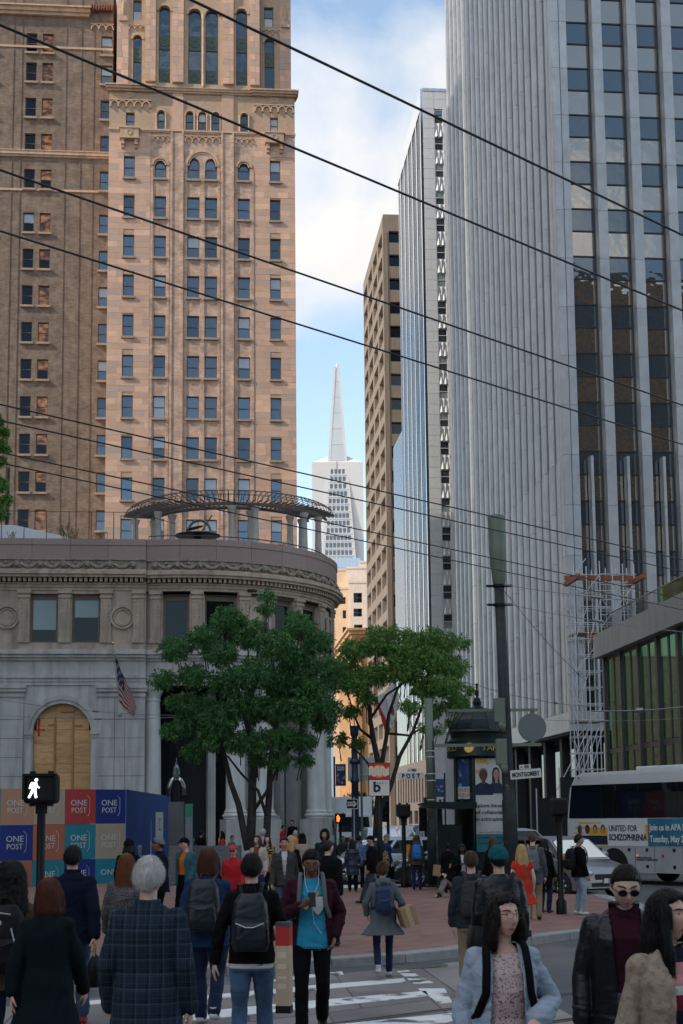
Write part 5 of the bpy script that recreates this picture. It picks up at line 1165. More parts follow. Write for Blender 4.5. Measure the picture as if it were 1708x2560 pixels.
BS = thing('road_sign', 'plain grey back of a large road sign on a thin post', 'sign', (X6, Y6, .12)); build('plate', MB().box(-.62, .62, -.02, .02, Z6-.12-.55, Z6-.12+.55), mat('grey_sign_back', (.40, .41, .41), .5, .3, var=.08), BS, bevel=.01); build('rib', MB().box(-.62, .62, -.05, -.02, Z6-.12+.25, Z6-.12+.3).box(-.62, .62, -.05, -.02, Z6-.12-.3, Z6-.12-.25), M_galv, BS); build('post', MB().tube([(0, -.08, 0), (0, -.08, Z6+.9)], .055, 8), M_olive, BS)
def banner(label, x, y, D, w, h, txt, seed, zg=.12, arm=-1):
    X, Y, Z = gpos(x, y, D); T = thing('street_banner', label, 'banner', (X, Y, zg), 0, 'street banners'); z = Z-zg; r = random.Random(seed)
    build('mast', MB().tube([(arm*w*.62, .1, 0), (arm*w*.62, .1, z+h*.9)], .06, 8), M_lpb, T); build('arm', MB().box(min(arm*w*.62, -arm*w/2), max(arm*w*.62, -arm*w/2), .02, .06, z+h/2, z+h/2+.04).box(min(arm*w*.62, -arm*w/2), max(arm*w*.62, -arm*w/2), .02, .06, z-h/2-.04, z-h/2), M_blk, T)
    build('cloth', MB().box(-w/2, w/2, -.01, .01, z-h/2, z+h/2), mat('banner_blue', (.02, .045, .14), .7, var=.1), T)
    if txt: text(txt, h*.13, M_signw, T, (0, -.016, z+h*.31), bold=.01)
    m_ = [mat('banner_skin', (.35, .17, .11), .7), mat('banner_pink', (.5, .16, .2), .7), mat('banner_pale', (.45, .42, .4), .7), mat('banner_green', (.1, .3, .1), .7)]
    for i in range(9): c = (r.uniform(-.36, .36)*w, r.uniform(-.38, .12)*h); build('printed_shape', MB().extr([(c[0]+w*r.uniform(.06, .16)*math.cos(a), z+c[1]+h*r.uniform(.03, .07)*math.sin(a)) for a in [2*math.pi*k/9 for k in range(9)]], -.014-.001*i, -.01), m_[r.randrange(4)], T)
banner('blue street banner reading BOLD NOW next to the bank columns', 852, 1937.5, 92, .66, 1.32, 'BOLD\nNOW', 1)
banner('dark blue street banner with figures right of the POST pole', 1100, 1970, 92, .52, 1.06, '', 2, arm=1)
# signal heads down the street
def traffic_light(label, x, y, D, h=1., rz=0):
    X, Y, Z = gpos(x, y, D); T = thing('traffic_light', label, 'traffic light', (X, Y, .12), rz, 'traffic lights down the street'); z = Z-.12
    build('post', MB().tube([(.12, .2, 0), (.12, .2, z+.9)], .07, 8), M_lpb, T); build('housing', MB().box(-.17, .17, -.12, .15, z-.5, z+.5), M_blk, T, bevel=.03)
    for k in (-.3, 0, .3): build('lens_hood', MB().lathe([(.11, 0), (.13, .16)], 12), M_blk, T, loc=(0, -.12, z+k), rot=(R(90), 0, 0))
traffic_light('black traffic light by the white tower base', 1097, 2037, 84); traffic_light('low black traffic light just right of the POST pole', 1099, 2063, 76); traffic_light('dark traffic light left of the POST pole', 1058, 2048, 60); traffic_light('dark traffic light behind the transit sign post', 964, 2028, 66)
# california-style flag on a slanted pole from the white tower
FB = thing('state_flag', 'white and red flag hanging behind the airy tree over the street', 'flag', (10.2, 170, 0))
fp = lambda x, y, D=168.: tuple(np.array(at(x, y, D))-np.array([10.2, 170, 0]))
build('flag_pole', MB().tube([fp(1040, 1838, 173), fp(980, 1700)], .09, 8), M_pole, FB)
cloth_flag('cloth', FB, fp(1000, 1762), fp(983, 1706), fp(970, 1838), fp(935, 1752), lambda u, v: (.42, .02, .03) if (v > .82 or (abs(u-.62)+abs(v-.22)*.7 < .045)) else ((.16, .09, .05) if (abs(u-.25)/.16)**2+(abs(v-.42)/.1)**2 < 1 else (.66, .66, .66)), 30, 40, .25)
# ================================================================ kiosk and shelter
X7, Y7, Z7 = gpos(1192, 1707, 41.3)
KS = thing('advertising_kiosk', 'dark green domed advertising kiosk with gold lettering behind the tall pole', 'kiosk', (X7, Y7, KH)); k0 = -KH
zk = lambda y: float(at(1192, y, 41.3)[2])+k0
zTop_, zDt, zDb, zB1, zB0, zP1 = zk(1708), zk(1772), zk(1826), zk(1855), zk(1892), zk(1897)
build('finial', MB().lathe([(0, zTop_), (.05, zTop_-.02), (.03, zTop_-.1), (.045, zTop_-.14), (.02, zTop_-.17), (.06, zTop_-.24), (.05, zTop_-.36), (.03, zTop_-.4), (.1, zTop_-.46), (.1, zTop_-.52), (.13, zTop_-.54), (.11, zTop_-.66), (.2, zTop_-.73), (.16, zDt+.02), (.2, zDt)], 14), M_dgreen, KS, True, autos=40)
dp = [(.18, zDt)]+[(.18+.62*math.sin(t)**.9, zDb+(zDt-zDb)*math.cos(t)**1.35) for t in [R(90)*i/8 for i in range(1, 9)]]
build('dome', MB().lathe(dp, 10), M_dgreen, KS); 
for i in range(10): a = 2*math.pi*i/10; build('dome_rib', MB().tube([(r_*math.cos(a)*1.005, r_*math.sin(a)*1.005, z_) for r_, z_ in dp], .014, 5), M_dgreen, KS)
build('eaves', MB().lathe([(.8, zDb), (.84, zDb-.02), (.86, zDb-.07), (.80, zDb-.12), (.78, zB1+.1), (.83, zB1+.04), (.9, zB1), (.9, zB0+.03), (.92, zB0), (.86, zB0-.05), (.7, zB0-.05)], 32), M_dgreen, KS, True, autos=35)
M_gold = mat('gold_leaf', (.62, .40, .12), .35, .7, var=.1); zl = (zB1+zB0)/2
def around(txt, size, a0, step, r=.905):
    for i, ch in enumerate(txt):
        if ch == ' ': continue
        a = R(a0+step*i); put('letter', text_mesh(ch, size, M_gold, .006), KS, (r*math.sin(a), -r*math.cos(a), zl), (R(90), 0, a))
around('SAN FRANCISCO', .25, 5, 11); around('SCO', .25, -78, 12)
a = R(-22); md_ = put('medallion', None, KS, (.905*math.sin(a), -.905*math.cos(a), zl), (0, 0, a)); bpy.data.objects.remove(md_)
g = MB().lathe([(0, .03), (.13, .03), (.14, .01), (.15, .0), (.15, -.02)], 24); build('gold_medallion', g, M_gold, KS, True, loc=(.90*math.sin(a), -.90*math.cos(a), zl), rot=(R(90), 0, a), autos=40)
build('drum', MB().lathe([(.70, zP1), (.70, .5), (.78, .45), (.78, 0)], 32), M_dgreen, KS, True, autos=40)
def curved(name, a0, a1, z0, z1, m_, r=.72, th=.01):
    n = 10; b = MB(); vs = []
    for i in range(n+1):
        a = R(a0+(a1-a0)*i/n)
        for z in (z0, z1): vs.append((r*math.sin(a), -r*math.cos(a), z))
    b.add(vs, [(2*i, 2*i+2, 2*i+3, 2*i+1) for i in range(n)]); return build(name, b, m_, KS, True)
M_post = mat('poster_white', (.52, .52, .48), .5, var=.04); zpm, zpb, zpt = zk(1989), zk(2085), zk(1897)
curved('poster_top', -13, 62, zpm, zpt-.02, mat('poster_top_white', (.50, .51, .50), .4, var=.08, vs=3)); curved('poster_text_panel', -13, 62, zpb, zpm, M_post, .722); curved('poster_teal_band', -13, 62, zpb-.5, zpb, mat('poster_teal', (.02, .16, .2), .5), .722)
for a0, a1, z0, z1 in ((-12, 14, zpt-.14, zpt-.05), (14, 18, zpt-.2, zpt-.14), (-12, -1, zpt-.44, zpt-.36), (29, 42, zpt-.42, zpt-.36)): curved('poster_bar', a0, a1, z0, z1, mat('poster_yellow', (.65, .36, .03), .5), .726)
def pface(parent_pt, s, skin, hair, coat, long_, r=.728, nm='portrait'):
    """flat printed portrait on the poster: hair, face, shoulders"""
    a0, zc_ = parent_pt; o = put(nm, None, KS)
    def lay(poly, m_, k):
        import bmesh
        n = len(poly); bm = bmesh.new(); bm.faces.new([bm.verts.new((p[0], p[1], 0)) for p in poly]); bmesh.ops.triangulate(bm, faces=bm.faces[:]); bmesh.ops.subdivide_edges(bm, edges=bm.edges[:], cuts=3, use_grid_fill=True); bm.verts.index_update()
        b = MB(); b.add([((r+.002*k)*math.sin(R(a0)+v.co.x*s/r), -(r+.002*k)*math.cos(R(a0)+v.co.x*s/r), zc_+v.co.y*s) for v in bm.verts], [tuple(v.index for v in f.verts) for f in bm.faces]); bm.free(); return b, m_
    E_ = lambda cx, cy, rx, ry: [(cx+rx*math.cos(2*math.pi*i/20), cy+ry*math.sin(2*math.pi*i/20)) for i in range(20)]
    L_ = []
    if long_: L_.append(([(-.55, -1.3), (.55, -1.3), (.55, .2), (.4, .62), (0, .78), (-.4, .62), (-.55, .2)], hair))
    else: L_.append((E_(0, .12, .47, .62), hair))
    L_ += [([(-1.15, -2.0), (1.05, -2.0), (.95, -1.05), (.3, -.75), (-.3, -.75), (-.95, -1.1)], coat), ([(-.2, -.9), (.2, -.9), (.18, -.4), (-.18, -.4)], skin), (E_(0, -.02, .4, .55), skin), (E_(-.16, .08, .07, .03), M_ink), (E_(.16, .08, .07, .03), M_ink), (E_(0, -.3, .14, .04), mat('print_lip', (.3, .08, .07), .6))]
    bpy.data.objects.remove(o)
    for k, (poly, m_) in enumerate(L_): b, mm_ = lay(poly, m_, k); build(nm, b, mm_, KS)
Sk1, Sk2 = mat('print_skin_dark', (.09, .045, .03), .6, var=.1), mat('print_skin', (.42, .22, .15), .6, var=.1); Hg, Hk = mat('print_hair_grey', (.16, .16, .16), .6), mat('print_hair_dark', (.015, .01, .01), .6); Ck = mat('print_navy', (.01, .02, .05), .6); Cb = mat('print_shirt_blue', (.25, .33, .5), .6)
pface((5, zk(1940)), .28, Sk1, Hg, Ck, False); pface((38, zk(1938)), .27, Sk2, Hk, Ck, True)
def ctext(txt, size, a, z, bold=.0): 
    me = text_mesh(txt, size, M_ink, .001, bold); 
    for v in me.vertices:
        t = R(a)+v.co.x/.725; x, y = v.co.x, v.co.y; v.co = (.7285*math.sin(t), -.7285*math.cos(t), z+y)
    o = put('lettering', me, KS)
    if size < .1: o['kind'] = 'stuff'
for i, t in enumerate(('Explore the power', 'of collaboration', 'in schizophrenia')): ctext(t, .155, 26, zpm-.3-.19*i, .002)
for i, t in enumerate(('Join us at APA 2019 to see', 'how different disciplines work', 'to elevate schizophrenia care')): ctext(t, .075, 26, zpm-1.05-.15*i)
curved('side_poster', -62, -27, zk(1968), zpt-.02, mat('side_poster_blue', (.02, .05, .15), .5, var=.4, vs=6, c2=(.3, .38, .5), c2s=4, c2p=(.56, .66)), .722); curved('side_poster_panel', -62, -27, zk(1998), zk(1968), M_post, .722)
M_rink = mat('red_ink', (.4, .03, .05), .6, var=0)
for i, t in enumerate(('DISNEY', 'MUSEUM')):
    me = text_mesh(t, .14, M_rink, .001)
    for v in me.vertices: t_ = R(-45)+v.co.x/.725; y = v.co.y; v.co = (.7285*math.sin(t_), -.7285*math.cos(t_), zk(1976+13*i)+y)
    put('lettering', me, KS)
for a in (-20, 66, -66, 110, 155, 200, 245): build('drum_pilaster', MB().tube([(.72*math.sin(R(a)), -.72*math.cos(R(a)), .45), (.72*math.sin(R(a)), -.72*math.cos(R(a)), zP1)], .05, 6), M_dgreen, KS)
sx0, sy0, sz0 = gpos(1130, 2012, 40.2)
SH = thing('news_shelter', 'dark green street stall with a thin flat canopy left of the kiosk', 'shelter', (sx0, sy0, KH)); zS = sz0-KH
build('canopy', MB().extr([(-.95, zS+.03), (-.85, zS-.06), (.1, zS-.14), (.62, zS-.1), (.62, zS+.06), (-.8, zS+.08)], -.9, .6), M_dgreen, SH); build('cabinet', MB().box(-.42, .25, -.2, .6, 0, zS-.55), M_dgreen, SH, bevel=.03)
build('cabinet_door', MB().box(-.36, -.1, -.215, -.19, .2, zS-.7).box(-.06, .2, -.215, -.19, .2, zS-.7), M_dgreen, SH); build('upright', MB().box(-.4, -.3, .1, .2, zS-.55, zS-.1).box(.15, .25, .1, .2, zS-.55, zS-.1), M_dgreen, SH)
for i in range(3): build('canopy_bracket', MB().box(-.8+.5*i, -.76+.5*i, -.9, -.8, zS+.06, zS+.16), M_dgreen, SH)
# ================================================================ painted hoarding
hc0 = np.array([-7.24, 47.7]); LH = 18.; TH = 1.13; zH = 3.15; hdir = math.atan2(.64, .77)
HD = thing('site_hoarding', 'plywood hoarding painted in coloured squares reading ONE POST in front of the bank', 'hoarding', (hc0[0], hc0[1], 0), hdir)
PAL = {'b': (.012, .03, .19), 't': (.02, .21, .26), 'o': (.42, .13, .075), 'r': (.42, .045, .04), 'c': (.42, .33, .235), 'p': (.45, .24, .145)}
PM = {k: mat('hoarding_'+k, v, .6, var=.06, vs=1.2) for k, v in PAL.items()}; M_lt = mat('hoarding_letter', (.55, .55, .52), .6, var=.05)
rows = ['brcptrbo', 'ctobtcro', 'tbtocbtr']
for r_ in range(3):
    for c_ in range(8):
        x1 = -TH*c_; x0 = x1-TH; z1 = zH-TH*r_; z0 = max(.02, z1-TH); m_ = PM[rows[r_][c_]]
        sq = build('square_panel', MB().box(x0+.004, x1-.004, 0, .05, z0+.004, z1-.004), m_, HD)
        if r_ < 3:
            cm = (x0+x1)/2-.02
            if z1-.5 > .2: text('ONE', .27, M_lt, sq, (cm-.04, -.004, z1-.45), sx=1.08)
            if z1-.7 > .2: text('POST', .25, M_lt, sq, (cm-.04, -.004, z1-.69), sx=.95)
            build('bracket_line', MB().tube([(cm+.26, -.004, z1-.2), (cm+.36, -.004, z1-.3), (cm+.36, -.004, z1-.75), (cm+.28, -.004, z1-.88)], .007, 4), M_lt, sq)
M_blueb = mat('hoarding_blue_side', (.014, .065, .27), .6, var=.2, vs=2, stretch=(4, 4, .4))
side = math.pi/2+R(1.2)-hdir+R(3.0)
Ms = Matrix.Rotation(math.atan2(14.3, -.26)-hdir, 4, 'Z')
def sidebox(name, u0, u1, z0, z1, t, m_): return build(name, MB().box(u0, u1, -.03-t, .0, z0, z1, Ms), m_, HD)
for i in range(6): sidebox('side_panel', .02+2.4*i, 2.41+2.4*i, .02, zH, 0, M_blueb)
sidebox('notice', 8.6, 11.2, 1.2, 2.45, .02, M_signw)
sidebox('notice_drawing', 9.6, 10.2, 1.7, 2.2, .03, mat('notice_grey', (.2, .2, .2), .7)); sidebox('notice_core', 9.72, 10.08, 1.78, 2.12, .034, M_signw)
tm = text_mesh('YES!', .62, M_lt, .003, .01); put('lettering', tm, HD, Ms @ Vector((3.6, -.036, 1.0)), (Ms @ Matrix.Rotation(R(90), 4, 'X')).to_euler())
build('tower_drawing', MB().extr([(6.6, .5), (6.9, .7), (6.85, 1.3), (7.1, 1.4), (6.95, 1.9), (7.0, 2.15), (7.05, 1.9), (7.2, 1.4), (7.15, .8), (7.5, .5)], -.04, -.034, Ms), M_lt, HD)
# low granite wall of the station stairs, totem, steel clock-like sculpture
wl = at(422, 2116, 47.5); wr = at(602, 2116, 47.5); M_gw = mat('dark_granite_wall', (.14, .14, .145), .6, var=.35, vs=14, bump=.1, bs=60)
SW = tag(build('stair_wall', MB().box(0, wr[0]-wl[0], 0, .35, 0, wl[2]-KH), M_gw, loc=(wl[0], 47.5, KH), bevel=.01), 'low speckled granite wall of the station stairs beside the hoarding', 'wall')
a_ = at(473, 2000, 46.9)
TOT = thing('info_totem', 'slim grey and green information totem beside the blue hoarding', 'totem', (a_[0], 46.9, KH)); build('panel', MB().box(-.12, .12, -.06, .06, 0, float(at(473, 2010, 46.9)[2])-KH), mat('totem_grey', (.16, .19, .21), .4), TOT, bevel=.01); build('green_top', MB().box(-.11, .11, -.066, -.06, 2.1, 2.5), mat('totem_green', (.02, .22, .10), .4), TOT)
s_ = at(441, 1990, 53)
SCU = thing('steel_sculpture', 'polished steel pointed sculpture with curved wings beside the hoarding', 'sculpture', (s_[0], 53, KH)); zz = lambda y: float(at(441, y, 53)[2])-KH
M_st = mat('brushed_steel', (.5, .5, .48), .3, 1., var=.1)
build('spire', MB().lathe([(.04, zz(1905)), (.05, zz(1912)), (.10, zz(1920)), (.14, zz(1935)), (.12, zz(1945)), (.0, zz(1947))], 8).tube([(0, 0, zz(1905)), (0, 0, zz(1895))], .01, 5), M_st, SCU)
for s in (-1, 1): build('wing', MB().tube([(s*.02, 0, zz(1946)), (s*.16, 0, zz(1952)), (s*.25, 0, zz(1965)), (s*.27, 0, zz(1988))], [(.06, .1)]*4, 8), M_st, SCU, True)
build('post', MB().box(-.1, .1, -.1, .1, 0, zz(1950)), M_blk, SCU); build('pedestal', MB().box(-.28, .28, -.2, .2, 0, zz(2005)), mat('sculpture_base', (.15, .15, .155), .6), SCU)
# ================================================================ overhead wires
M_wire = mat('black_wire', (.012, .013, .015), .5, var=0); M_wire2 = mat('grey_wire', (.18, .19, .2), .4, .5, var=0)
s1 = 1708/1568
WL = [((440, 0), (1568, 540)), ((0, 57), (1568, 713)), ((0, 390), (1568, 930)), ((0, 530), (1568, 1020)), ((0, 928), (1568, 1285)), ((0, 965), (1568, 1312)), ((0, 1038), (1568, 1375)), ((0, 1062), (1568, 1400))]
nm_ = ['topmost trolley wire starting from the upper picture edge', 'second trolley wire from the top', 'third trolley wire from the top', 'fourth trolley wire from the top', 'fifth trolley wire from the top', 'sixth trolley wire from the top', 'second lowest trolley wire', 'lowest trolley wire']
for i, ((xa, ya), (xb, yb)) in enumerate(WL):
    P = [onz(x*s1, y*s1, 5.8) for x, y in ((xa+(xb-xa)*.08, ya+(yb-ya)*.08), (xa+(xb-xa)*.95, ya+(yb-ya)*.95))]; a, b = Vector(P[0]), Vector(P[1]); d = (b-a).normalized(); c = (a+b)/2; P0, P1 = c-d*45, c+d*70
    o = build('trolley_wire', MB().tube([P0-c, Vector((0, 0, 0)), P1-c], .0068 if i < 4 else .0075, 6), M_wire, loc=c); tag(o, nm_[i]+' crossing the whole picture', 'wire', 'trolley wires over the street')
TW_ = [((1260, 1462), (1708, 1510), 37.2, 36, 'upper thin span wire running right from the tall pole'), ((1262, 1509), (1708, 1580), 37.2, 36, 'lower thin span wire running right from the tall pole'), ((1254, 1470), (1560, 1772), 37.3, 60, 'diagonal guy wire from the tall pole towards the scaffold'), ((1150, 1702), (1560, 1768), 45, 60, 'pale span wire passing behind the kiosk finial'), ((0, 1750), (480, 1790), 60, 56, 'sagging thin wire before the boarded arch'), ((0, 1789), (470, 1792), 58, 58, 'level thin wire before the boarded arch'), ((1480, 1778), (1708, 1768), 60, 58, 'thick bundled wire in front of the green glass'), ((1300, 1797), (1708, 1796), 62, 62, 'level thin wire in front of the green glass')]
for (xa, ya), (xb, yb), Da, Db, lb in TW_:
    a, b = Vector(at(xa, ya, Da)), Vector(at(xb, yb, Db)); c = (a+b)/2; b2 = b+(b-a)*.25 if xb > 1600 else b; a2 = a-(b-a)*.25 if xa < 5 else a
    sag = Vector((0, 0, -.012*(b-a).length)); rad = .03 if 'bundled' in lb else .010
    q = MB().tube([a2-c, a-c, (a-c)*.5+sag, sag*1.3, (b-c)*.5+sag, b-c, b2-c] if a2 != a or b2 != b else [a-c, (a-c)*.5+sag, sag*1.3, (b-c)*.5+sag, b-c], rad, 5)
    q.tube([(b-a)*.0+sag*1.25+Vector((.0, 0, 0)), (b-a).normalized()*.3+sag*1.25], rad*4, 6)
    tag(build('span_wire', q, M_wire2, loc=c), lb, 'wire', 'thin span wires')
# ================================================================ vehicles
G_car = glass('car_glass', (.012, .015, .017), .04, (.55, .6, .62), wav=.0); M_tyre = mat('tyre_rubber', (.015, .015, .016), .85); M_rim = mat('alloy_rim', (.35, .35, .36), .3, .9); M_trimb = mat('black_trim', (.012, .012, .013), .5)
M_hl = mat('headlamp_glass', (.55, .56, .58), .1, .3, coat=1.); M_tl = mat('tail_lamp', (.35, .01, .01), .25, coat=.8); M_amb = mat('amber_lamp', (.7, .2, .02), .3, emit=.4)
def wheel(parent, x, y, r=.32, w=.21, side=1):
    o = put('wheel', MB().lathe([(r*.62, -w/2), (r*.93, -w/2), (r, -w*.35), (r, w*.35), (r*.93, w/2), (r*.62, w/2)], 24).mesh('wheel', M_tyre, True), parent, (x, y, r), (R(90), 0, 0))
    b = MB().lathe([(0, .0), (r*.12, 0), (r*.14, -.03)], 12, (0, 0, side*w*.42))
    for i in range(6): a = 2*math.pi*i/6; b.tube([(0, 0, side*w*.40), (r*.6*math.cos(a), r*.6*math.sin(a), side*w*.38)], [.035, .045], 6)
    b.lathe([(r*.55, 0), (r*.62, .015), (r*.64, -.02)], 24, (0, 0, side*w*.44)); b.lathe([(0, 0), (r*.5, 0)], 16, (0, 0, side*w*.15)); build('rim', b, M_rim, o, True); return o
def car(name, label, loc, rz, paint, L=4.2, Wd=1.72, prof=None, roof=None, group='cars in the street', hood_h=.95, wheels=(.8, 3.35), wr=.31, zs=1., win=None):
    """prof: body outline (x,z) from the front bumper over the belt line to the rear; roof: glasshouse outline; local x runs from nose to tail, nose at 0"""
    T = thing(name, label, 'car', loc, rz, group); n = 14
    prof = prof or [(0, .28), (.0, .5), (.06, .66), (.3, .78), (1.1, hood_h), (1.2, hood_h+.02), (2.2, hood_h+.05), (3.4, hood_h+.07), (4.05, hood_h+.05), (4.18, .8), (4.2, .5), (4.15, .3)]
    roof = roof or [(.98, hood_h), (1.75, 1.42), (2.2, 1.5), (3.0, 1.5), (3.6, 1.42), (4.1, hood_h+.05)]
    b = MB(); hw_ = Wd/2
    def ringat(x, top):
        t = min(1, max(0, min(x, L-x)/.55)); k = hw_*(.80+.20*math.sin(t*math.pi/2)); z0 = .2 if .3 < x < L-.3 else .27
        return [(x, -k*.93, z0), (x, -k, .42), (x, -k*1.0, min(top-.06, .68)), (x, -k*.965, top-.035), (x, -k*.90, top), (x, 0, top+.025), (x, k*.90, top), (x, k*.965, top-.035), (x, k, min(top-.06, .68)), (x, k, .42), (x, k*.93, z0)]
    xs = sorted({p[0] for p in prof} | {L*i/22 for i in range(23)}); up = [p for p in prof]
    def top(x):
        best = .5
        for (xa, za), (xb, zb) in zip(up[:-1], up[1:]):
            if xb > xa and xa <= x <= xb: best = max(best, za+(zb-za)*(x-xa)/(xb-xa))
        return best
    rings = [ringat(x, top(x)) for x in xs]; m_ = len(rings[0]); vs = [p for r_ in rings for p in r_]
    fs = [(i*m_+j, (i+1)*m_+j, (i+1)*m_+j+1, i*m_+j+1) for i in range(len(rings)-1) for j in range(m_-1)]+[(i*m_+m_-1, (i+1)*m_+m_-1, (i+1)*m_, i*m_) for i in range(len(rings)-1)]+[tuple(range(m_)), tuple((len(rings)-1)*m_+j for j in range(m_))[::-1]]
    b.add(vs, fs); build('body', b, paint, T, True, autos=38)
    # glasshouse
    g = MB(); n = len(roof); inn = lambda z: hw_*(.90-.17*max(0, (z-hood_h))/(.6))
    g.add([(x, -inn(z), z) for x, z in roof]+[(x, inn(z), z) for x, z in roof], [tuple(range(n))[::-1], tuple(range(n, 2*n))]+[(i, i+1, n+i+1, n+i) for i in range(n-1)]); build('cabin', g, paint, T, False)
    zt = max(p[1] for p in roof); fr = roof; e = .012
    def seg(p, q, s0, s1): return tuple(p[k]+(q[k]-p[k])*s0 for k in (0, 1)), tuple(p[k]+(q[k]-p[k])*s1 for k in (0, 1))
    (xa, za), (xb, zb) = seg(fr[0], fr[1], .08, .95); nx_, nz_ = -(zb-za), (xb-xa); l_ = math.hypot(nx_, nz_); ox, oz = nx_/l_*e, nz_/l_*e
    build('windscreen', MB().quad((xa+ox, -inn(za)+.07, za+oz), (xa+ox, inn(za)-.07, za+oz), (xb+ox, inn(zb)-.07, zb+oz), (xb+ox, -inn(zb)+.07, zb+oz)), G_car, T)
    (xa, za), (xb, zb) = seg(fr[-1], fr[-2], .2, .93); build('rear_window', MB().quad((xa+.012, -inn(za)+.1, za+.01), (xa+.012, inn(za)-.1, za+.01), (xb+.012, inn(zb)-.1, zb+.01), (xb+.012, -inn(zb)+.1, zb+.01)), G_car, T)
    x0, x1 = fr[0][0], fr[-1][0]; xr0, xr1 = fr[1][0], fr[-2][0]; zb_, zt_ = hood_h+.06, zt-.1; nw = 3 if L > 4.5 or win == 3 else 2
    for s in (-1, 1):
        lo0, lo1, hi0, hi1 = x0+.28, x1-.3, xr0+.12, xr1-.02
        for k in range(nw):
            t0, t1 = k/nw+.02, (k+1)/nw-.02; P = [(lo0+(lo1-lo0)*t0, zb_), (lo0+(lo1-lo0)*t1, zb_), (hi0+(hi1-hi0)*t1, zt_), (hi0+(hi1-hi0)*t0, zt_)]
            build('side_window', MB().add([(x, s*(inn(z)+.008), z) for x, z in P], [(0, 1, 2, 3)]), G_car, T)
        for x in wheels:
            b = MB(); arch_ring(b, x, wr, wr*.3, wr*1.16, s*hw_*1.012-.006, s*hw_*1.012+.006, 16); build('wheel_arch', b, M_trimb, T); wheel(T, x, s*(hw_-.07), wr, .2, -s)
        build('headlight', MB().ell((.12, s*hw_*.66, .66), (.16, .2, .09), 12, 8), M_hl, T, True); build('tail_light', MB().ell((L-.1, s*hw_*.7, .85), (.1, .14, .16), 10, 8), M_tl, T, True)
        build('door_mirror', MB().ell((x0+.42, s*(hw_+.08), hood_h+.1), (.07, .1, .08), 10, 8), paint, T, True)
        build('door_seam', MB().box(x0+.55, x0+.56, s*(hw_+.002)-.003, s*(hw_+.002)+.003, .35, hood_h-.04).box(x0+1.5, x0+1.51, s*(hw_+.002)-.003, s*(hw_+.002)+.003, .35, hood_h-.04), M_trimb, T)
    build('grille', MB().cbox(.0, 0, .56, .06, Wd*.45, .14).cbox(.02, 0, .36, .06, Wd*.6, .1), M_trimb, T); build('number_plate', MB().cbox(-.03, 0, .46, .02, .3, .12), M_signw, T)
    return T
P_sil = mat('silver_paint', (.30, .31, .32), .32, .6, var=.03, coat=.6); P_dk = mat('dark_blue_paint', (.016, .022, .035), .2, .3, var=.03, coat=.8); P_wh = mat('white_paint', (.62, .63, .63), .3, var=.03, coat=.5); P_gr = mat('grey_paint', (.17, .19, .2), .25, .5, coat=.6); P_tl = mat('light_silver_paint', (.5, .52, .53), .28, .5, coat=.6)
hp = [(0, .28), (-.0, .5), (.05, .68), (.3, .84), (1.05, 1.0), (1.3, 1.02), (4.0, 1.06), (4.12, .8), (4.12, .3)]
hr = [(.85, .98), (1.6, 1.5), (2.1, 1.58), (3.0, 1.58), (3.7, 1.48), (4.08, 1.04)]
def place(x, D): p = at(x, 2100, D); return (float(p[0]), D, 0)
# silver hatchback: nose towards us and right; nose at about photo x 1520
nx, nD = place(1517, 37.2)[0], 37.2
car('silver_hatchback', 'silver hatchback with nose towards us standing before the coach', (nx, nD, 0), R(118), P_sil, 4.12, 1.73, hp, hr, hood_h=1.0, wheels=(.78, 3.3), wr=.32)
car('silver_suv', 'light silver car whose roof shows between the blonde woman and the silver hatchback', (place(1395, 49)[0], 49, 0), R(125), P_tl, 4.5, 1.8, [(0, .3), (0, .6), (.1, .8), (1.2, 1.05), (4.4, 1.15), (4.5, .9), (4.5, .3)], [(1.0, 1.03), (1.8, 1.65), (2.4, 1.72), (3.8, 1.7), (4.4, 1.12)], hood_h=1.05, wheels=(.85, 3.6), wr=.36)
car('dark_sedan', 'dark blue sedan crossing behind the woman with the blue backpack', (place(960, 44.5)[0], 44.5, 0), R(6), P_dk, 4.7, 1.8, [(0, .28), (.0, .5), (.05, .66), (.4, .8), (1.35, .93), (3.9, 1.02), (4.65, .98), (4.7, .6), (4.65, .3)], [(1.2, .92), (2.0, 1.38), (2.4, 1.44), (3.1, 1.42), (4.2, 1.0)], hood_h=.93, wheels=(.9, 3.65), wr=.33)
car('grey_wagon', 'pale grey station wagon behind the people left of the transit sign', (place(793, 47.5)[0], 47.5, 0), R(3), P_tl, 4.9, 1.85, [(0, .3), (0, .55), (.1, .72), (1.0, .9), (4.8, 1.0), (4.9, .8), (4.85, .3)], [(.8, .9), (1.6, 1.4), (2.2, 1.5), (4.2, 1.48), (4.82, .98)], hood_h=.92, wheels=(.95, 3.9), wr=.33, win=3)
for nm, lb, x, D, pt, sc_ in (('silver_pickup', 'silver pickup facing us down the street', 1012, 80, P_tl, 1), ('white_car', 'white car just right of the box truck down the street', 938, 84, P_wh, 1), ('grey_car', 'grey car at the far right of the street below the kiosk canopy', 1108, 70, P_gr, 1), ('pale_taxi', 'pale car with yellow panel behind the blue-jacket person', 968, 66, P_wh, 1), ('white_hatchback', 'white hatchback parked far down the street by the podium', 1062, 104, P_wh, 1)):
    p = place(x, D); car(nm, lb, (p[0], D, 0), R(96), pt, 4.4, 1.82, [(0, .3), (0, .6), (.08, .85), (1.1, 1.05), (4.3, 1.1), (4.4, .8), (4.4, .3)], [(1.0, 1.03), (1.7, 1.62), (2.2, 1.7), (3.4, 1.7), (4.3, 1.08)], hood_h=1.05, wheels=(.85, 3.5), wr=.35)
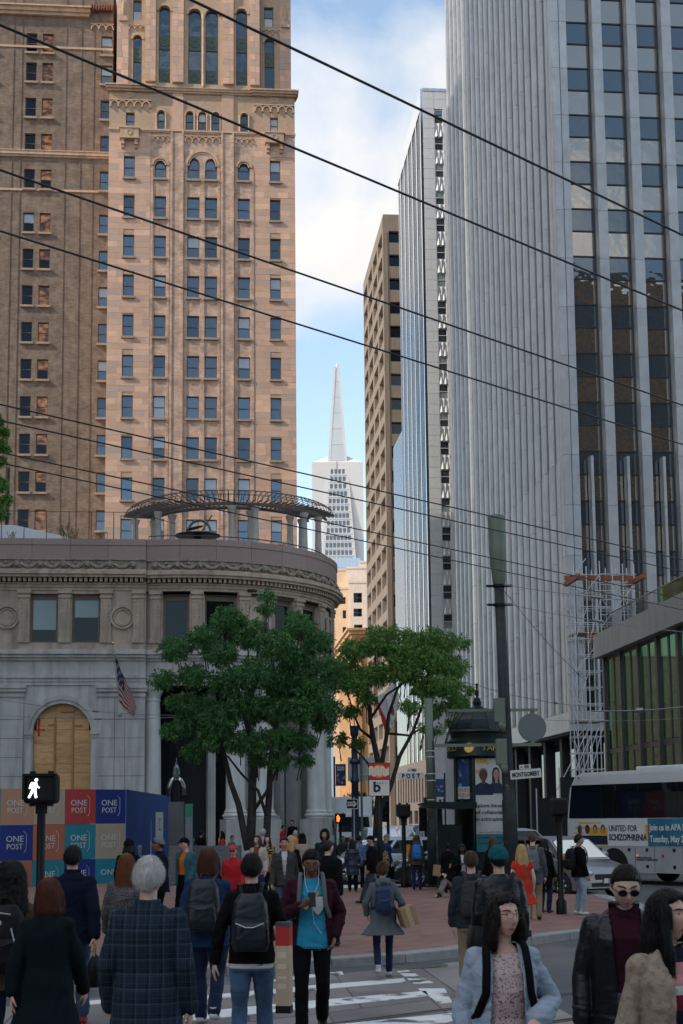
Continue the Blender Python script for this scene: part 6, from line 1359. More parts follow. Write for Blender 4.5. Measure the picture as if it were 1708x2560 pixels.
# box truck facing us
p = place(886, 79); TR = thing('box_truck', 'white box truck facing us beside the bank corner', 'truck', (p[0], 79, 0), R(3)); w = .98
build('cab', MB().extr([(-w, .45), (w, .45), (w, 1.35), (w*.93, 2.25), (w*.8, 2.42), (-w*.8, 2.42), (-w*.93, 2.25), (-w, 1.35)], 0, 1.9), P_wh, TR, bevel=.04); build('cargo_box', MB().box(-1.15, 1.15, 2.0, 7.2, .7, 3.35), P_wh, TR, bevel=.03)
build('windscreen', MB().add([(-w*.9, -.012, 1.4), (w*.9, -.012, 1.4), (w*.82, -.012, 2.22), (-w*.82, -.012, 2.22)], [(0, 1, 2, 3)]), G_car, TR); build('grille', MB().box(-.6, .6, -.02, 0, .8, 1.1), M_trimb, TR); build('bumper', MB().box(-w, w, -.12, .0, .42, .68), M_trimb, TR)
for s in (-1, 1):
    build('headlight', MB().cbox(s*.75, -.02, .95, .3, .05, .2), M_hl, TR); build('mirror', MB().cbox(s*1.2, -.05, 1.8, .14, .08, .42), M_trimb, TR)
    for yy in (.8, 5.6): wheel(TR, 0, 0).location = (s*.85, yy, .42)
for o in TR.children:
    if o.name.startswith('wheel'): o.rotation_euler = (R(90), 0, R(90)); o.scale = (1.3, 1.3, 1.2)
# coach: local x from its left end (as we see it) to the right, y into the coach
bl, br_ = at(1419, 2000, 47.), at(1708, 2000, 42.9); bd = math.atan2(br_[1]-bl[1], br_[0]-bl[0])
BU = thing('coach', 'white motor coach with black windows and a printed advertising band', 'bus', (bl[0], 47., 0), bd); LB, WB, HB = 12.5, 2.55, 3.6
M_bus = mat('coach_white', (.55, .56, .56), .3, var=.06, vs=1.2, coat=.5); M_busg = mat('coach_lower_grey', (.36, .37, .37), .35, var=.1, vs=1.2, coat=.4)
pr = [(.0, .38), (-.04, 1.2), (-.02, 2.0), (.12, 3.0), (.3, 3.4), (.6, 3.52), (LB, 3.56), (LB, .38)]
b = MB(); n = len(pr); ed = lambda z: 0 if z < 3.0 else (z-3.0)*.22
b.add([(x, ed(z), z) for x, z in pr]+[(x, WB-ed(z), z) for x, z in pr], [tuple(range(n))[::-1], tuple(range(n, 2*n))]+[(i, (i+1) % n, n+(i+1) % n, n+i) for i in range(n)]); build('body', b, M_bus, BU)
zof = lambda y, x=1500, D=46.: float(at(x, y, D)[2])
zw0, zw1, za0 = 2.04, 3.12, 1.18
build('window_band', MB().add([(.06, -.014, zw0+.02), (LB-.1, -.014, zw0), (LB-.1, -.014, zw1), (.22, -.014, zw1)], [(0, 1, 2, 3)]), glass('coach_window', (.006, .008, .009), .07, wav=.1), BU)
for i in range(7): build('window_joint', MB().box(1.55+1.6*i, 1.57+1.6*i, -.018, -.012, zw0, zw1), M_trimb, BU)
build('roof_hatch', MB().box(2.6, 4.6, .5, 1.9, 3.5, 3.66), M_bus, BU, bevel=.04)
build('lower_panels', MB().box(.02, LB-.05, -.006, 0, .4, 1.17), M_busg, BU)
ad = build('advert_band', MB().box(.06, LB-.3, -.012, 0, za0, zw0), mat('advert_white', (.60, .60, .58), .4, var=.03), BU)
build('advert_blue', MB().box(3.52, LB-.4, -.016, -.01, za0+.01, zw0-.01), mat('advert_teal_blue', (.03, .15, .22), .4, var=.25, vs=1.5), ad); build('advert_bar', MB().box(3.42, 3.52, -.018, -.01, za0+.2, zw0-.2), mat('advert_gold', (.7, .36, .03), .5), ad)
text('UNITED FOR', .27, M_navy, ad, (1.86, -.018, 1.72), align='LEFT', sx=.78, bold=.003); text('SCHIZOPHRENIA', .27, M_navy, ad, (1.86, -.018, 1.44), align='LEFT', sx=.78, bold=.007)
text('Join us in APA Product Theater', .28, M_signw, ad, (3.6, -.02, 1.75), align='LEFT', sx=.78, bold=.005); text('Tuesday, May 21  11 AM', .28, M_signw, ad, (3.6, -.02, 1.40), align='LEFT', sx=.78, bold=.005)
M_yel = PM and mat('advert_yellow', (.68, .38, .04), .5)
for x0, x1, z0, z1 in ((.35, .9, 1.72, 1.78), (.5, 1.5, 1.88, 1.93), (1.0, 1.8, 1.2, 1.75), (.3, .7, 1.55, 1.6)): build('advert_bar', MB().box(x0, x1, -.0145, -.011, z0, z1), M_yel, ad)
for i, (x, sk, hr_) in enumerate(((.55, Sk1, Hg), (.9, Sk1, Hk), (1.25, Sk2, Hk), (1.6, Sk2, Hk))):
    for k, (poly, m_) in enumerate((([(-.2, -.4), (.2, -.4), (.17, -.12), (-.17, -.12)], Ck), ([(.1*math.cos(a), .08+.15*math.sin(a)) for a in [2*math.pi*j/14 for j in range(14)]], hr_), ([(.08*math.cos(a), .05+.12*math.sin(a)) for a in [2*math.pi*j/14 for j in range(14)]], sk))):
        build('printed_portrait', MB().extr([(x+p_[0], 1.62+p_[1]) for p_ in poly], -.018-.002*k, -.012), m_, ad)
for x in (2.4, 2.95, 3.75, 4.9): build('panel_seam', MB().box(x, x+.012, -.010, -.004, .42, 1.16), M_trimb, BU)
for x in (1.4, 2.65, 3.4, 4.5):
    for z in (1.02, .52): build('vent', MB().box(x, x+.11, -.014, -.004, z, z+.1), M_trimb, BU)
build('side_marker', MB().ell((3.05, -.02, .9), (.05, .02, .04), 8, 6), M_amb, BU); build('side_marker', MB().ell((4.1, -.02, .9), (.05, .02, .05), 8, 6), M_tl, BU); build('side_marker', MB().ell((.5, .05, 3.36), (.04, .03, .03), 8, 6), M_tl, BU)
text('OWNED & OPERATED BY\nPROFESSIONAL CHARTER SERVICES', .07, M_trimb, BU, (3.0, -.012, .8), align='LEFT', sx=.8)
b = MB(); arch_ring(b, 2.05, .5, .0, .62, -.014, -.005, 20); build('wheel_arch', b, M_trimb, BU)
for x in (2.05, 8.6):
    for s, yy in ((1, .14), (-1, WB-.14)): o = wheel(BU, x, yy, .5, .28, s)
# ================================================================ end of vehicles
# ================================================================ people
TMP = bpy.data.scenes.new('tmp')
def remesh(mb, vox, smooth=2):
    me = bpy.data.meshes.new('r'); me.from_pydata(mb.v, [], mb.f); o = bpy.data.objects.new('r', me); TMP.collection.objects.link(o)
    m_ = o.modifiers.new('r', 'REMESH'); m_.mode = 'VOXEL'; m_.voxel_size = vox; m_.use_smooth_shade = True
    if smooth: k = o.modifiers.new('s', 'SMOOTH'); k.factor = .5; k.iterations = smooth
    with bpy.context.temp_override(scene=TMP, view_layer=TMP.view_layers[0]): dg = bpy.context.evaluated_depsgraph_get()
    out = bpy.data.meshes.new_from_object(o.evaluated_get(dg), depsgraph=dg); bpy.data.objects.remove(o); bpy.data.meshes.remove(me); return out
def co(me): a = np.empty(len(me.vertices)*3); me.vertices.foreach_get('co', a); return a.reshape(-1, 3)
def no(me): a = np.empty(len(me.vertices)*3); me.vertices.foreach_get('normal', a); return a.reshape(-1, 3)
def setco(me, a): me.vertices.foreach_set('co', np.ascontiguousarray(a).ravel()); me.update()
def fbm(p, seed=0.):       # cheap smooth noise from folded sines, vectorised
    x, y, z = p[:, 0]+seed*1.7, p[:, 1]+seed*2.3, p[:, 2]+seed*3.1; s = np.zeros(len(p)); a = 1.
    for k in range(3):
        s += a*np.sin(x+1.9*np.sin(y*.7+k)+.5*z)*np.cos(y*1.1+1.3*np.sin(z*.9+k*2)+.3*x); x, y, z = x*1.9+3, y*1.9+1, z*1.9+5; a *= .5
    return s
def fold(me, amp, fr, seed=0.):
    p = co(me)*np.array(fr); w = fbm(p*.45, seed+9)[:, None]*np.array([1.1, .9, 1.6]); f = fbm(p+w, seed)+.35*fbm(p*2.6+w, seed+4); setco(me, co(me)+no(me)*(np.clip(f, -1.2, 1.2)*amp*.62)[:, None])
def loft(mb, rings, n=20, e=2.3):
    vs = []
    for cx, cy, z, rx, ry in rings:
        for j in range(n):
            t = 2*math.pi*j/n; c, s = math.cos(t), math.sin(t)
            vs.append((cx+rx*math.copysign(abs(c)**(2/e), c), cy+ry*math.copysign(abs(s)**(2/e), s), z))
    k = len(rings); fs = [(i*n+j, i*n+(j+1) % n, (i+1)*n+(j+1) % n, (i+1)*n+j) for i in range(k-1) for j in range(n)]+[tuple(range(n))[::-1], tuple((k-1)*n+j for j in range(n))]
    mb.add(vs, fs)
def sph(mb, c, r, n=14, m_=9, M=None): mb.ell(c, r if hasattr(r, '__len__') else (r, r, r), n, m_, M)
def limbt(mb, pts, rad, n=12):
    mb.tube(pts, rad, n)
    for p, r in zip(pts, rad): sph(mb, p, (r if not hasattr(r, '__len__') else max(r))*.99, 10, 7)
SKIN = {'light': (.60, .37, .28), 'fair': (.64, .42, .33), 'tan': (.44, .25, .17), 'brown': (.22, .115, .07), 'dark': (.075, .037, .024)}
M_skin = mat('skin', (.5, .3, .2), .5, spec=.35, var=.06, vs=18, attr='Col', bump=.06, bs=160, sss=.12)
def hair_m(n, c): return mat('hair_'+n, c, .5, spec=.22, var=.35, vs=9, stretch=(6, 6, .8), bump=.7, bs=14)
HAIR = {k: hair_m(k, v) for k, v in dict(black=(.006, .005, .005), dkbrown=(.014, .009, .007), brown=(.06, .035, .018), auburn=(.085, .024, .012), red=(.16, .05, .015), blonde=(.42, .27, .12), grey=(.34, .34, .33), white=(.5, .49, .46)).items()}
def cloth(n, c, r=.85, var=.14, bump=.25, bs=70, sheen=0., **k): return mat('cloth_'+n, c, r, spec=.1, var=var, vs=5, bump=bump, bs=bs, sheen=sheen, **k)
def head_pts(n=40, m_=34):
    V = []
    for i in range(m_+1):
        p = math.pi*i/m_
        for j in range(n):
            q = 2*math.pi*j/n; x, y, z = math.sin(p)*math.cos(q), math.sin(p)*math.sin(q), math.cos(p); X, Y, Z = x*.075, y*.097, z*.118
            if Z < 0:
                t = (-Z/.118); X *= 1-.33*t**1.5
                if Y > 0: Y *= 1-.42*t
                else: Y *= 1-.10*t
            if Y < 0: Y *= .95
            if y < .2:
                Y -= .024*math.exp(-(X/.013)**2-((Z+.026)/.017)**2)+.012*math.exp(-(X/.010)**2-((Z-.0)/.022)**2)
                Y += .010*math.exp(-((abs(X)-.031)/.015)**2-((Z-.014)/.011)**2); Y -= .005*math.exp(-(X/.045)**2-((Z-.036)/.010)**2)
                Y -= .007*math.exp(-(X/.022)**2-((Z+.064)/.010)**2); Y -= .008*math.exp(-(X/.022)**2-((Z+.100)/.014)**2); Y -= .004*math.exp(-((abs(X)-.045)/.016)**2-((Z+.018)/.02)**2)
            V.append((X, Y, Z))
    return V, [(i*n+j, (i+1)*n+j, (i+1)*n+(j+1) % n, i*n+(j+1) % n) for i in range(m_) for j in range(n)]
HV, HF = head_pts()
def face_y(X, Z):
    w = max(0., 1-(Z/.118)**2); sx = .075*(1-.33*(max(0, -Z)/.118)**1.5); Y = -.097*math.sqrt(max(0., w-(X/sx)**2*1.0)); Y *= (1-.10*max(0, -Z)/.118)*.95
    return Y+.010*math.exp(-((abs(X)-.031)/.015)**2-((Z-.014)/.011)**2)-.007*math.exp(-(X/.022)**2-((Z+.064)/.010)**2)-.005*math.exp(-(X/.045)**2-((Z-.036)/.010)**2)
M_sclera = mat('eye_white', (.55, .53, .50), .25, var=0); M_iris = mat('eye_iris', (.02, .012, .008), .15, var=0)
LIPM = {}
def lip_m(sk):
    if sk not in LIPM: c = SKIN[sk]; LIPM[sk] = mat('lips_'+sk, (c[0]*.80, c[1]*.42, c[2]*.42), .4, var=.05)
    return LIPM[sk]
_x = 0; M_gun = mat('gunmetal_frame', (.10, .10, .11), .35, .8)
def hand_mb(mb, w, d, pn, curl, side, s=1., grip=.35):
    """w wrist, d direction of the hand, pn palm normal; five fingers"""
    d = Vector(d).normalized(); pn = Vector(pn); pn = (pn-d*pn.dot(d)).normalized(); u = d.cross(pn)*side; w = Vector(w)
    mb.tube([w, w+d*.03*s, w+d*.075*s, w+d*.095*s], [(.024*s, .019*s), (.034*s, .017*s), (.040*s, .016*s), (.036*s, .013*s)], 12, up=pn)
    for k, (off, L_) in enumerate(((-.030, .068), (-.010, .078), (.011, .074), (.030, .058))):
        p0 = w+d*(.088-.006*abs(k-1.3))*s+u*off*s; a = curl; q = [p0]
        for f, bend in ((.45, .6), (.32, 1.1), (.23, 1.3)):
            a2 = a*bend; dd = d*math.cos(a2)+pn*math.sin(a2); q.append(q[-1]+dd*L_*f*s)
        mb.tube(q, [.0092*s, .0088*s, .008*s, .0065*s], 8)
        for p in q: sph(mb, p, .0082*s, 8, 6)
    p0 = w+d*.025*s-u*.03*s; q = [p0, p0+(d*.6-u*.75+pn*.25).normalized()*.032*s]; q.append(q[-1]+(d*.85-u*.3+pn*(.3+curl*.4)).normalized()*.032*s); q.append(q[-1]+(d*.9+u*.1+pn*(.3+curl*.5)).normalized()*.025*s)
    mb.tube(q, [.0135*s, .011*s, .0098*s, .0075*s], 8)
    for p in q: sph(mb, p, .0092*s, 8, 6)
PEOPLE = []
def person(label, x, y, D, zg=0., h=None, face=0., skin='light', hair='black', style='short', vox=.014, build_=1., female=False, arms=None, legs=None, stride=0., lean=(0, 0), head=(0, 0, 0), top=None, inner=None, bottom=None, shoes=None, beard=0., group='people on the crossing and plaza', hands=(.5, .5), hlen=.35, glasses=None, hat=None, skirt=None, handn=None, hfull=1.0, cat='person', zoff=0.):
    p = at(x, y, D); h = h or float(p[2])-zg; s = h/1.75; V = lambda t: Vector(t)*s
    fx, fw = lean; rnd_ = random.Random(label); sd = rnd_.uniform(0, 50)
    def L3(v):     # lean the upper body about the hips
        z = max(0., v[2]-.95); return Vector((v[0]+fx*z, v[1]-fw*z-(fw*z)**2*.1, v[2]-.25*fw*fw*z))*s
    fe = .90 if female else 1.; b_ = build_
    sh, hp_ = .165*fe*(.5+.5*b_), .09
    arms = arms or [((-.222, .03, 1.11), (-.232, -.06, .87)), ((.222, .03, 1.11), (.232, -.06, .87))]
    if stride and len(arms) == 2 and arms[0][1] == (-.232, -.06, .87): arms = [((-.222, .03+stride*.25, 1.11), (-.235, -.04+stride*.45, .88)), ((.222, .03-stride*.25, 1.11), (.235, -.06-stride*.5, .89))]
    if legs is None:
        f = stride
        legs = [((-.10, -.05-f*.18, .50), (-.10, .02-f*.5, .085)), ((.10, -.04+f*.02, .50), (.10, .03+f*.5, .085+max(0, f)*.22))]
        if f < 0: legs = [((-.10, -.04-f*.02, .50), (-.10, .03-f*.5, .085-f*.22)), ((.10, -.05+f*.18, .50), (.10, .02+f*.5, .085))]
    S_ = [L3((-sh, .012, 1.382)), L3((sh, .012, 1.382))]; A = [(L3(a), L3(w)) for a, w in arms]
    Hp = [V((-hp_, .01, .92)), V((hp_, .01, .92))]; K = [(V(k), V(a)) for k, a in legs]
    def torso(mb, e, hem=.84, flare=0., top_z=1.47, shoulders=True, shw=0.):
        bx = b_; R_ = []
        if hem < .84:
            n = 6
            for i in range(n): t = i/n; z = hem+(.84-hem)*t; k = (1-t); R_.append((0, .01+.02*k, z, (.168*bx+e+flare*k), (.115*bx+e+flare*.8*k)))
        R_ += [(0, .012, max(.84, hem), .168*bx+e, .118*bx+e), (0, .012, .95, .166*bx+e, .116*bx+e), (0, 0., 1.08, (.140 if female else .150)*bx+e, .100*bx+e), (0, -.008 if female else 0, 1.22, .155*fe*bx+e, (.122 if female else .112)*bx+e), (0, -.004, 1.32, .168*fe*(.5+.5*bx)+e, .116*(.5+.5*bx)+e), (0, .008, 1.385, .172*fe*(.5+.5*bx)+e*.6+shw, .092+e*.8), (0, .014, 1.43, .122*fe+e*.6+shw*.7, .072+e*.8), (0, .014, top_z, .062+e*.6, .058+e*.6)]
        rr_ = [r for r in R_ if r[2] >= min(hem, .84)-1e-6]
        vs = MB(); loft(vs, rr_, 24); vs.v = [tuple(L3(q)) for q in vs.v]; mb.add(vs.v, vs.f)
        for i in (0, 1): sph(mb, S_[i], (.050+e*.55)*s)
    def arm(mb, i, e, frac=1., cuff=0.):
        sh_, (el, wr) = S_[i], A[i]
        if frac < .12: return
        if frac <= .5: el2 = sh_.lerp(el, frac*2); limbt(mb, [sh_, el2], [(.049+e*.6)*s, (.048+e+cuff)*s]); return
        w2 = el.lerp(wr, (frac-.5)*2); limbt(mb, [sh_, sh_.lerp(el, .5), el, el.lerp(w2, .35), w2], [(.049*(.4+.6*b_)+e*.6)*s, (.047*(.4+.6*b_)+e*.8)*s, (.040+e)*s, (.040+e)*s, (.028+e+cuff)*s])
    def leg(mb, i, e, cuff=0., fr=1.):
        hp2, (kn, an) = Hp[i], K[i]; an2 = kn.lerp(an, fr); limbt(mb, [hp2, hp2.lerp(kn, .45), kn, kn.lerp(an2, .35), an2], [(.086*b_+e)*s, (.075*b_+e)*s, (.053+e)*s, (.055+e)*s, (.038+e+cuff)*s], 14)
    # ---- head frame
    nb = L3((0, .012, 1.46)); yaw, pit, rol = [R(v) for v in head]; HM = Matrix.Rotation(yaw, 3, 'Z') @ Matrix.Rotation(pit, 3, 'X') @ Matrix.Rotation(rol, 3, 'Y')
    hc = nb+HM @ (Vector((0, -.028, .160))*s); HS = s*1.0
    hp3 = lambda v: hc+HM @ (Vector(v)*HS)
    # ---- body: one continuous surface
    mb = MB(); torso(mb, -.008)
    for i in (0, 1): arm(mb, i, -.002); leg(mb, i, -.008)
    mb.tube([L3((0, .012, 1.40)), L3((0, .012, 1.47)), hp3((0, .012, -.06))], [.062*s*fe, .054*s*fe, .052*s*fe], 14); mb.add([hp3(v) for v in HV], HF)
    for sx in (-1, 1): mb.ell(hp3((sx*.076, .012, -.004)), (.011*s, .02*s, .031*s), 10, 8, HM)
    for i in (0, 1):
        el, wr = A[i]; dd = (wr-el); pn = (handn[i] if handn and handn[i] else Vector((-(1 if i else -1), -.25, 0))); hd = dd
        if vox < .02: hand_mb(mb, wr, hd, pn, hands[i], (1 if i == 0 else -1), s)
        else: mb.tube([wr, wr+dd.normalized()*.09*s, wr+dd.normalized()*.16*s], [.03*s, .036*s, .02*s], 8)
        kn, an = K[i]; mb.tube([an, an+Vector((0, .02, -.05))*s, an+Vector((0, -.10, -.055))*s], [.034*s, .038*s, .025*s], 8)
    me = remesh(mb, vox*.92, 1 if vox < .01 else 0); me.materials.append(M_skin)
    # paint the skin: own colours of lips, cheeks, brows, beard; darker round the eyes
    P = (co(me)-np.array(hc)) @ np.array(HM) / HS; X, Y, Z = P[:, 0], P[:, 1], P[:, 2]; base = np.array(SKIN[skin]); C = np.tile(base, (len(P), 1)); fr = (Y < -.03) & (np.abs(Z) < .14)
    def mixc(w, c): C[:] = C*(1-w[:, None])+np.array(c)*w[:, None]
    g = lambda q: np.exp(-np.minimum(q, 40))
    mixc(fr*.55*g(((X)/.021)**4+((Z+.064)/.0085)**4), base*np.array([.85, .45, .45])); mixc(fr*.25*g(((np.abs(X)-.04)/.02)**2+((Z+.022)/.02)**2), base*np.array([1.1, .72, .65]))
    if beard: mixc(beard*fr*(1/(1+np.exp((Z+.045+.25*np.maximum(0, .03-np.abs(X)))*220)))*(1-g((X/.02)**4+((Z+.064)/.008)**4)), base*.22)
    ex = np.abs(X)-.031; mixc(fr*.22*g((ex/.02)**2+((Z-.012)/.014)**2), base*.6)
    hcol = np.array(dict(black=(.006, .005, .005), dkbrown=(.014, .009, .007), brown=(.06, .035, .018), auburn=(.085, .03, .015), red=(.14, .05, .02), blonde=(.2, .13, .07), grey=(.25, .25, .24), white=(.4, .4, .38))[hair]); mixc(fr*.85*g(((np.abs(X)-.034)/.019)**4+((Z-.034-.08*np.minimum(0, .035-np.abs(X)))/.0048)**2), hcol*1.2)
    if style == 'bald': mixc((Z > -.02+.3*(-Y))*(np.abs(X) < .09)*(Z < .06)*(np.abs(Z) < .2)*.6, hcol)
    ca = me.color_attributes.new('Col', 'FLOAT_COLOR', 'POINT'); ca.data.foreach_set('color', np.c_[C, np.ones(len(C))].astype(np.float32).ravel())
    loc = (float(p[0]), D, zg+zoff); root = put('person', me, None, loc, (0, 0, R(face))); tag(root, label, cat, group); root['group'] = group
    if style == 'none': pass
    # ---- eyes, brows and mouth of the people who face us
    if vox < .013 and abs(math.sin((R(face)+R(head[0]))/2)) < .85:
        def fmesh(nm, q, m_): mb_ = MB(); mb_.add([hp3(v) for v in q.v], q.f); return build(nm, mb_, m_, root, True)
        for sx in (-1, 1):
            if glasses != 'dark':
                y_ = face_y(.031, .0125); e_ = fmesh('eye', MB().ell((sx*.031, y_+.0035, .0115), (.0135, .008, .0058), 14, 10), M_sclera); q = MB().ell((sx*.031, y_-.0022, .0115), (.0056, .0035, .0056), 12, 8); mb_ = MB(); mb_.add([hp3(v) for v in q.v], q.f); build('iris', mb_, M_iris, e_, True)
                fmesh('eyelash', MB().tube([(sx*.018, face_y(.018, .013)-.001, .0125), (sx*.026, y_-.003, .0178), (sx*.036, y_-.002, .0178), (sx*.046, face_y(.046, .013)-.0005, .0135)], [.0008, .0017, .0017, .0008], 6), M_iris)
            fmesh('eyebrow', MB().tube([(sx*.014, face_y(.014, .032)-.001, .031), (sx*.028, face_y(.028, .037)-.001, .0365), (sx*.044, face_y(.044, .036)-.001, .036), (sx*.055, face_y(.055, .030)-.0005, .030)], [.0020, .0030, .0026, .001], 6), HAIR['black' if hair in ('black', 'dkbrown') else 'brown'])
        q = MB().ell((0, face_y(0, -.061)+.0005, -.0605), (.020, .0045, .0040), 16, 8); q.ell((0, face_y(0, -.069)+.0010, -.0685), (.0175, .0050, .0048), 16, 8); fmesh('lips', q, lip_m(skin)); q = MB().tube([(-.021, face_y(.021, -.064)+.0006, -.064), (-.008, face_y(.008, -.064)-.0028, -.0640), (.008, face_y(.008, -.064)-.0028, -.0640), (.021, face_y(.021, -.064)+.0006, -.064)], [.0006, .0011, .0011, .0006], 6); fmesh('mouth_line', q, M_iris)
    # ---- clothes
    def child(name, mb, m_, v=1., amp=.006, fq=(9, 9, 22), sm=2, cut=None):
        me = remesh(mb, vox*v, sm)
        if amp: fold(me, amp*s, tuple(np.array(fq)/s), sd); 
        me.materials.append(m_)
        if cut is not None:
            import bmesh
            bm = bmesh.new(); bm.from_mesh(me); bmesh.ops.delete(bm, geom=[f_ for f_ in bm.faces if cut(f_.calc_center_median()/s)], context='FACES'); bm.to_mesh(me); bm.free()
        me.polygons.foreach_set('use_smooth', [True]*len(me.polygons)); o = put(name, me, root)
        if cut is not None: md = o.modifiers.new('t', 'SOLIDIFY'); md.thickness = .006; md.offset = 0
        return o
    bt = bottom or {}
    if bt:
        mb = MB(); e = bt.get('e', .012); loft_r = [(0, .012, .80, .165*b_+e, .118*b_+e), (0, .012, .92, .168*b_+e, .12*b_+e), (0, .005, 1.03, .155*b_+e, .11*b_+e)]; q = MB(); loft(q, loft_r, 24); mb.add([Vector(v)*s for v in q.v], q.f)
        for i in (0, 1): leg(mb, i, e, bt.get('cuff', .012), bt.get('len', .98))
        child('trousers', mb, bt['m'], 1., bt.get('amp', .007), (11, 11, 20))
    if skirt:
        mb = MB(); q = MB(); loft(q, [(0, .01, skirt['hem'], .17*b_+skirt['fl'], .13*b_+skirt['fl']), (0, .01, (skirt['hem']+.95)/2, .175*b_+skirt['fl']*.5, .13*b_+skirt['fl']*.5), (0, .01, 1.0, .16*b_+.012, .112*b_+.012), (0, .01, 1.08, .15*b_, .10*b_)], 28); mb.add([Vector(v)*s for v in q.v], q.f); child('skirt', mb, skirt['m'], 1., .014, (26, 26, 3))
    for i in (0, 1):
        kn, an = K[i]; mb = MB(); f_ = Vector((0, -1, 0)); a0 = an+Vector((0, 0, -.03))*s; tilt = max(0., (an.z/s-.10)); toe = Vector((0, -.17, -.055-.5*tilt))*s
        mb.tube([an+Vector((0, .045, -.02))*s, an+Vector((0, .045, -.055))*s], [.04*s, .042*s], 12); mb.tube([an+Vector((0, .035, -.045))*s, an+Vector((0, -.05, -.048))*s, an+toe*.8, an+toe], [(.043*s, .036*s), (.046*s, .034*s), (.045*s, .026*s), (.03*s, .016*s)], 14); mb.tube([an+Vector((0, .01, .05))*s, an+Vector((0, 0, -.04))*s], [.044*s, .046*s], 12)
        child('shoe', mb, shoes or M_blk, .7 if vox < .012 else .9, 0, sm=1)
    def garment(g, nm):
        mb = MB(); e = g.get('e', .02); torso(mb, e, g.get('hem', .80), g.get('flare', 0.), g.get('neck', 1.475), shw=g.get('shw', 0.))
        for i in (0, 1): arm(mb, i, e*.55+g.get('slv', 0.), g.get('sleeve', .97), g.get('cuff', .008))
        g.setdefault('collar', .018 if g is top else 0)
        if g.get('collar'):
            q = MB(); q.lathe([(.064, 1.43), (.078, 1.46), (.082, 1.46+g['collar']), (.066, 1.46+g['collar']), (.058, 1.45)], 20, (0, .012, 0)); mb.add([L3(v) for v in q.v], q.f)
        if g.get('hood'):
            q = MB(); sph(q, (0, .115, 1.44), (.13, .06, .08)); sph(q, (0, .07, 1.475), (.11, .06, .04)); mb.add([L3(v) for v in q.v], q.f)
        op = g.get('open'); cut = None
        if op:
            hz = g.get('hem', .8)
            cut = lambda c: c.y < -.0 and abs(c.x-fx*max(0, c.z-.95)) < (op[0]+(op[1]-op[0])*min(1, max(0, (c.z-hz)/(1.46-hz)))) and c.z < 1.50
        return child(nm, mb, g['m'], 1., g.get('amp', .008), g.get('fq', (9, 9, 20)), cut=cut)
    if inner:
        inner['e'] = inner.get('e', .014)*.45; inner['sleeve'] = .10 if top else inner.get('sleeve', .97); garment(inner, inner.get('n', 'shirt'))
    if top: garment(top, top.get('n', 'jacket'))
    # ---- hair / hats
    def shell(th, mask, low=0., rx=1., n=44, m2=34):
        q = MB(); vs = []
        for i in range(m2+1):
            pp_ = math.pi*i/m2
            for j in range(n):
                t = 2*math.pi*j/n; d = np.array([math.sin(pp_)*math.cos(t), math.sin(pp_)*math.sin(t), math.cos(pp_)]); w = mask(d); b = d*np.array([.075, .097, .118]); 
                if d[2] < 0: b[1] *= (1-.25*(-d[2])) if d[1] > 0 else 1
                vs.append(b*.80*(1-w)+(b+d*np.array([th*rx, th, th]))*w)
        q.add(vs, [(i*n+j, (i+1)*n+j, (i+1)*n+(j+1) % n, i*n+(j+1) % n) for i in range(m2) for j in range(n)]); return q
    sst = lambda a, b, v: min(1, max(0, (v-a)/(b-a)))
    def strands(me, m_, n, curl):
        from mathutils.kdtree import KDTree
        P = co(me); N = no(me); kd = KDTree(len(P))
        for i, v in enumerate(P): kd.insert(v, i)
        kd.balance(); crown_ = np.array(hp3((0, .05, .118))); r = np.random.default_rng(int(sd*100)); V_, F_ = [], []; cc = np.array(hc); out = []
        lc = (P-cc) @ np.array(HM)/HS; ok = np.nonzero((lc[:, 1] > -.075) | (lc[:, 2] > .06))[0]
        for i in r.choice(ok, n):
            p = P[i]+N[i]*.002; nn = N[i]; w_ = r.uniform(.0011, .0022)*s; k_ = r.integers(5, 9); side_ = r.normal(size=3)*.25; prev = None
            for j in range(k_):
                fl = (p-crown_)*1.6; fl[2] -= .12+.03*j; fl = fl/np.linalg.norm(fl)+side_+r.normal(size=3)*curl; fl = fl-nn*(fl@nn)*.92; fl /= np.linalg.norm(fl)+1e-9
                wv = np.cross(fl, nn); wv /= np.linalg.norm(wv)+1e-9; ww = w_*(1-j/k_); b0 = len(V_); V_ += [p-wv*ww, p+wv*ww]
                if prev is not None: F_.append((prev, prev+1, b0+1, b0))
                lp_ = (p-cc) @ np.array(HM)/HS
                if lp_[1] < -.03 and lp_[2] < .093 and abs(lp_[0]) < .075: break
                prev = b0; p = p+fl*(.016 if style in ('long', 'bob', 'curly') else .0065)*s; _, ii, dd = kd.find(p); nn = N[ii]
                if dd < .03*s: p = P[ii]*.6+p*.4+nn*(.0025+.0012*j)*s if dd < .012*s else p
        sm_ = bpy.data.meshes.new('strand'); sm_.from_pydata([tuple(v) for v in V_], [], F_); sm_.materials.append(m_); sm_.polygons.foreach_set('use_smooth', [True]*len(F_)); return sm_
    def hair_obj(q, m_, amp=.004, fq=(60, 60, 14), nm='hair', vx=None):
        mb = MB(); mb.add([hp3(v) for v in q.v], q.f); me = remesh(mb, vx or max(.0065, vox*.8), 1); 
        if amp: fold(me, amp*s, tuple(np.array(fq)/s), sd)
        me.materials.append(m_); me.polygons.foreach_set('use_smooth', [True]*len(me.polygons)); ho = put(nm, me, root)
        if nm == 'hair' and vox < .0125: put('strand', strands(me, m_, 2600 if style in ('long', 'bob', 'curly') else 1700, .5 if style == 'curly' else .12), ho)['kind'] = 'stuff'
        return ho
    shortm = lambda d: sst(-.08, .08, d[2]-(.04-.66*d[1]+.06*abs(d[0])*(d[1] < 0)))
    longm = lambda d: 0. if (d[2] < -.45 and d[1] < .30) or (d[1] < -.30 and abs(d[0]) < .76 and d[2] < .72-.25*abs(d[0])) else 1.
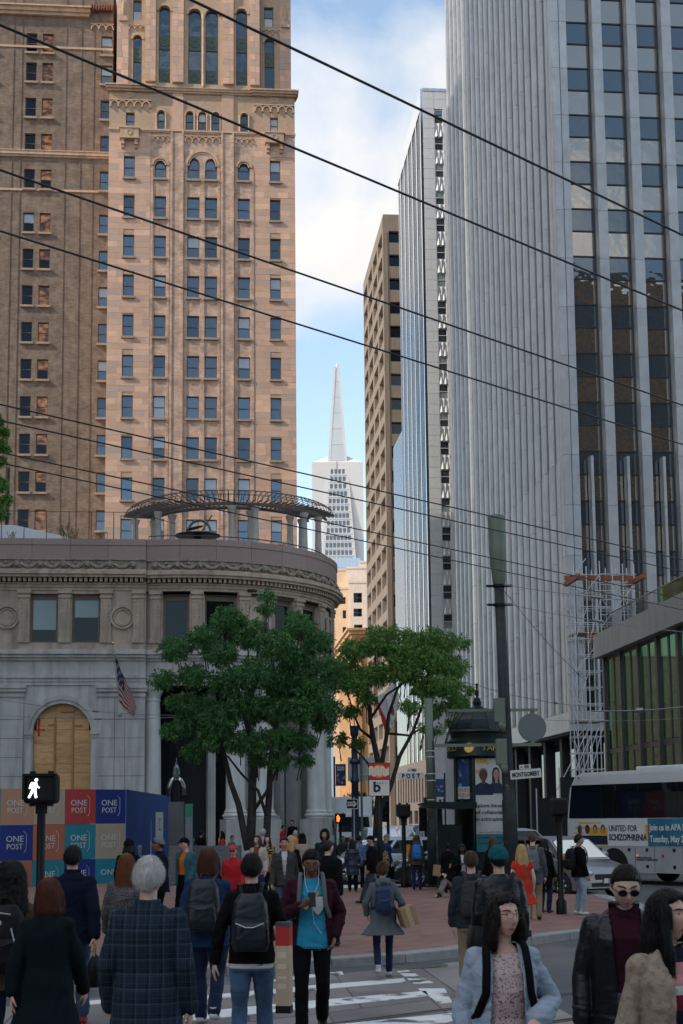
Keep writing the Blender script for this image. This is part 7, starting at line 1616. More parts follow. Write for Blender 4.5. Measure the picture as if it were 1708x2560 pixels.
    hm = HAIR[hair]
    if style == 'short': hair_obj(shell(.016, shortm), hm, .0025)
    elif style == 'thick': hair_obj(shell(.024, shortm), hm, .0035)
    elif style == 'crop': hair_obj(shell(.010, shortm), hm, .002)
    elif style in ('long', 'curly', 'bob', 'bun', 'pony'):
        q = shell(.022 if style != 'curly' else .045, longm if style in ('long', 'curly', 'bob') else (lambda d: sst(-.08, .08, d[2]-(-.05-.50*d[1]))))
        if style == 'bob': q2 = MB(); loft(q2, [(0, .035, -.165, .085, .055), (0, .03, -.12, .105, .085), (0, .025, -.04, .10, .095), (0, .02, .03, .09, .09)], 22); q.add([(v[0], max(v[1], .012), v[2]) for v in q2.v], q2.f)
        if style == 'bob':
            for sx in (-1, 1): q.tube([(sx*.080, -.035, .03), (sx*.092, -.03, -.05), (sx*.092, -.02, -.12), (sx*.075, -.01, -.165)], [.02, .024, .024, .012], 10)
        if style in ('long', 'curly'):
            c_ = .04 if style == 'curly' else 0.; q2 = MB(); loft(q2, [(0, .085, -hlen, .06+c_, .025+c_), (0, .095, -hlen*.8, .10+c_, .04+c_), (0, .085, -hlen*.5, .115+c_, .05+c_), (0, .06, -.10, .105+c_, .075+c_*.5), (0, .03, 0, .09+c_, .09), (0, .02, .04, .08, .08)], 22); q.add(q2.v, q2.f)
            if hfull > .9:
                for sx in (-1, 1): q.tube([(sx*.078, -.02, .02), (sx*.088, -.025, -.08), (sx*.09, -.03, -.17), (sx*.085, -.035, -hlen*.8)], [.022, .028, .03, .015], 10)
        if style == 'bun': sph(q, (0, .06, .115), (.045, .045, .04))
        if style == 'pony': q.tube([(0, .1, .04), (0, .15, 0), (0, .15, -.12), (0, .13, -.22)], [.025, .035, .035, .012], 10)
        hair_obj(q, hm, .012 if style == 'curly' else .0035, (38, 38, 38) if style == 'curly' else (70, 70, 6))
    if hat:
        k = hat['k']
        if k == 'beanie': hair_obj(shell(.030, lambda d: sst(-.04, .06, d[2]-(.12-.22*d[1]))), hat['m'], .003, (30, 30, 90), 'beanie')
        if k == 'cap':
            q = shell(.024, lambda d: sst(-.04, .04, d[2]-(.30-.18*d[1]))); q.add([(.075*math.cos(a)*1.0, -.075-.085*math.sin(a), .052-.012*math.sin(a)+dz) for dz in (0, .010) for a in [math.pi*i/10 for i in range(11)]], [tuple(range(11)), tuple(range(11, 22))[::-1]]+[(i, 11+i, 12+i, i+1) for i in range(10)]+[(10, 21, 11, 0)]); hair_obj(q, hat['m'], .0, nm='cap', vx=.006)
        if k == 'hood': hair_obj(shell(.045, lambda d: 0. if (d[1] < -.25 and abs(d[0]) < .66 and d[2] < .72) else 1.), hat['m'], .006, (20, 20, 20), 'hood')
    if glasses:
        q = MB(); 
        for sx in (-1, 1):
            pts = [(sx*.032+.023*math.cos(t), -.108, .010+.0165*math.sin(t)*(1 if math.sin(t) > 0 else 1.1)) for t in [2*math.pi*i/16 for i in range(17)]]; q.tube(pts, .0016 if glasses == 'wire' else .0028, 5, cap=False); q.tube([(sx*.056, -.106, .016), (sx*.078, -.05, .014), (sx*.080, .01, .008)], .0024, 5)
        q.tube([(-.01, -.108, .014), (0, -.111, .017), (.01, -.108, .014)], .0022, 5); mb = MB(); mb.add([hp3(v) for v in q.v], q.f); o = build('glasses', mb, M_blk if glasses != 'wire' else M_gun, root)
        if glasses == 'dark':
            q = MB()
            for sx in (-1, 1): q.ell((sx*.032, -.106, .010), (.025, .004, .019), 14, 8)
            mb = MB(); mb.add([hp3(v) for v in q.v], q.f); build('dark_lens', mb, glass('sunglass_lens', (.004, .004, .004), .03), o)
    info = dict(root=root, s=s, L3=L3, S=S_, A=A, loc=loc, face=R(face), hp3=hp3, hc=hc); PEOPLE.append(info); return info
def world_thing(info, name, label, cat, lp, group=None):
    """a thing carried by a person: an Empty at local point lp (already scaled) turned with the person"""
    M = Matrix.Translation(info['loc']) @ Matrix.Rotation(info['face'], 4, 'Z'); w = M @ Vector(lp); return thing(name, label, cat, w, info['face'], group)
def backpack(info, label, m_, w=.30, hgt=.46, dep=.17, y0=.14, z0=.98, m_strap=None, pocket=True, zipm=None, tilt=0.):
    s = info['s']; L3 = info['L3']; base = L3((0, y0+dep/2, z0)); T = world_thing(info, 'backpack', label, 'backpack', base, 'backpacks worn by pedestrians'); ms = m_strap or m_
    f = lambda x, y, z: L3((x, y, z))-base
    mb = MB(); q = MB(); loft(q, [(0, y0+dep*.5, z0, w*.44, dep*.42), (0, y0+dep*.52, z0+.06, w*.52, dep*.54), (0, y0+dep*.5, z0+hgt*.5, w*.5, dep*.5), (0, y0+dep*.42, z0+hgt*.85, w*.44, dep*.42), (0, y0+dep*.36, z0+hgt, w*.30, dep*.26)], 24, 3.2); mb.add([f(*v) for v in q.v], q.f)
    me = remesh(mb, .010, 2); fold(me, .006, (12, 12, 14), 3); me.materials.append(m_); put('bag_body', me, T)
    if pocket:
        mb = MB(); q = MB(); loft(q, [(0, y0+dep*.9, z0+.03, w*.40, .05), (0, y0+dep*.98, z0+.10, w*.43, .055), (0, y0+dep*.95, z0+hgt*.45, w*.40, .05), (0, y0+dep*.85, z0+hgt*.52, w*.34, .03)], 20, 3.2); mb.add([f(*v) for v in q.v], q.f); me = remesh(mb, .010, 2); fold(me, .004, (14, 14, 16), 5); me.materials.append(m_); put('pocket', me, T)
        build('zip', MB().tube([f(-w*.38, y0+dep+.03, z0+hgt*.50), f(-w*.1, y0+dep+.062, z0+hgt*.43), f(w*.1, y0+dep+.062, z0+hgt*.43), f(w*.38, y0+dep+.03, z0+hgt*.50)], .005, 6), zipm or M_trimb, T)
    for sx in (-1, 1):
        build('shoulder_strap', MB().tube([f(sx*.07, y0+.03, z0+hgt*.93), f(sx*.085, .07, 1.485), f(sx*.098, .0, 1.505), f(sx*.108, -.085, 1.455), f(sx*.115, -.135, 1.36), f(sx*.125, -.15, 1.22), f(sx*.165, -.09, 1.10), f(sx*.18, .04, 1.04), f(sx*.15, y0+.03, z0+.08)], [(.022, .008)]*9, 8, up=(1, 0, 0) if False else (0, 0, 1)), ms, T, True)
    build('grab_handle', MB().tube([f(-.04, y0+.04, z0+hgt*.97), f(-.03, y0+.03, z0+hgt+.05), f(.03, y0+.03, z0+hgt+.05), f(.04, y0+.04, z0+hgt*.97)], .009, 6), ms, T, True)
    return T
C_blk, C_navy, C_char, C_dkg = cloth('black', (.0045, .0045, .0055)), cloth('navy', (.006, .009, .021)), cloth('charcoal', (.04, .042, .045)), cloth('dark_green', (.012, .022, .022))
def denim(n, c): return cloth('denim_'+n, c, .9, .3, .35, 90, .1, c2=tuple(min(1, v*1.9) for v in c), c2s=2.2, c2p=(.5, .8))
J_dk, J_mid, J_lt = denim('dark', (.012, .02, .05)), denim('mid', (.055, .10, .17)), denim('light', (.22, .28, .36)); C_khaki = cloth('khaki', (.24, .18, .115)); C_leath = mat('black_leather', (.006, .008, .010), .40, spec=.35, var=.2, vs=8, bump=.3, bs=40); C_white = cloth('white', (.5, .5, .48)); C_red = cloth('red', (.42, .02, .025)); C_grey = cloth('grey', (.13, .14, .15)); C_tealj = cloth('teal', (.03, .10, .11)); C_or = cloth('orange', (.5, .14, .03)); C_lgrey = cloth('pale_blue_grey', (.30, .36, .43)); M_wshoe = mat('white_shoe', (.5, .5, .48), .6); M_bag = mat('black_bag', (.005, .006, .007), .6, spec=.2, var=.2, bump=.15, bs=60); M_bagl = mat('glossy_bag', (.010, .015, .019), .42, spec=.35, var=.3, bump=.2, bs=20)
def plaid():
    M = mat('plaid_wool', (.010, .018, .028), .9, spec=.08, var=.12, vs=30, bump=.3, bs=120); t = M.node_tree; n = t.nodes; l = t.links.new; b = n['Principled BSDF']; src = b.inputs['Base Color'].links[0].from_socket
    tc = n.new('ShaderNodeTexCoord'); sp = n.new('ShaderNodeSeparateXYZ'); l(tc.outputs['Object'], sp.inputs[0])
    def line(sock, fr, wd, ph):
        a = n.new('ShaderNodeMath'); a.operation = 'MULTIPLY_ADD'; a.inputs[1].default_value = fr; a.inputs[2].default_value = ph; l(sock, a.inputs[0]); f = n.new('ShaderNodeMath'); f.operation = 'FRACT'; l(a.outputs[0], f.inputs[0]); g = n.new('ShaderNodeMath'); g.operation = 'LESS_THAN'; g.inputs[1].default_value = wd; l(f.outputs[0], g.inputs[0]); return g.outputs[0]
    cur = src
    for sock, fr, wd, ph, c in ((sp.outputs[0], 12, .40, 0, (.022, .036, .052)), (sp.outputs[2], 11, .40, 0, (.022, .036, .052)), (sp.outputs[0], 12, .10, .5, (.075, .105, .14)), (sp.outputs[2], 11, .10, .5, (.075, .105, .14)), (sp.outputs[0], 24, .12, .2, (.05, .075, .1)), (sp.outputs[2], 22, .12, .2, (.05, .075, .1))):
        g = line(sock, fr, wd, ph); mm_ = n.new('ShaderNodeMath'); mm_.operation = 'MULTIPLY'; mm_.inputs[1].default_value = .38; l(g, mm_.inputs[0]); x = n.new('ShaderNodeMixRGB'); x.inputs['Color2'].default_value = (*c, 1); l(mm_.outputs[0], x.inputs['Fac']); l(cur, x.inputs['Color1']); cur = x.outputs[0]
    l(cur, b.inputs['Base Color']); return M
C_floral = cloth('floral', (.46, .38, .36), c2=(.26, .10, .08), c2s=75, c2p=(.54, .60)); C_dress = cloth('red_floral', (.48, .035, .02), c2=(.04, .16, .08), c2s=14, c2p=(.60, .64)); C_leo = cloth('leopard', (.33, .21, .10), c2=(.02, .015, .01), c2s=22, c2p=(.50, .54))
def stripes():
    M = cloth('striped_knit', (.015, .02, .035)); t = M.node_tree; n = t.nodes; l = t.links.new; b = n['Principled BSDF']; tc = n.new('ShaderNodeTexCoord'); sp = n.new('ShaderNodeSeparateXYZ'); l(tc.outputs['Object'], sp.inputs[0]); r = n.new('ShaderNodeValToRGB'); r.color_ramp.interpolation = 'CONSTANT'; mr = n.new('ShaderNodeMapRange'); mr.inputs['From Min'].default_value = .9; mr.inputs['From Max'].default_value = 1.5; l(sp.outputs[2], mr.inputs['Value']); l(mr.outputs[0], r.inputs[0])
    e = r.color_ramp.elements; e[0].color = (.012, .018, .04, 1); e[1].position = .48; e[1].color = (.16, .02, .03, 1)
    for p_, c in ((.60, (.55, .54, .52)), (.67, (.50, .22, .22)), (.84, (.012, .015, .03))): q = e.new(p_); q.color = (*c, 1)
    l(r.outputs[0], b.inputs['Base Color']); return M
NV, MV, FV = .0072, .0125, .018
J = lambda m_, **k: dict(m=m_, **k)
# ---- nearest people
C_plaid = plaid(); C_stripe = stripes(); C_cami = cloth('maroon', (.035, .008, .015)); C_tee = cloth('sky_blue_tee', (.03, .27, .42), .8, .06); C_coat = cloth('oatmeal', (.30, .24, .18), c2=(.22, .17, .13), c2s=30, c2p=(.45, .6)); C_coatg = cloth('grey_tweed', (.14, .13, .125), c2=(.06, .06, .06), c2s=60, c2p=(.45, .55)); C_dkc = cloth('black_green_coat', (.005, .010, .012)); C_blue = cloth('royal_navy', (.014, .03, .085)); C_olive = cloth('olive', (.07, .06, .035))
p10 = person('woman in thin-rimmed glasses and pale blue cardigan over a floral blouse at the front', 1254, 2233, 7.8, face=4, skin='light', hair='dkbrown', style='bob', vox=NV, female=True, head=(24, -2, 0), top=J(C_lgrey, n='cardigan', e=.034, hem=.70, open=(.115, .075), sleeve=.95, cuff=.02, amp=.009, fq=(12, 12, 34)), inner=J(C_floral, n='blouse', e=.016, hem=.78, sleeve=.4, neck=1.425), bottom=J(J_dk), arms=[((-.225, .04, 1.11), (-.225, -.06, .88)), ((.27, .03, 1.15), (.15, -.19, 1.08))], hands=(.4, .55), glasses='wire', handn=(None, Vector((-.2, .6, -.6))))
backpack(p10, 'black backpack whose straps cross the pale blue cardigan', C_blk, .28, .42, .14, .15)
p11 = person('man in dark sunglasses and open black leather jacket looking down at the right', 1556, 2146, 8.5, face=-6, skin='fair', hair='dkbrown', style='crop', vox=NV, head=(4, 22, 0), build_=1.05, top=J(C_leath, e=.03, hem=.78, open=(.05, .085), collar=.05, amp=.0065, fq=(10, 10, 22)), inner=J(C_cami, n='sweater', e=.014, hem=.84, sleeve=.4, neck=1.50), bottom=J(J_mid), glasses='dark', arms=[((-.235, .04, 1.11), (-.25, -.04, .87)), ((.235, .06, 1.11), (.225, -.08, .88))])
p12 = person('woman with long black hair, oatmeal coat and striped sweater at the right edge', 1664, 2226, 7.0, face=22, skin='light', hair='black', style='long', hlen=.42, vox=NV, female=True, head=(28, -4, 0), top=J(C_coat, n='coat', e=.038, hem=.55, open=(.05, .075), collar=.045, amp=.008, fq=(8, 8, 10)), inner=J(C_stripe, n='sweater', e=.02, hem=.86, sleeve=.4, neck=1.485), bottom=J(C_blk), hfull=1)
p5 = person('white-haired man in a blue plaid wool jacket seen from behind in front', 372, 2144, 9.3, face=178, skin='fair', hair='white', style='thick', vox=NV, build_=1.04, top=J(C_plaid, e=.036, hem=.66, shw=.004, flare=.02, sleeve=.99, cuff=.012, collar=.045, amp=.007, fq=(7, 7, 9)), bottom=J(C_navy, e=.02), arms=[((-.235, .05, 1.11), (-.245, -.02, .86)), ((.238, .05, 1.11), (.24, -.08, .87))], stride=.0)
p1 = person('woman with long black curly hair and black backpack at the left edge', 26, 2160, 11.6, face=182, skin='tan', hair='black', style='curly', hlen=.40, vox=.0085, female=True, top=J(C_olive, e=.035, hem=.78, amp=.010), bottom=J(J_dk), arms=[((-.29, .0, 1.14), (-.17, -.18, 1.10)), ((.25, .03, 1.13), (.25, -.06, .89))], stride=.35)
bp1 = backpack(p1, 'black backpack with pale trim on the curly-haired woman', M_bag, .34, .52, .2, .14, .92)
p2 = person('woman with auburn bob in a long black-green coat seen from behind', 122, 2196, 10.8, face=176, skin='light', hair='auburn', style='bob', vox=.0085, female=True, top=J(C_dkc, n='coat', e=.04, hem=.50, flare=.11, amp=.010, fq=(9, 9, 5)), bottom=J(J_dk), stride=-.35)
p3 = person('dark-haired man in a navy pea coat walking away by the hoarding', 182, 2113, 15., face=186, skin='light', hair='black', style='short', vox=.0105, build_=1.05, top=J(C_navy, e=.04, hem=.80, collar=.06, shw=.01), bottom=J(J_mid, cuff=.02, len=.9), shoes=mat('red_shoe', (.35, .03, .03), .6), stride=.45)
p4 = person('woman with long red hair and grey tweed coat behind the plaid jacket', 316, 2135, 16., face=184, skin='fair', hair='red', style='long', hlen=.36, vox=.0105, female=True, top=J(C_coatg, n='coat', e=.035, hem=.6), bottom=J(C_blk), stride=.3)
p6 = person('woman in a royal blue sweater with dark backpack beside the plaid jacket', 520, 2120, 15., face=176, skin='fair', hair='auburn', style='bob', vox=.0105, female=True, build_=1.28, top=J(C_blue, n='sweater', e=.03, hem=.78), bottom=J(J_dk, e=.016), shoes=M_wshoe, stride=-.4)
backpack(p6, 'dark slouchy backpack on the royal blue sweater', M_bagl, .33, .50, .19, .17, .95)
p7 = person('man in black sweater and jeans walking away with a long carton', 629, 2133, 12.4, face=181, skin='light', hair='black', style='short', vox=.0085, top=J(C_blk, n='sweater', e=.026, hem=.86, collar=.045), inner=J(C_white, n='undershirt', e=.036, hem=.82, sleeve=.3), bottom=J(J_mid, e=.014, cuff=.014), arms=[((-.26, .02, 1.13), (-.28, -.10, .93)), ((.26, .06, 1.13), (.30, .02, .87))], stride=.35, hands=(.9, .45))
backpack(p7, 'glossy dark backpack with slanted zip on the black sweater', M_bagl, .30, .46, .16, .14, .97, M_bag, True, M_galv)
p8 = person('bearded man in glasses and blue tee looking at his phone', 778, 2116, 14.2, face=3, skin='brown', hair='black', style='short', vox=.009, beard=.75, head=(0, 22, 0), top=J(C_cami, e=.036, hem=.80, open=(.16, .085), amp=.011), inner=J(C_tee, n='tee', e=.046, hem=.79, sleeve=.42, amp=.008, neck=1.455), bottom=J(C_blk, e=.010), arms=[((-.285, .0, 1.10), (-.115, -.25, 1.20)), ((.27, .06, 1.12), (.215, -.05, .92))], stride=.32, glasses='black', hands=(.8, .6), handn=(Vector((.1, -.2, 1)), None))
backpack(p8, 'grey-strapped backpack worn over the maroon jacket', C_grey, .28, .42, .14, .16)
p9 = person('woman with brown bun, grey parka and blue backpack walking away with a box', 956, 2156, 19.3, face=183, skin='light', hair='brown', style='bun', vox=.0115, female=True, top=J(cloth('parka_grey', (.10, .115, .12)), n='parka', e=.035, hem=.66, flare=.13, hood=True, amp=.012, fq=(10, 10, 7)), bottom=J(J_dk, e=.002), shoes=M_wshoe, arms=[((-.29, .02, 1.13), (-.30, -.14, .99)), ((.27, .03, 1.14), (.24, -.12, .96))], stride=.42)
backpack(p9, 'small navy blue backpack on the grey parka', mat('navy_bag', (.012, .025, .075), .6), .27, .40, .15, .16, 1.0)
p13 = person('man in a teal knit beanie and black leather jacket seen from behind', 1246, 2115, 14.4, face=184, skin='light', hair='dkbrown', style='short', vox=.0105, build_=1.12, top=J(C_leath, e=.035, hem=.80, amp=.007, collar=.03), bottom=J(C_blk), hat=dict(k='beanie', m=cloth('teal_knit', (.01, .085, .10), .9, .2, .5, 60)))
p14 = person('brown-haired man in dark jacket and khaki trousers left of the teal beanie', 1177, 2127, 17., face=178, skin='light', hair='brown', style='short', vox=.0115, top=J(cloth('slate', (.025, .032, .042)), e=.035, hem=.84, amp=.012), bottom=J(C_khaki))
backpack(p14, 'slim charcoal backpack on the man in khaki trousers', C_char, .28, .42, .13, .15)
# ---- plaza, right half
p15 = person('blonde woman in a red floral sleeveless dress on the plaza', 1304, 2111, 24., KH, face=190, skin='fair', hair='blonde', style='long', hlen=.38, vox=MV, female=True, top=J(C_dress, n='dress', e=.016, hem=.62, flare=.10, sleeve=.12, fq=(14, 14, 4)))
p16 = person('man in a grey jacket and khaki trousers with tan-strapped backpack', 1331, 2081, 28., KH, face=168, skin='fair', hair='brown', style='short', vox=MV, top=J(cloth('blue_grey', (.07, .08, .095)), e=.035, hem=.74), bottom=J(C_khaki))
backpack(p16, 'tan-strapped grey backpack behind the blonde woman', C_grey, .28, .42, .13, .15, .98, C_khaki)
p17 = person('woman in a long black coat and dark jeans beside the silver hatchback', 1360, 2097, 30., KH, face=140, skin='brown', hair='black', style='long', hlen=.2, vox=MV, female=True, top=J(C_blk, n='coat', e=.035, hem=.62), bottom=J(J_dk), head=(-15, 0, 0))
p18 = person('bearded man in light jeans and black jacket standing at the plaza edge', 1446, 2086, 29.3, KH, face=112, skin='tan', hair='black', style='thick', vox=MV, beard=.6, top=J(C_blk, e=.03, hem=.82), bottom=J(J_lt, e=.004), shoes=M_wshoe, head=(-22, 0, 0))
backpack(p18, 'large black backpack on the man in light jeans', M_bag, .30, .46, .17, .14)
p20 = person('woman in dark jacket and white top looking at a phone by the green stall', 1155, 2109, 30., KH, face=8, skin='dark', hair='black', style='bob', vox=MV, female=True, top=J(C_blk, e=.03, hem=.8, open=(.06, .06)), inner=J(C_white, n='top', e=.014, hem=.82, sleeve=.4), bottom=J(C_blk), arms=[((-.26, .0, 1.12), (-.10, -.22, 1.22)), ((.25, .03, 1.13), (.25, -.06, .89))], head=(-12, 12, 0))
p21 = person('woman with long brown hair in dark clothes near the kiosk poster', 1233, 2092, 31., KH, face=205, skin='fair', hair='brown', style='long', hlen=.34, vox=MV, female=True, top=J(C_blk, e=.03, hem=.72), bottom=J(C_blk))
p19 = person('person in a dark hood sitting on the bricks against the green post', 1143, 2158, 36.4, KH, h=1.66, face=-72, skin='light', hair='brown', style='short', vox=MV, top=J(C_blk, e=.03, hem=.82), bottom=J(cloth('pale_grey', (.22, .21, .20)), len=.86), legs=[((-.10, -.30, 1.30), (-.10, -.50, .885)), ((.10, -.34, 1.26), (.10, -.56, .885))], arms=[((-.24, -.12, 1.18), (-.14, -.34, 1.36)), ((.24, -.12, 1.18), (.16, -.30, 1.34))], zoff=-.80*1.66/1.75, lean=(0, .15), hat=dict(k='hood', m=C_blk), head=(0, 10, 0))
p22 = person('curly brown-haired woman with a bright blue backpack before the dark sedan', 1041, 2090, 40.2, KH, face=180, skin='fair', hair='brown', style='curly', hlen=.2, vox=.015, female=True, top=J(C_olive, e=.035, hem=.80), bottom=J(J_dk))
backpack(p22, 'bright blue backpack before the dark sedan', mat('bright_blue_bag', (.015, .14, .42), .55, var=.2), .30, .50, .16, .14)
# ---- plaza, left and centre
p23 = person('man in a red cap and red zipped jacket walking towards us', 583, 2114, 26.5, KH, face=-6, skin='light', hair='grey', style='crop', vox=MV, top=J(C_red, e=.032, hem=.80, collar=.05), bottom=J(C_blk), hat=dict(k='cap', m=mat('red_cap', (.45, .03, .04), .7)), glasses='dark', stride=.3, build_=1.12)
p24 = person('brown-haired woman in an open cream jacket over a rust top', 645, 2088, 33., KH, face=-20, skin='fair', hair='brown', style='long', hlen=.22, vox=MV, female=True, top=J(cloth('cream', (.42, .36, .30)), e=.03, hem=.78, open=(.075, .075)), inner=J(cloth('rust', (.20, .05, .02)), n='top', e=.014, hem=.82, sleeve=.4), bottom=J(J_dk), head=(-12, 0, 0))
p25 = person('man in dark zipped jacket over a white tee walking towards us', 711, 2092, 26., KH, face=2, skin='tan', hair='black', style='short', vox=MV, top=J(cloth('dark_olive', (.045, .045, .042)), e=.035, hem=.82, open=(.0, .06), collar=.03, amp=.012), inner=J(C_white, n='tee', e=.014, hem=.84, sleeve=.4), bottom=J(J_mid), stride=-.35)
p26 = person('dark-haired woman in a patterned scarf behind the cream jacket', 669, 2088, 37., KH, face=-5, skin='light', hair='dkbrown', style='long', hlen=.3, vox=FV, female=True, top=J(C_leo, e=.03, hem=.7), bottom=J(C_blk))
p27 = person('grey-haired man in a pale shirt at the tree stems', 657, 2072, 41., KH, face=170, skin='light', hair='grey', style='thick', vox=FV, top=J(cloth('pale_blue', (.26, .32, .38)), n='shirt', e=.02, hem=.86), bottom=J(C_blk))
p28 = person('woman with very long straight blonde hair behind the man in the white tee', 727, 2089, 30., KH, face=160, skin='fair', hair='blonde', style='long', hlen=.46, vox=MV, female=True, top=J(C_blk, e=.03, hem=.8), bottom=J(C_blk))
p29 = person('man with dark hood up facing us by the minivan', 812, 2074, 33., KH, face=-4, skin='tan', hair='black', style='short', vox=MV, beard=.5, top=J(C_dkg, e=.035, hem=.78), bottom=J(C_blk), hat=dict(k='hood', m=C_dkg))
p30 = person('balding man in a big black coat walking away beside the phone user', 819, 2100, 22.5, KH, face=168, skin='light', hair='dkbrown', style='crop', vox=MV, build_=1.15, top=J(C_blk, n='coat', e=.045, hem=.66, collar=.04), bottom=J(J_dk), stride=.4, head=(-28, 0, 0))
p31 = person('shaven-headed man with an orange and black top by the plinth', 739, 2075, 43., KH, face=175, skin='light', hair='grey', style='crop', vox=FV, top=J(C_or, n='vest', e=.03, hem=.84, sleeve=.3), inner=J(C_blk, n='shirt', e=.02, hem=.82), bottom=J(C_blk))
p32 = person('woman in a black beanie and pale fur collar by the plinth', 756, 2084, 36.5, KH, face=182, skin='light', hair='black', style='bob', vox=FV, female=True, top=J(cloth('beige_fur', (.30, .25, .20)), e=.035, hem=.78), bottom=J(C_blk), hat=dict(k='beanie', m=C_blk))
p33 = person('woman in a shiny navy puffer coat left of the transit sign', 881, 2099, 39.5, KH, face=176, skin='light', hair='black', style='long', hlen=.25, vox=.015, female=True, top=J(mat('navy_puffer', (.010, .018, .04), .4, var=.2), n='coat', e=.045, hem=.55, amp=.014, fq=(2, 2, 60)), bottom=J(C_blk))
p34 = person('man in a black cap striding left with a tripod in hand', 929, 2089, 33.8, KH, face=-100, skin='tan', hair='black', style='crop', vox=MV, top=J(C_blk, e=.035, hem=.78), bottom=J(cloth('slate_jeans', (.05, .06, .075))), stride=.62, hat=dict(k='cap', m=C_blk), head=(160, 0, 0) if False else (30, 5, 0), arms=[((-.25, -.02, 1.13), (-.20, -.26, 1.02)), ((.25, .03, 1.13), (.25, -.06, .89))])
p35 = person('woman in a leopard print coat behind the transit sign post', 953, 2104, 38., KH, face=185, skin='light', hair='dkbrown', style='long', hlen=.3, vox=FV, female=True, top=J(C_leo, n='coat', e=.035, hem=.6), bottom=J(C_blk))
p36 = person('person in a tan cap and blue jacket with yellow stripe by the taxi', 966, 2086, 43.5, .0, face=60, skin='light', hair='blonde', style='short', vox=FV, top=J(cloth('blue_jkt', (.015, .045, .11)), e=.035, hem=.8), bottom=J(C_blk), hat=dict(k='cap', m=C_khaki))
p37 = person('person in a blue checked shirt left of the black cap', 897, 2087, 42.5, .0, face=178, skin='brown', hair='black', style='short', vox=FV, top=J(cloth('blue_check', (.04, .10, .22), c2=(.2, .25, .35), c2s=30, c2p=(.5, .55)), n='shirt', e=.02, hem=.82), bottom=J(C_blk))
p38 = person('man in a bright blue shirt and headphones right of the POST pole', 1110, 2087, 49., .0, face=-70, skin='light', hair='brown', style='short', vox=FV, top=J(cloth('cyan_shirt', (.05, .22, .36)), n='shirt', e=.02, hem=.84), bottom=J(C_blk))
p39 = person('dark figure in black standing just left of the green stall', 1120, 2108, 38.3, KH, face=150, skin='dark', hair='black', style='short', vox=FV, top=J(C_blk, n='coat', e=.035, hem=.6), bottom=J(C_blk))
p44 = person('person in a black knit hat seen from behind against the hoarding', 322, 2098, 26., KH, face=175, skin='light', hair='black', style='long', hlen=.2, vox=MV, top=J(C_blk, e=.035, hem=.8), bottom=J(C_blk), hat=dict(k='beanie', m=C_blk))
p45 = person('man in grey-banded beanie and navy jacket looking left', 398, 2094, 25., KH, face=-62, skin='brown', hair='black', style='short', vox=MV, top=J(C_navy, e=.045, hem=.78, collar=.05), bottom=J(C_blk), hat=dict(k='beanie', m=cloth('banded_knit', (.03, .03, .033), c2=(.16, .16, .17), c2s=3, c2p=(.5, .52))), head=(-20, 0, 0), stride=.3)
p46 = person('man in black cap, teal jacket and orange shirt walking left', 465, 2094, 27., KH, face=-32, skin='light', hair='black', style='crop', vox=MV, top=J(C_tealj, e=.04, hem=.8, open=(.09, .07)), inner=J(C_or, n='shirt', e=.018, hem=.82, sleeve=.4), bottom=J(C_blk), hat=dict(k='cap', m=C_blk), head=(-25, 5, 0), build_=1.1, stride=.3)
p40 = person('dark-haired woman in an orange top behind the granite wall', 556, 2078, 50.5, KH, face=-75, skin='light', hair='black', style='long', hlen=.25, vox=FV, female=True, top=J(cloth('coral', (.5, .08, .04)), e=.02, hem=.8), bottom=J(C_blk))
p41 = person('brown-haired child with glasses behind the granite wall', 580, 2088, 51.5, KH, face=50, skin='fair', hair='brown', style='short', vox=FV, glasses='black', top=J(C_khaki, e=.02, hem=.8), bottom=J(C_blk))
p42 = person('person in black behind the granite wall near the totem', 503, 2076, 50.8, KH, face=150, skin='tan', hair='black', style='short', vox=FV, top=J(C_blk, e=.03, hem=.8), bottom=J(C_blk))
p43 = person('person with dark hair at the wall beside the totem', 482, 2092, 49.8, KH, face=10, skin='tan', hair='black', style='short', vox=FV, top=J(C_char, e=.03, hem=.8), bottom=J(C_blk))
p48 = person('person in black standing in the bank doorway', 731, 2050, 71., .12, face=-20, skin='tan', hair='black', style='short', vox=.02, top=J(C_blk, e=.03, hem=.7), bottom=J(C_blk))
p49 = person('person in a red coat at the bank entrance', 707, 2063, 70.5, .12, face=100, skin='tan', hair='black', style='short', vox=.02, top=J(C_red, n='coat', e=.035, hem=.6), bottom=J(C_blk))
p50 = person('worker in a white shirt inside the scaffold base', 1489, 1905, 92.6, 2.05, h=1.7, face=10, skin='tan', hair='black', style='short', vox=.02, top=J(C_white, n='shirt', e=.03, hem=.82), bottom=J(J_dk), hat=dict(k='cap', m=C_white))
for i, (x, y, D, f) in enumerate(((858, 2090, 55, 20), (877, 2090, 56, 200), (1063, 2083, 90, 0), (1090, 2085, 62, 170), (1117, 2083, 88, 180))):
    person(('brown-haired passer-by below the raised-hand signal', 'blond passer-by between the raised-hand signal and the lamp post', 'far passer-by left of the POST pole', 'passer-by in dark clothes right of the POST pole', 'far passer-by under the stall canopy')[i], x, y, D, .0, face=f, skin='tan', hair=('brown', 'blonde', 'black', 'black', 'brown')[i], style='short', vox=.022, top=J((C_char, C_khaki, C_blk, C_navy, C_grey)[i], e=.03, hem=.8), bottom=J(C_blk))
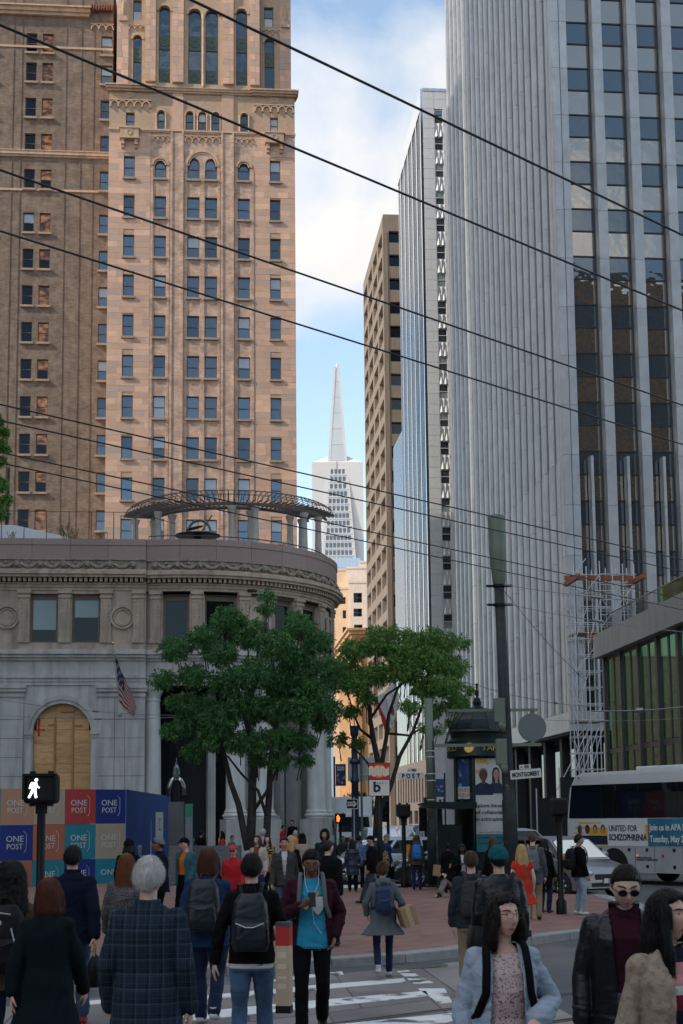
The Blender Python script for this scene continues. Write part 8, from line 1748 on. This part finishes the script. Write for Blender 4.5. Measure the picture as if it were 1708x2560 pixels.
# ---- things in hands
def wpt(info, lp): return Matrix.Translation(info['loc']) @ Matrix.Rotation(info['face'], 4, 'Z') @ Vector(lp)
def orient(info): return info['face']
w8 = p8['A'][0][1]; T = world_thing(p8, 'phone', 'black phone held by the bearded man', 'phone', w8+Vector((.115, -.05, .075))); build('phone_case', MB().box(-.037, .037, -.005, .005, -.075, .075, Matrix.Rotation(R(-28), 4, 'X')), M_blk, T, bevel=.004)
s8 = p8['s']; q = MB(); q.tube([p8['hp3']((-.07, -.03, -.03)), p8['L3']((-.06, -.14, 1.40)), p8['L3']((-.02, -.16, 1.30)), w8+Vector((.115, -.06, .02))], .0025, 5); q.tube([p8['hp3']((.07, -.03, -.03)), p8['L3']((.06, -.14, 1.40)), p8['L3']((.01, -.16, 1.30)), w8+Vector((.115, -.06, .02))], .0025, 5)
q.tube([w8+Vector((.115, -.05, 0)), p8['L3']((.02, -.17, 1.05)), p8['L3']((.09, -.16, .95))], .0025, 5); T = world_thing(p8, 'earphone_cord', 'thin earphone cord over the sky blue tee', 'cord', (0, 0, 0)); build('cord', q, M_signw, T)
pr_ = p8['root']; fy = -.155
def onch(u, z): return p8['L3']((u, fy+.10*abs(u), z))
b = MB(); P = [onch(*v) for v in ((.0, 1.29), (.11, 1.29), (.115, 1.25), (.10, 1.17), (.055, 1.12), (.01, 1.17), (-.005, 1.25))]; b.add(P, [tuple(range(len(P)))]); build('shirt_print', b, C_white, pr_)
b = MB(); P = [Vector(v)+Vector((0, .002, 0)) for v in (onch(-.09, 1.19), onch(.03, 1.34), onch(.07, 1.32), onch(-.05, 1.17))]; b.add(P, [(0, 1, 2, 3)]); build('shirt_print', b, mat('print_gold', (.5, .33, .04), .7), pr_)
T = put('x', None); bpy.data.objects.remove(T)
M_card = mat('cardboard', (.30, .19, .11), .85, var=.12, isl=.05); M_card2 = mat('carton_print', (.46, .35, .24), .6, var=.1, c2=(.55, .30, .06), c2s=6, c2p=(.62, .68)); M_cred = mat('carton_red', (.42, .025, .02), .5)
cb, ct = at(711, 2532, 12.1), at(707, 2305, 12.1); hgt = float(ct[2]-cb[2]); CT = thing('long_carton', 'long upright carton with red top carried by the man in jeans', 'carton', (cb[0], 12.1, cb[2]), R(-12))
build('carton_body', MB().box(-.06, .06, -.05, .05, .06, hgt*.74), M_card2, CT); build('carton_red_end', MB().box(-.0605, .0605, -.0505, .0505, hgt*.74, hgt-.035), M_cred, CT); build('carton_cap', MB().box(-.062, .062, -.052, .052, hgt-.035, hgt), mat('carton_grey', (.05, .06, .07), .5), CT); build('carton_foot', MB().box(-.062, .062, -.052, .052, 0, .06), M_blk, CT)
for z0, z1 in ((.20, .24), (.28, .30), (.36, .40), (.45, .5)): build('carton_print', MB().box(-.045, .03, -.0515, -.0505, z0, z1), mat('carton_ink', (.6, .5, .38), .6), CT)
bxp = at(1020, 2285, 19.2); BX = thing('cardboard_box', 'brown cardboard box under the arm of the parka woman', 'box', (bxp[0]+.03, 19.2, float(bxp[2])-.15), R(12)); build('box_body', MB().box(-.10, .10, -.14, .14, 0, .26, Matrix.Rotation(R(-18), 4, 'Y')), M_card, BX, bevel=.004); build('packing_tape', MB().box(-.03, .03, -.1425, -.1405, .0, .26, Matrix.Rotation(R(-18), 4, 'Y')), mat('tape', (.42, .32, .2), .3), BX)
w34 = p34['A'][0][1]; TP = world_thing(p34, 'tripod', 'folded black tripod carried level by the man in the black cap', 'tripod', w34); 
for i in range(3): build('leg', MB().tube([(-.35, -.04+.03*i, .06), (.75, .0+.03*i, -.05)], [.016, .02], 8), M_blk, TP)
build('head', MB().cbox(.82, .02, -.05, .1, .08, .09), M_blk, TP, bevel=.01)
sp_ = at(1092, 2176, 36.0); CS = tag(build('cardboard_sign', MB().box(-.09, .09, -.006, .006, -.14, .14), M_card, loc=(sp_[0], 36., sp_[2]), rot=(0, R(6), R(-10))), 'small brown cardboard sign held up by the sitting person', 'sign')
st_ = p13; s_ = st_['s']; q = MB().tube([st_['L3'](v) for v in ((-.13, .02, 1.49), (-.10, .115, 1.42), (.0, .165, 1.30), (.14, .15, 1.10), (.21, .06, .98), (.2, -.1, 1.0), (.05, -.17, 1.25), (-.1, -.12, 1.44), (-.13, .02, 1.49))], [(.026, .008)]*9, 8); SB = world_thing(st_, 'shoulder_bag', 'black shoulder bag slung across the leather jacket', 'bag', (0, 0, 0)); build('strap', q, M_bag, SB, True)
mb = MB(); q = MB(); loft(q, [(.24, .05, .68, .07, .16), (.25, .05, .82, .08, .17), (.24, .05, 1.0, .06, .15)], 18, 3); build('bag_body', MB().add([st_['L3'](v) for v in q.v], q.f), M_bag, SB, True)
w3 = p3['A'][0][1]; HB = world_thing(p3, 'handbag', 'black handbag hanging by the navy pea coat', 'bag', w3+Vector((0, 0, -.5))); q = MB(); loft(q, [(0, 0, .0, .06, .17), (0, 0, .2, .07, .18), (0, 0, .3, .03, .15)], 18, 3); build('bag_body', q, M_bag, HB, True); build('handle', MB().tube([(0, -.1, .3), (0, -.06, .42), (0, .06, .42), (0, .1, .3)], .012, 6), mat('tan_strap', (.25, .15, .08), .6), HB)
q = MB()
for sx in (-1, 1): q.tube([(sx*.12, .19, .06), (sx*.14, .215, .22), (sx*.10, .20, .36)], .006, 6)
q.tube([(-.08, .13, .46), (0, .16, .475), (.08, .13, .46)], .006, 6); q.tube([(.0, .22, .20), (.0, .22, .33)], .010, 6); build('reflective_trim', q, mat('reflective_trim', (.4, .42, .43), .35), bp1)
build('round_badge', MB().lathe([(0, .004), (.022, .004), (.024, 0)], 14), mat('badge', (.5, .48, .45), .4), bp1, loc=(0, .19, .40), rot=(R(-90), 0, 0))
bpy.data.scenes.remove(TMP)
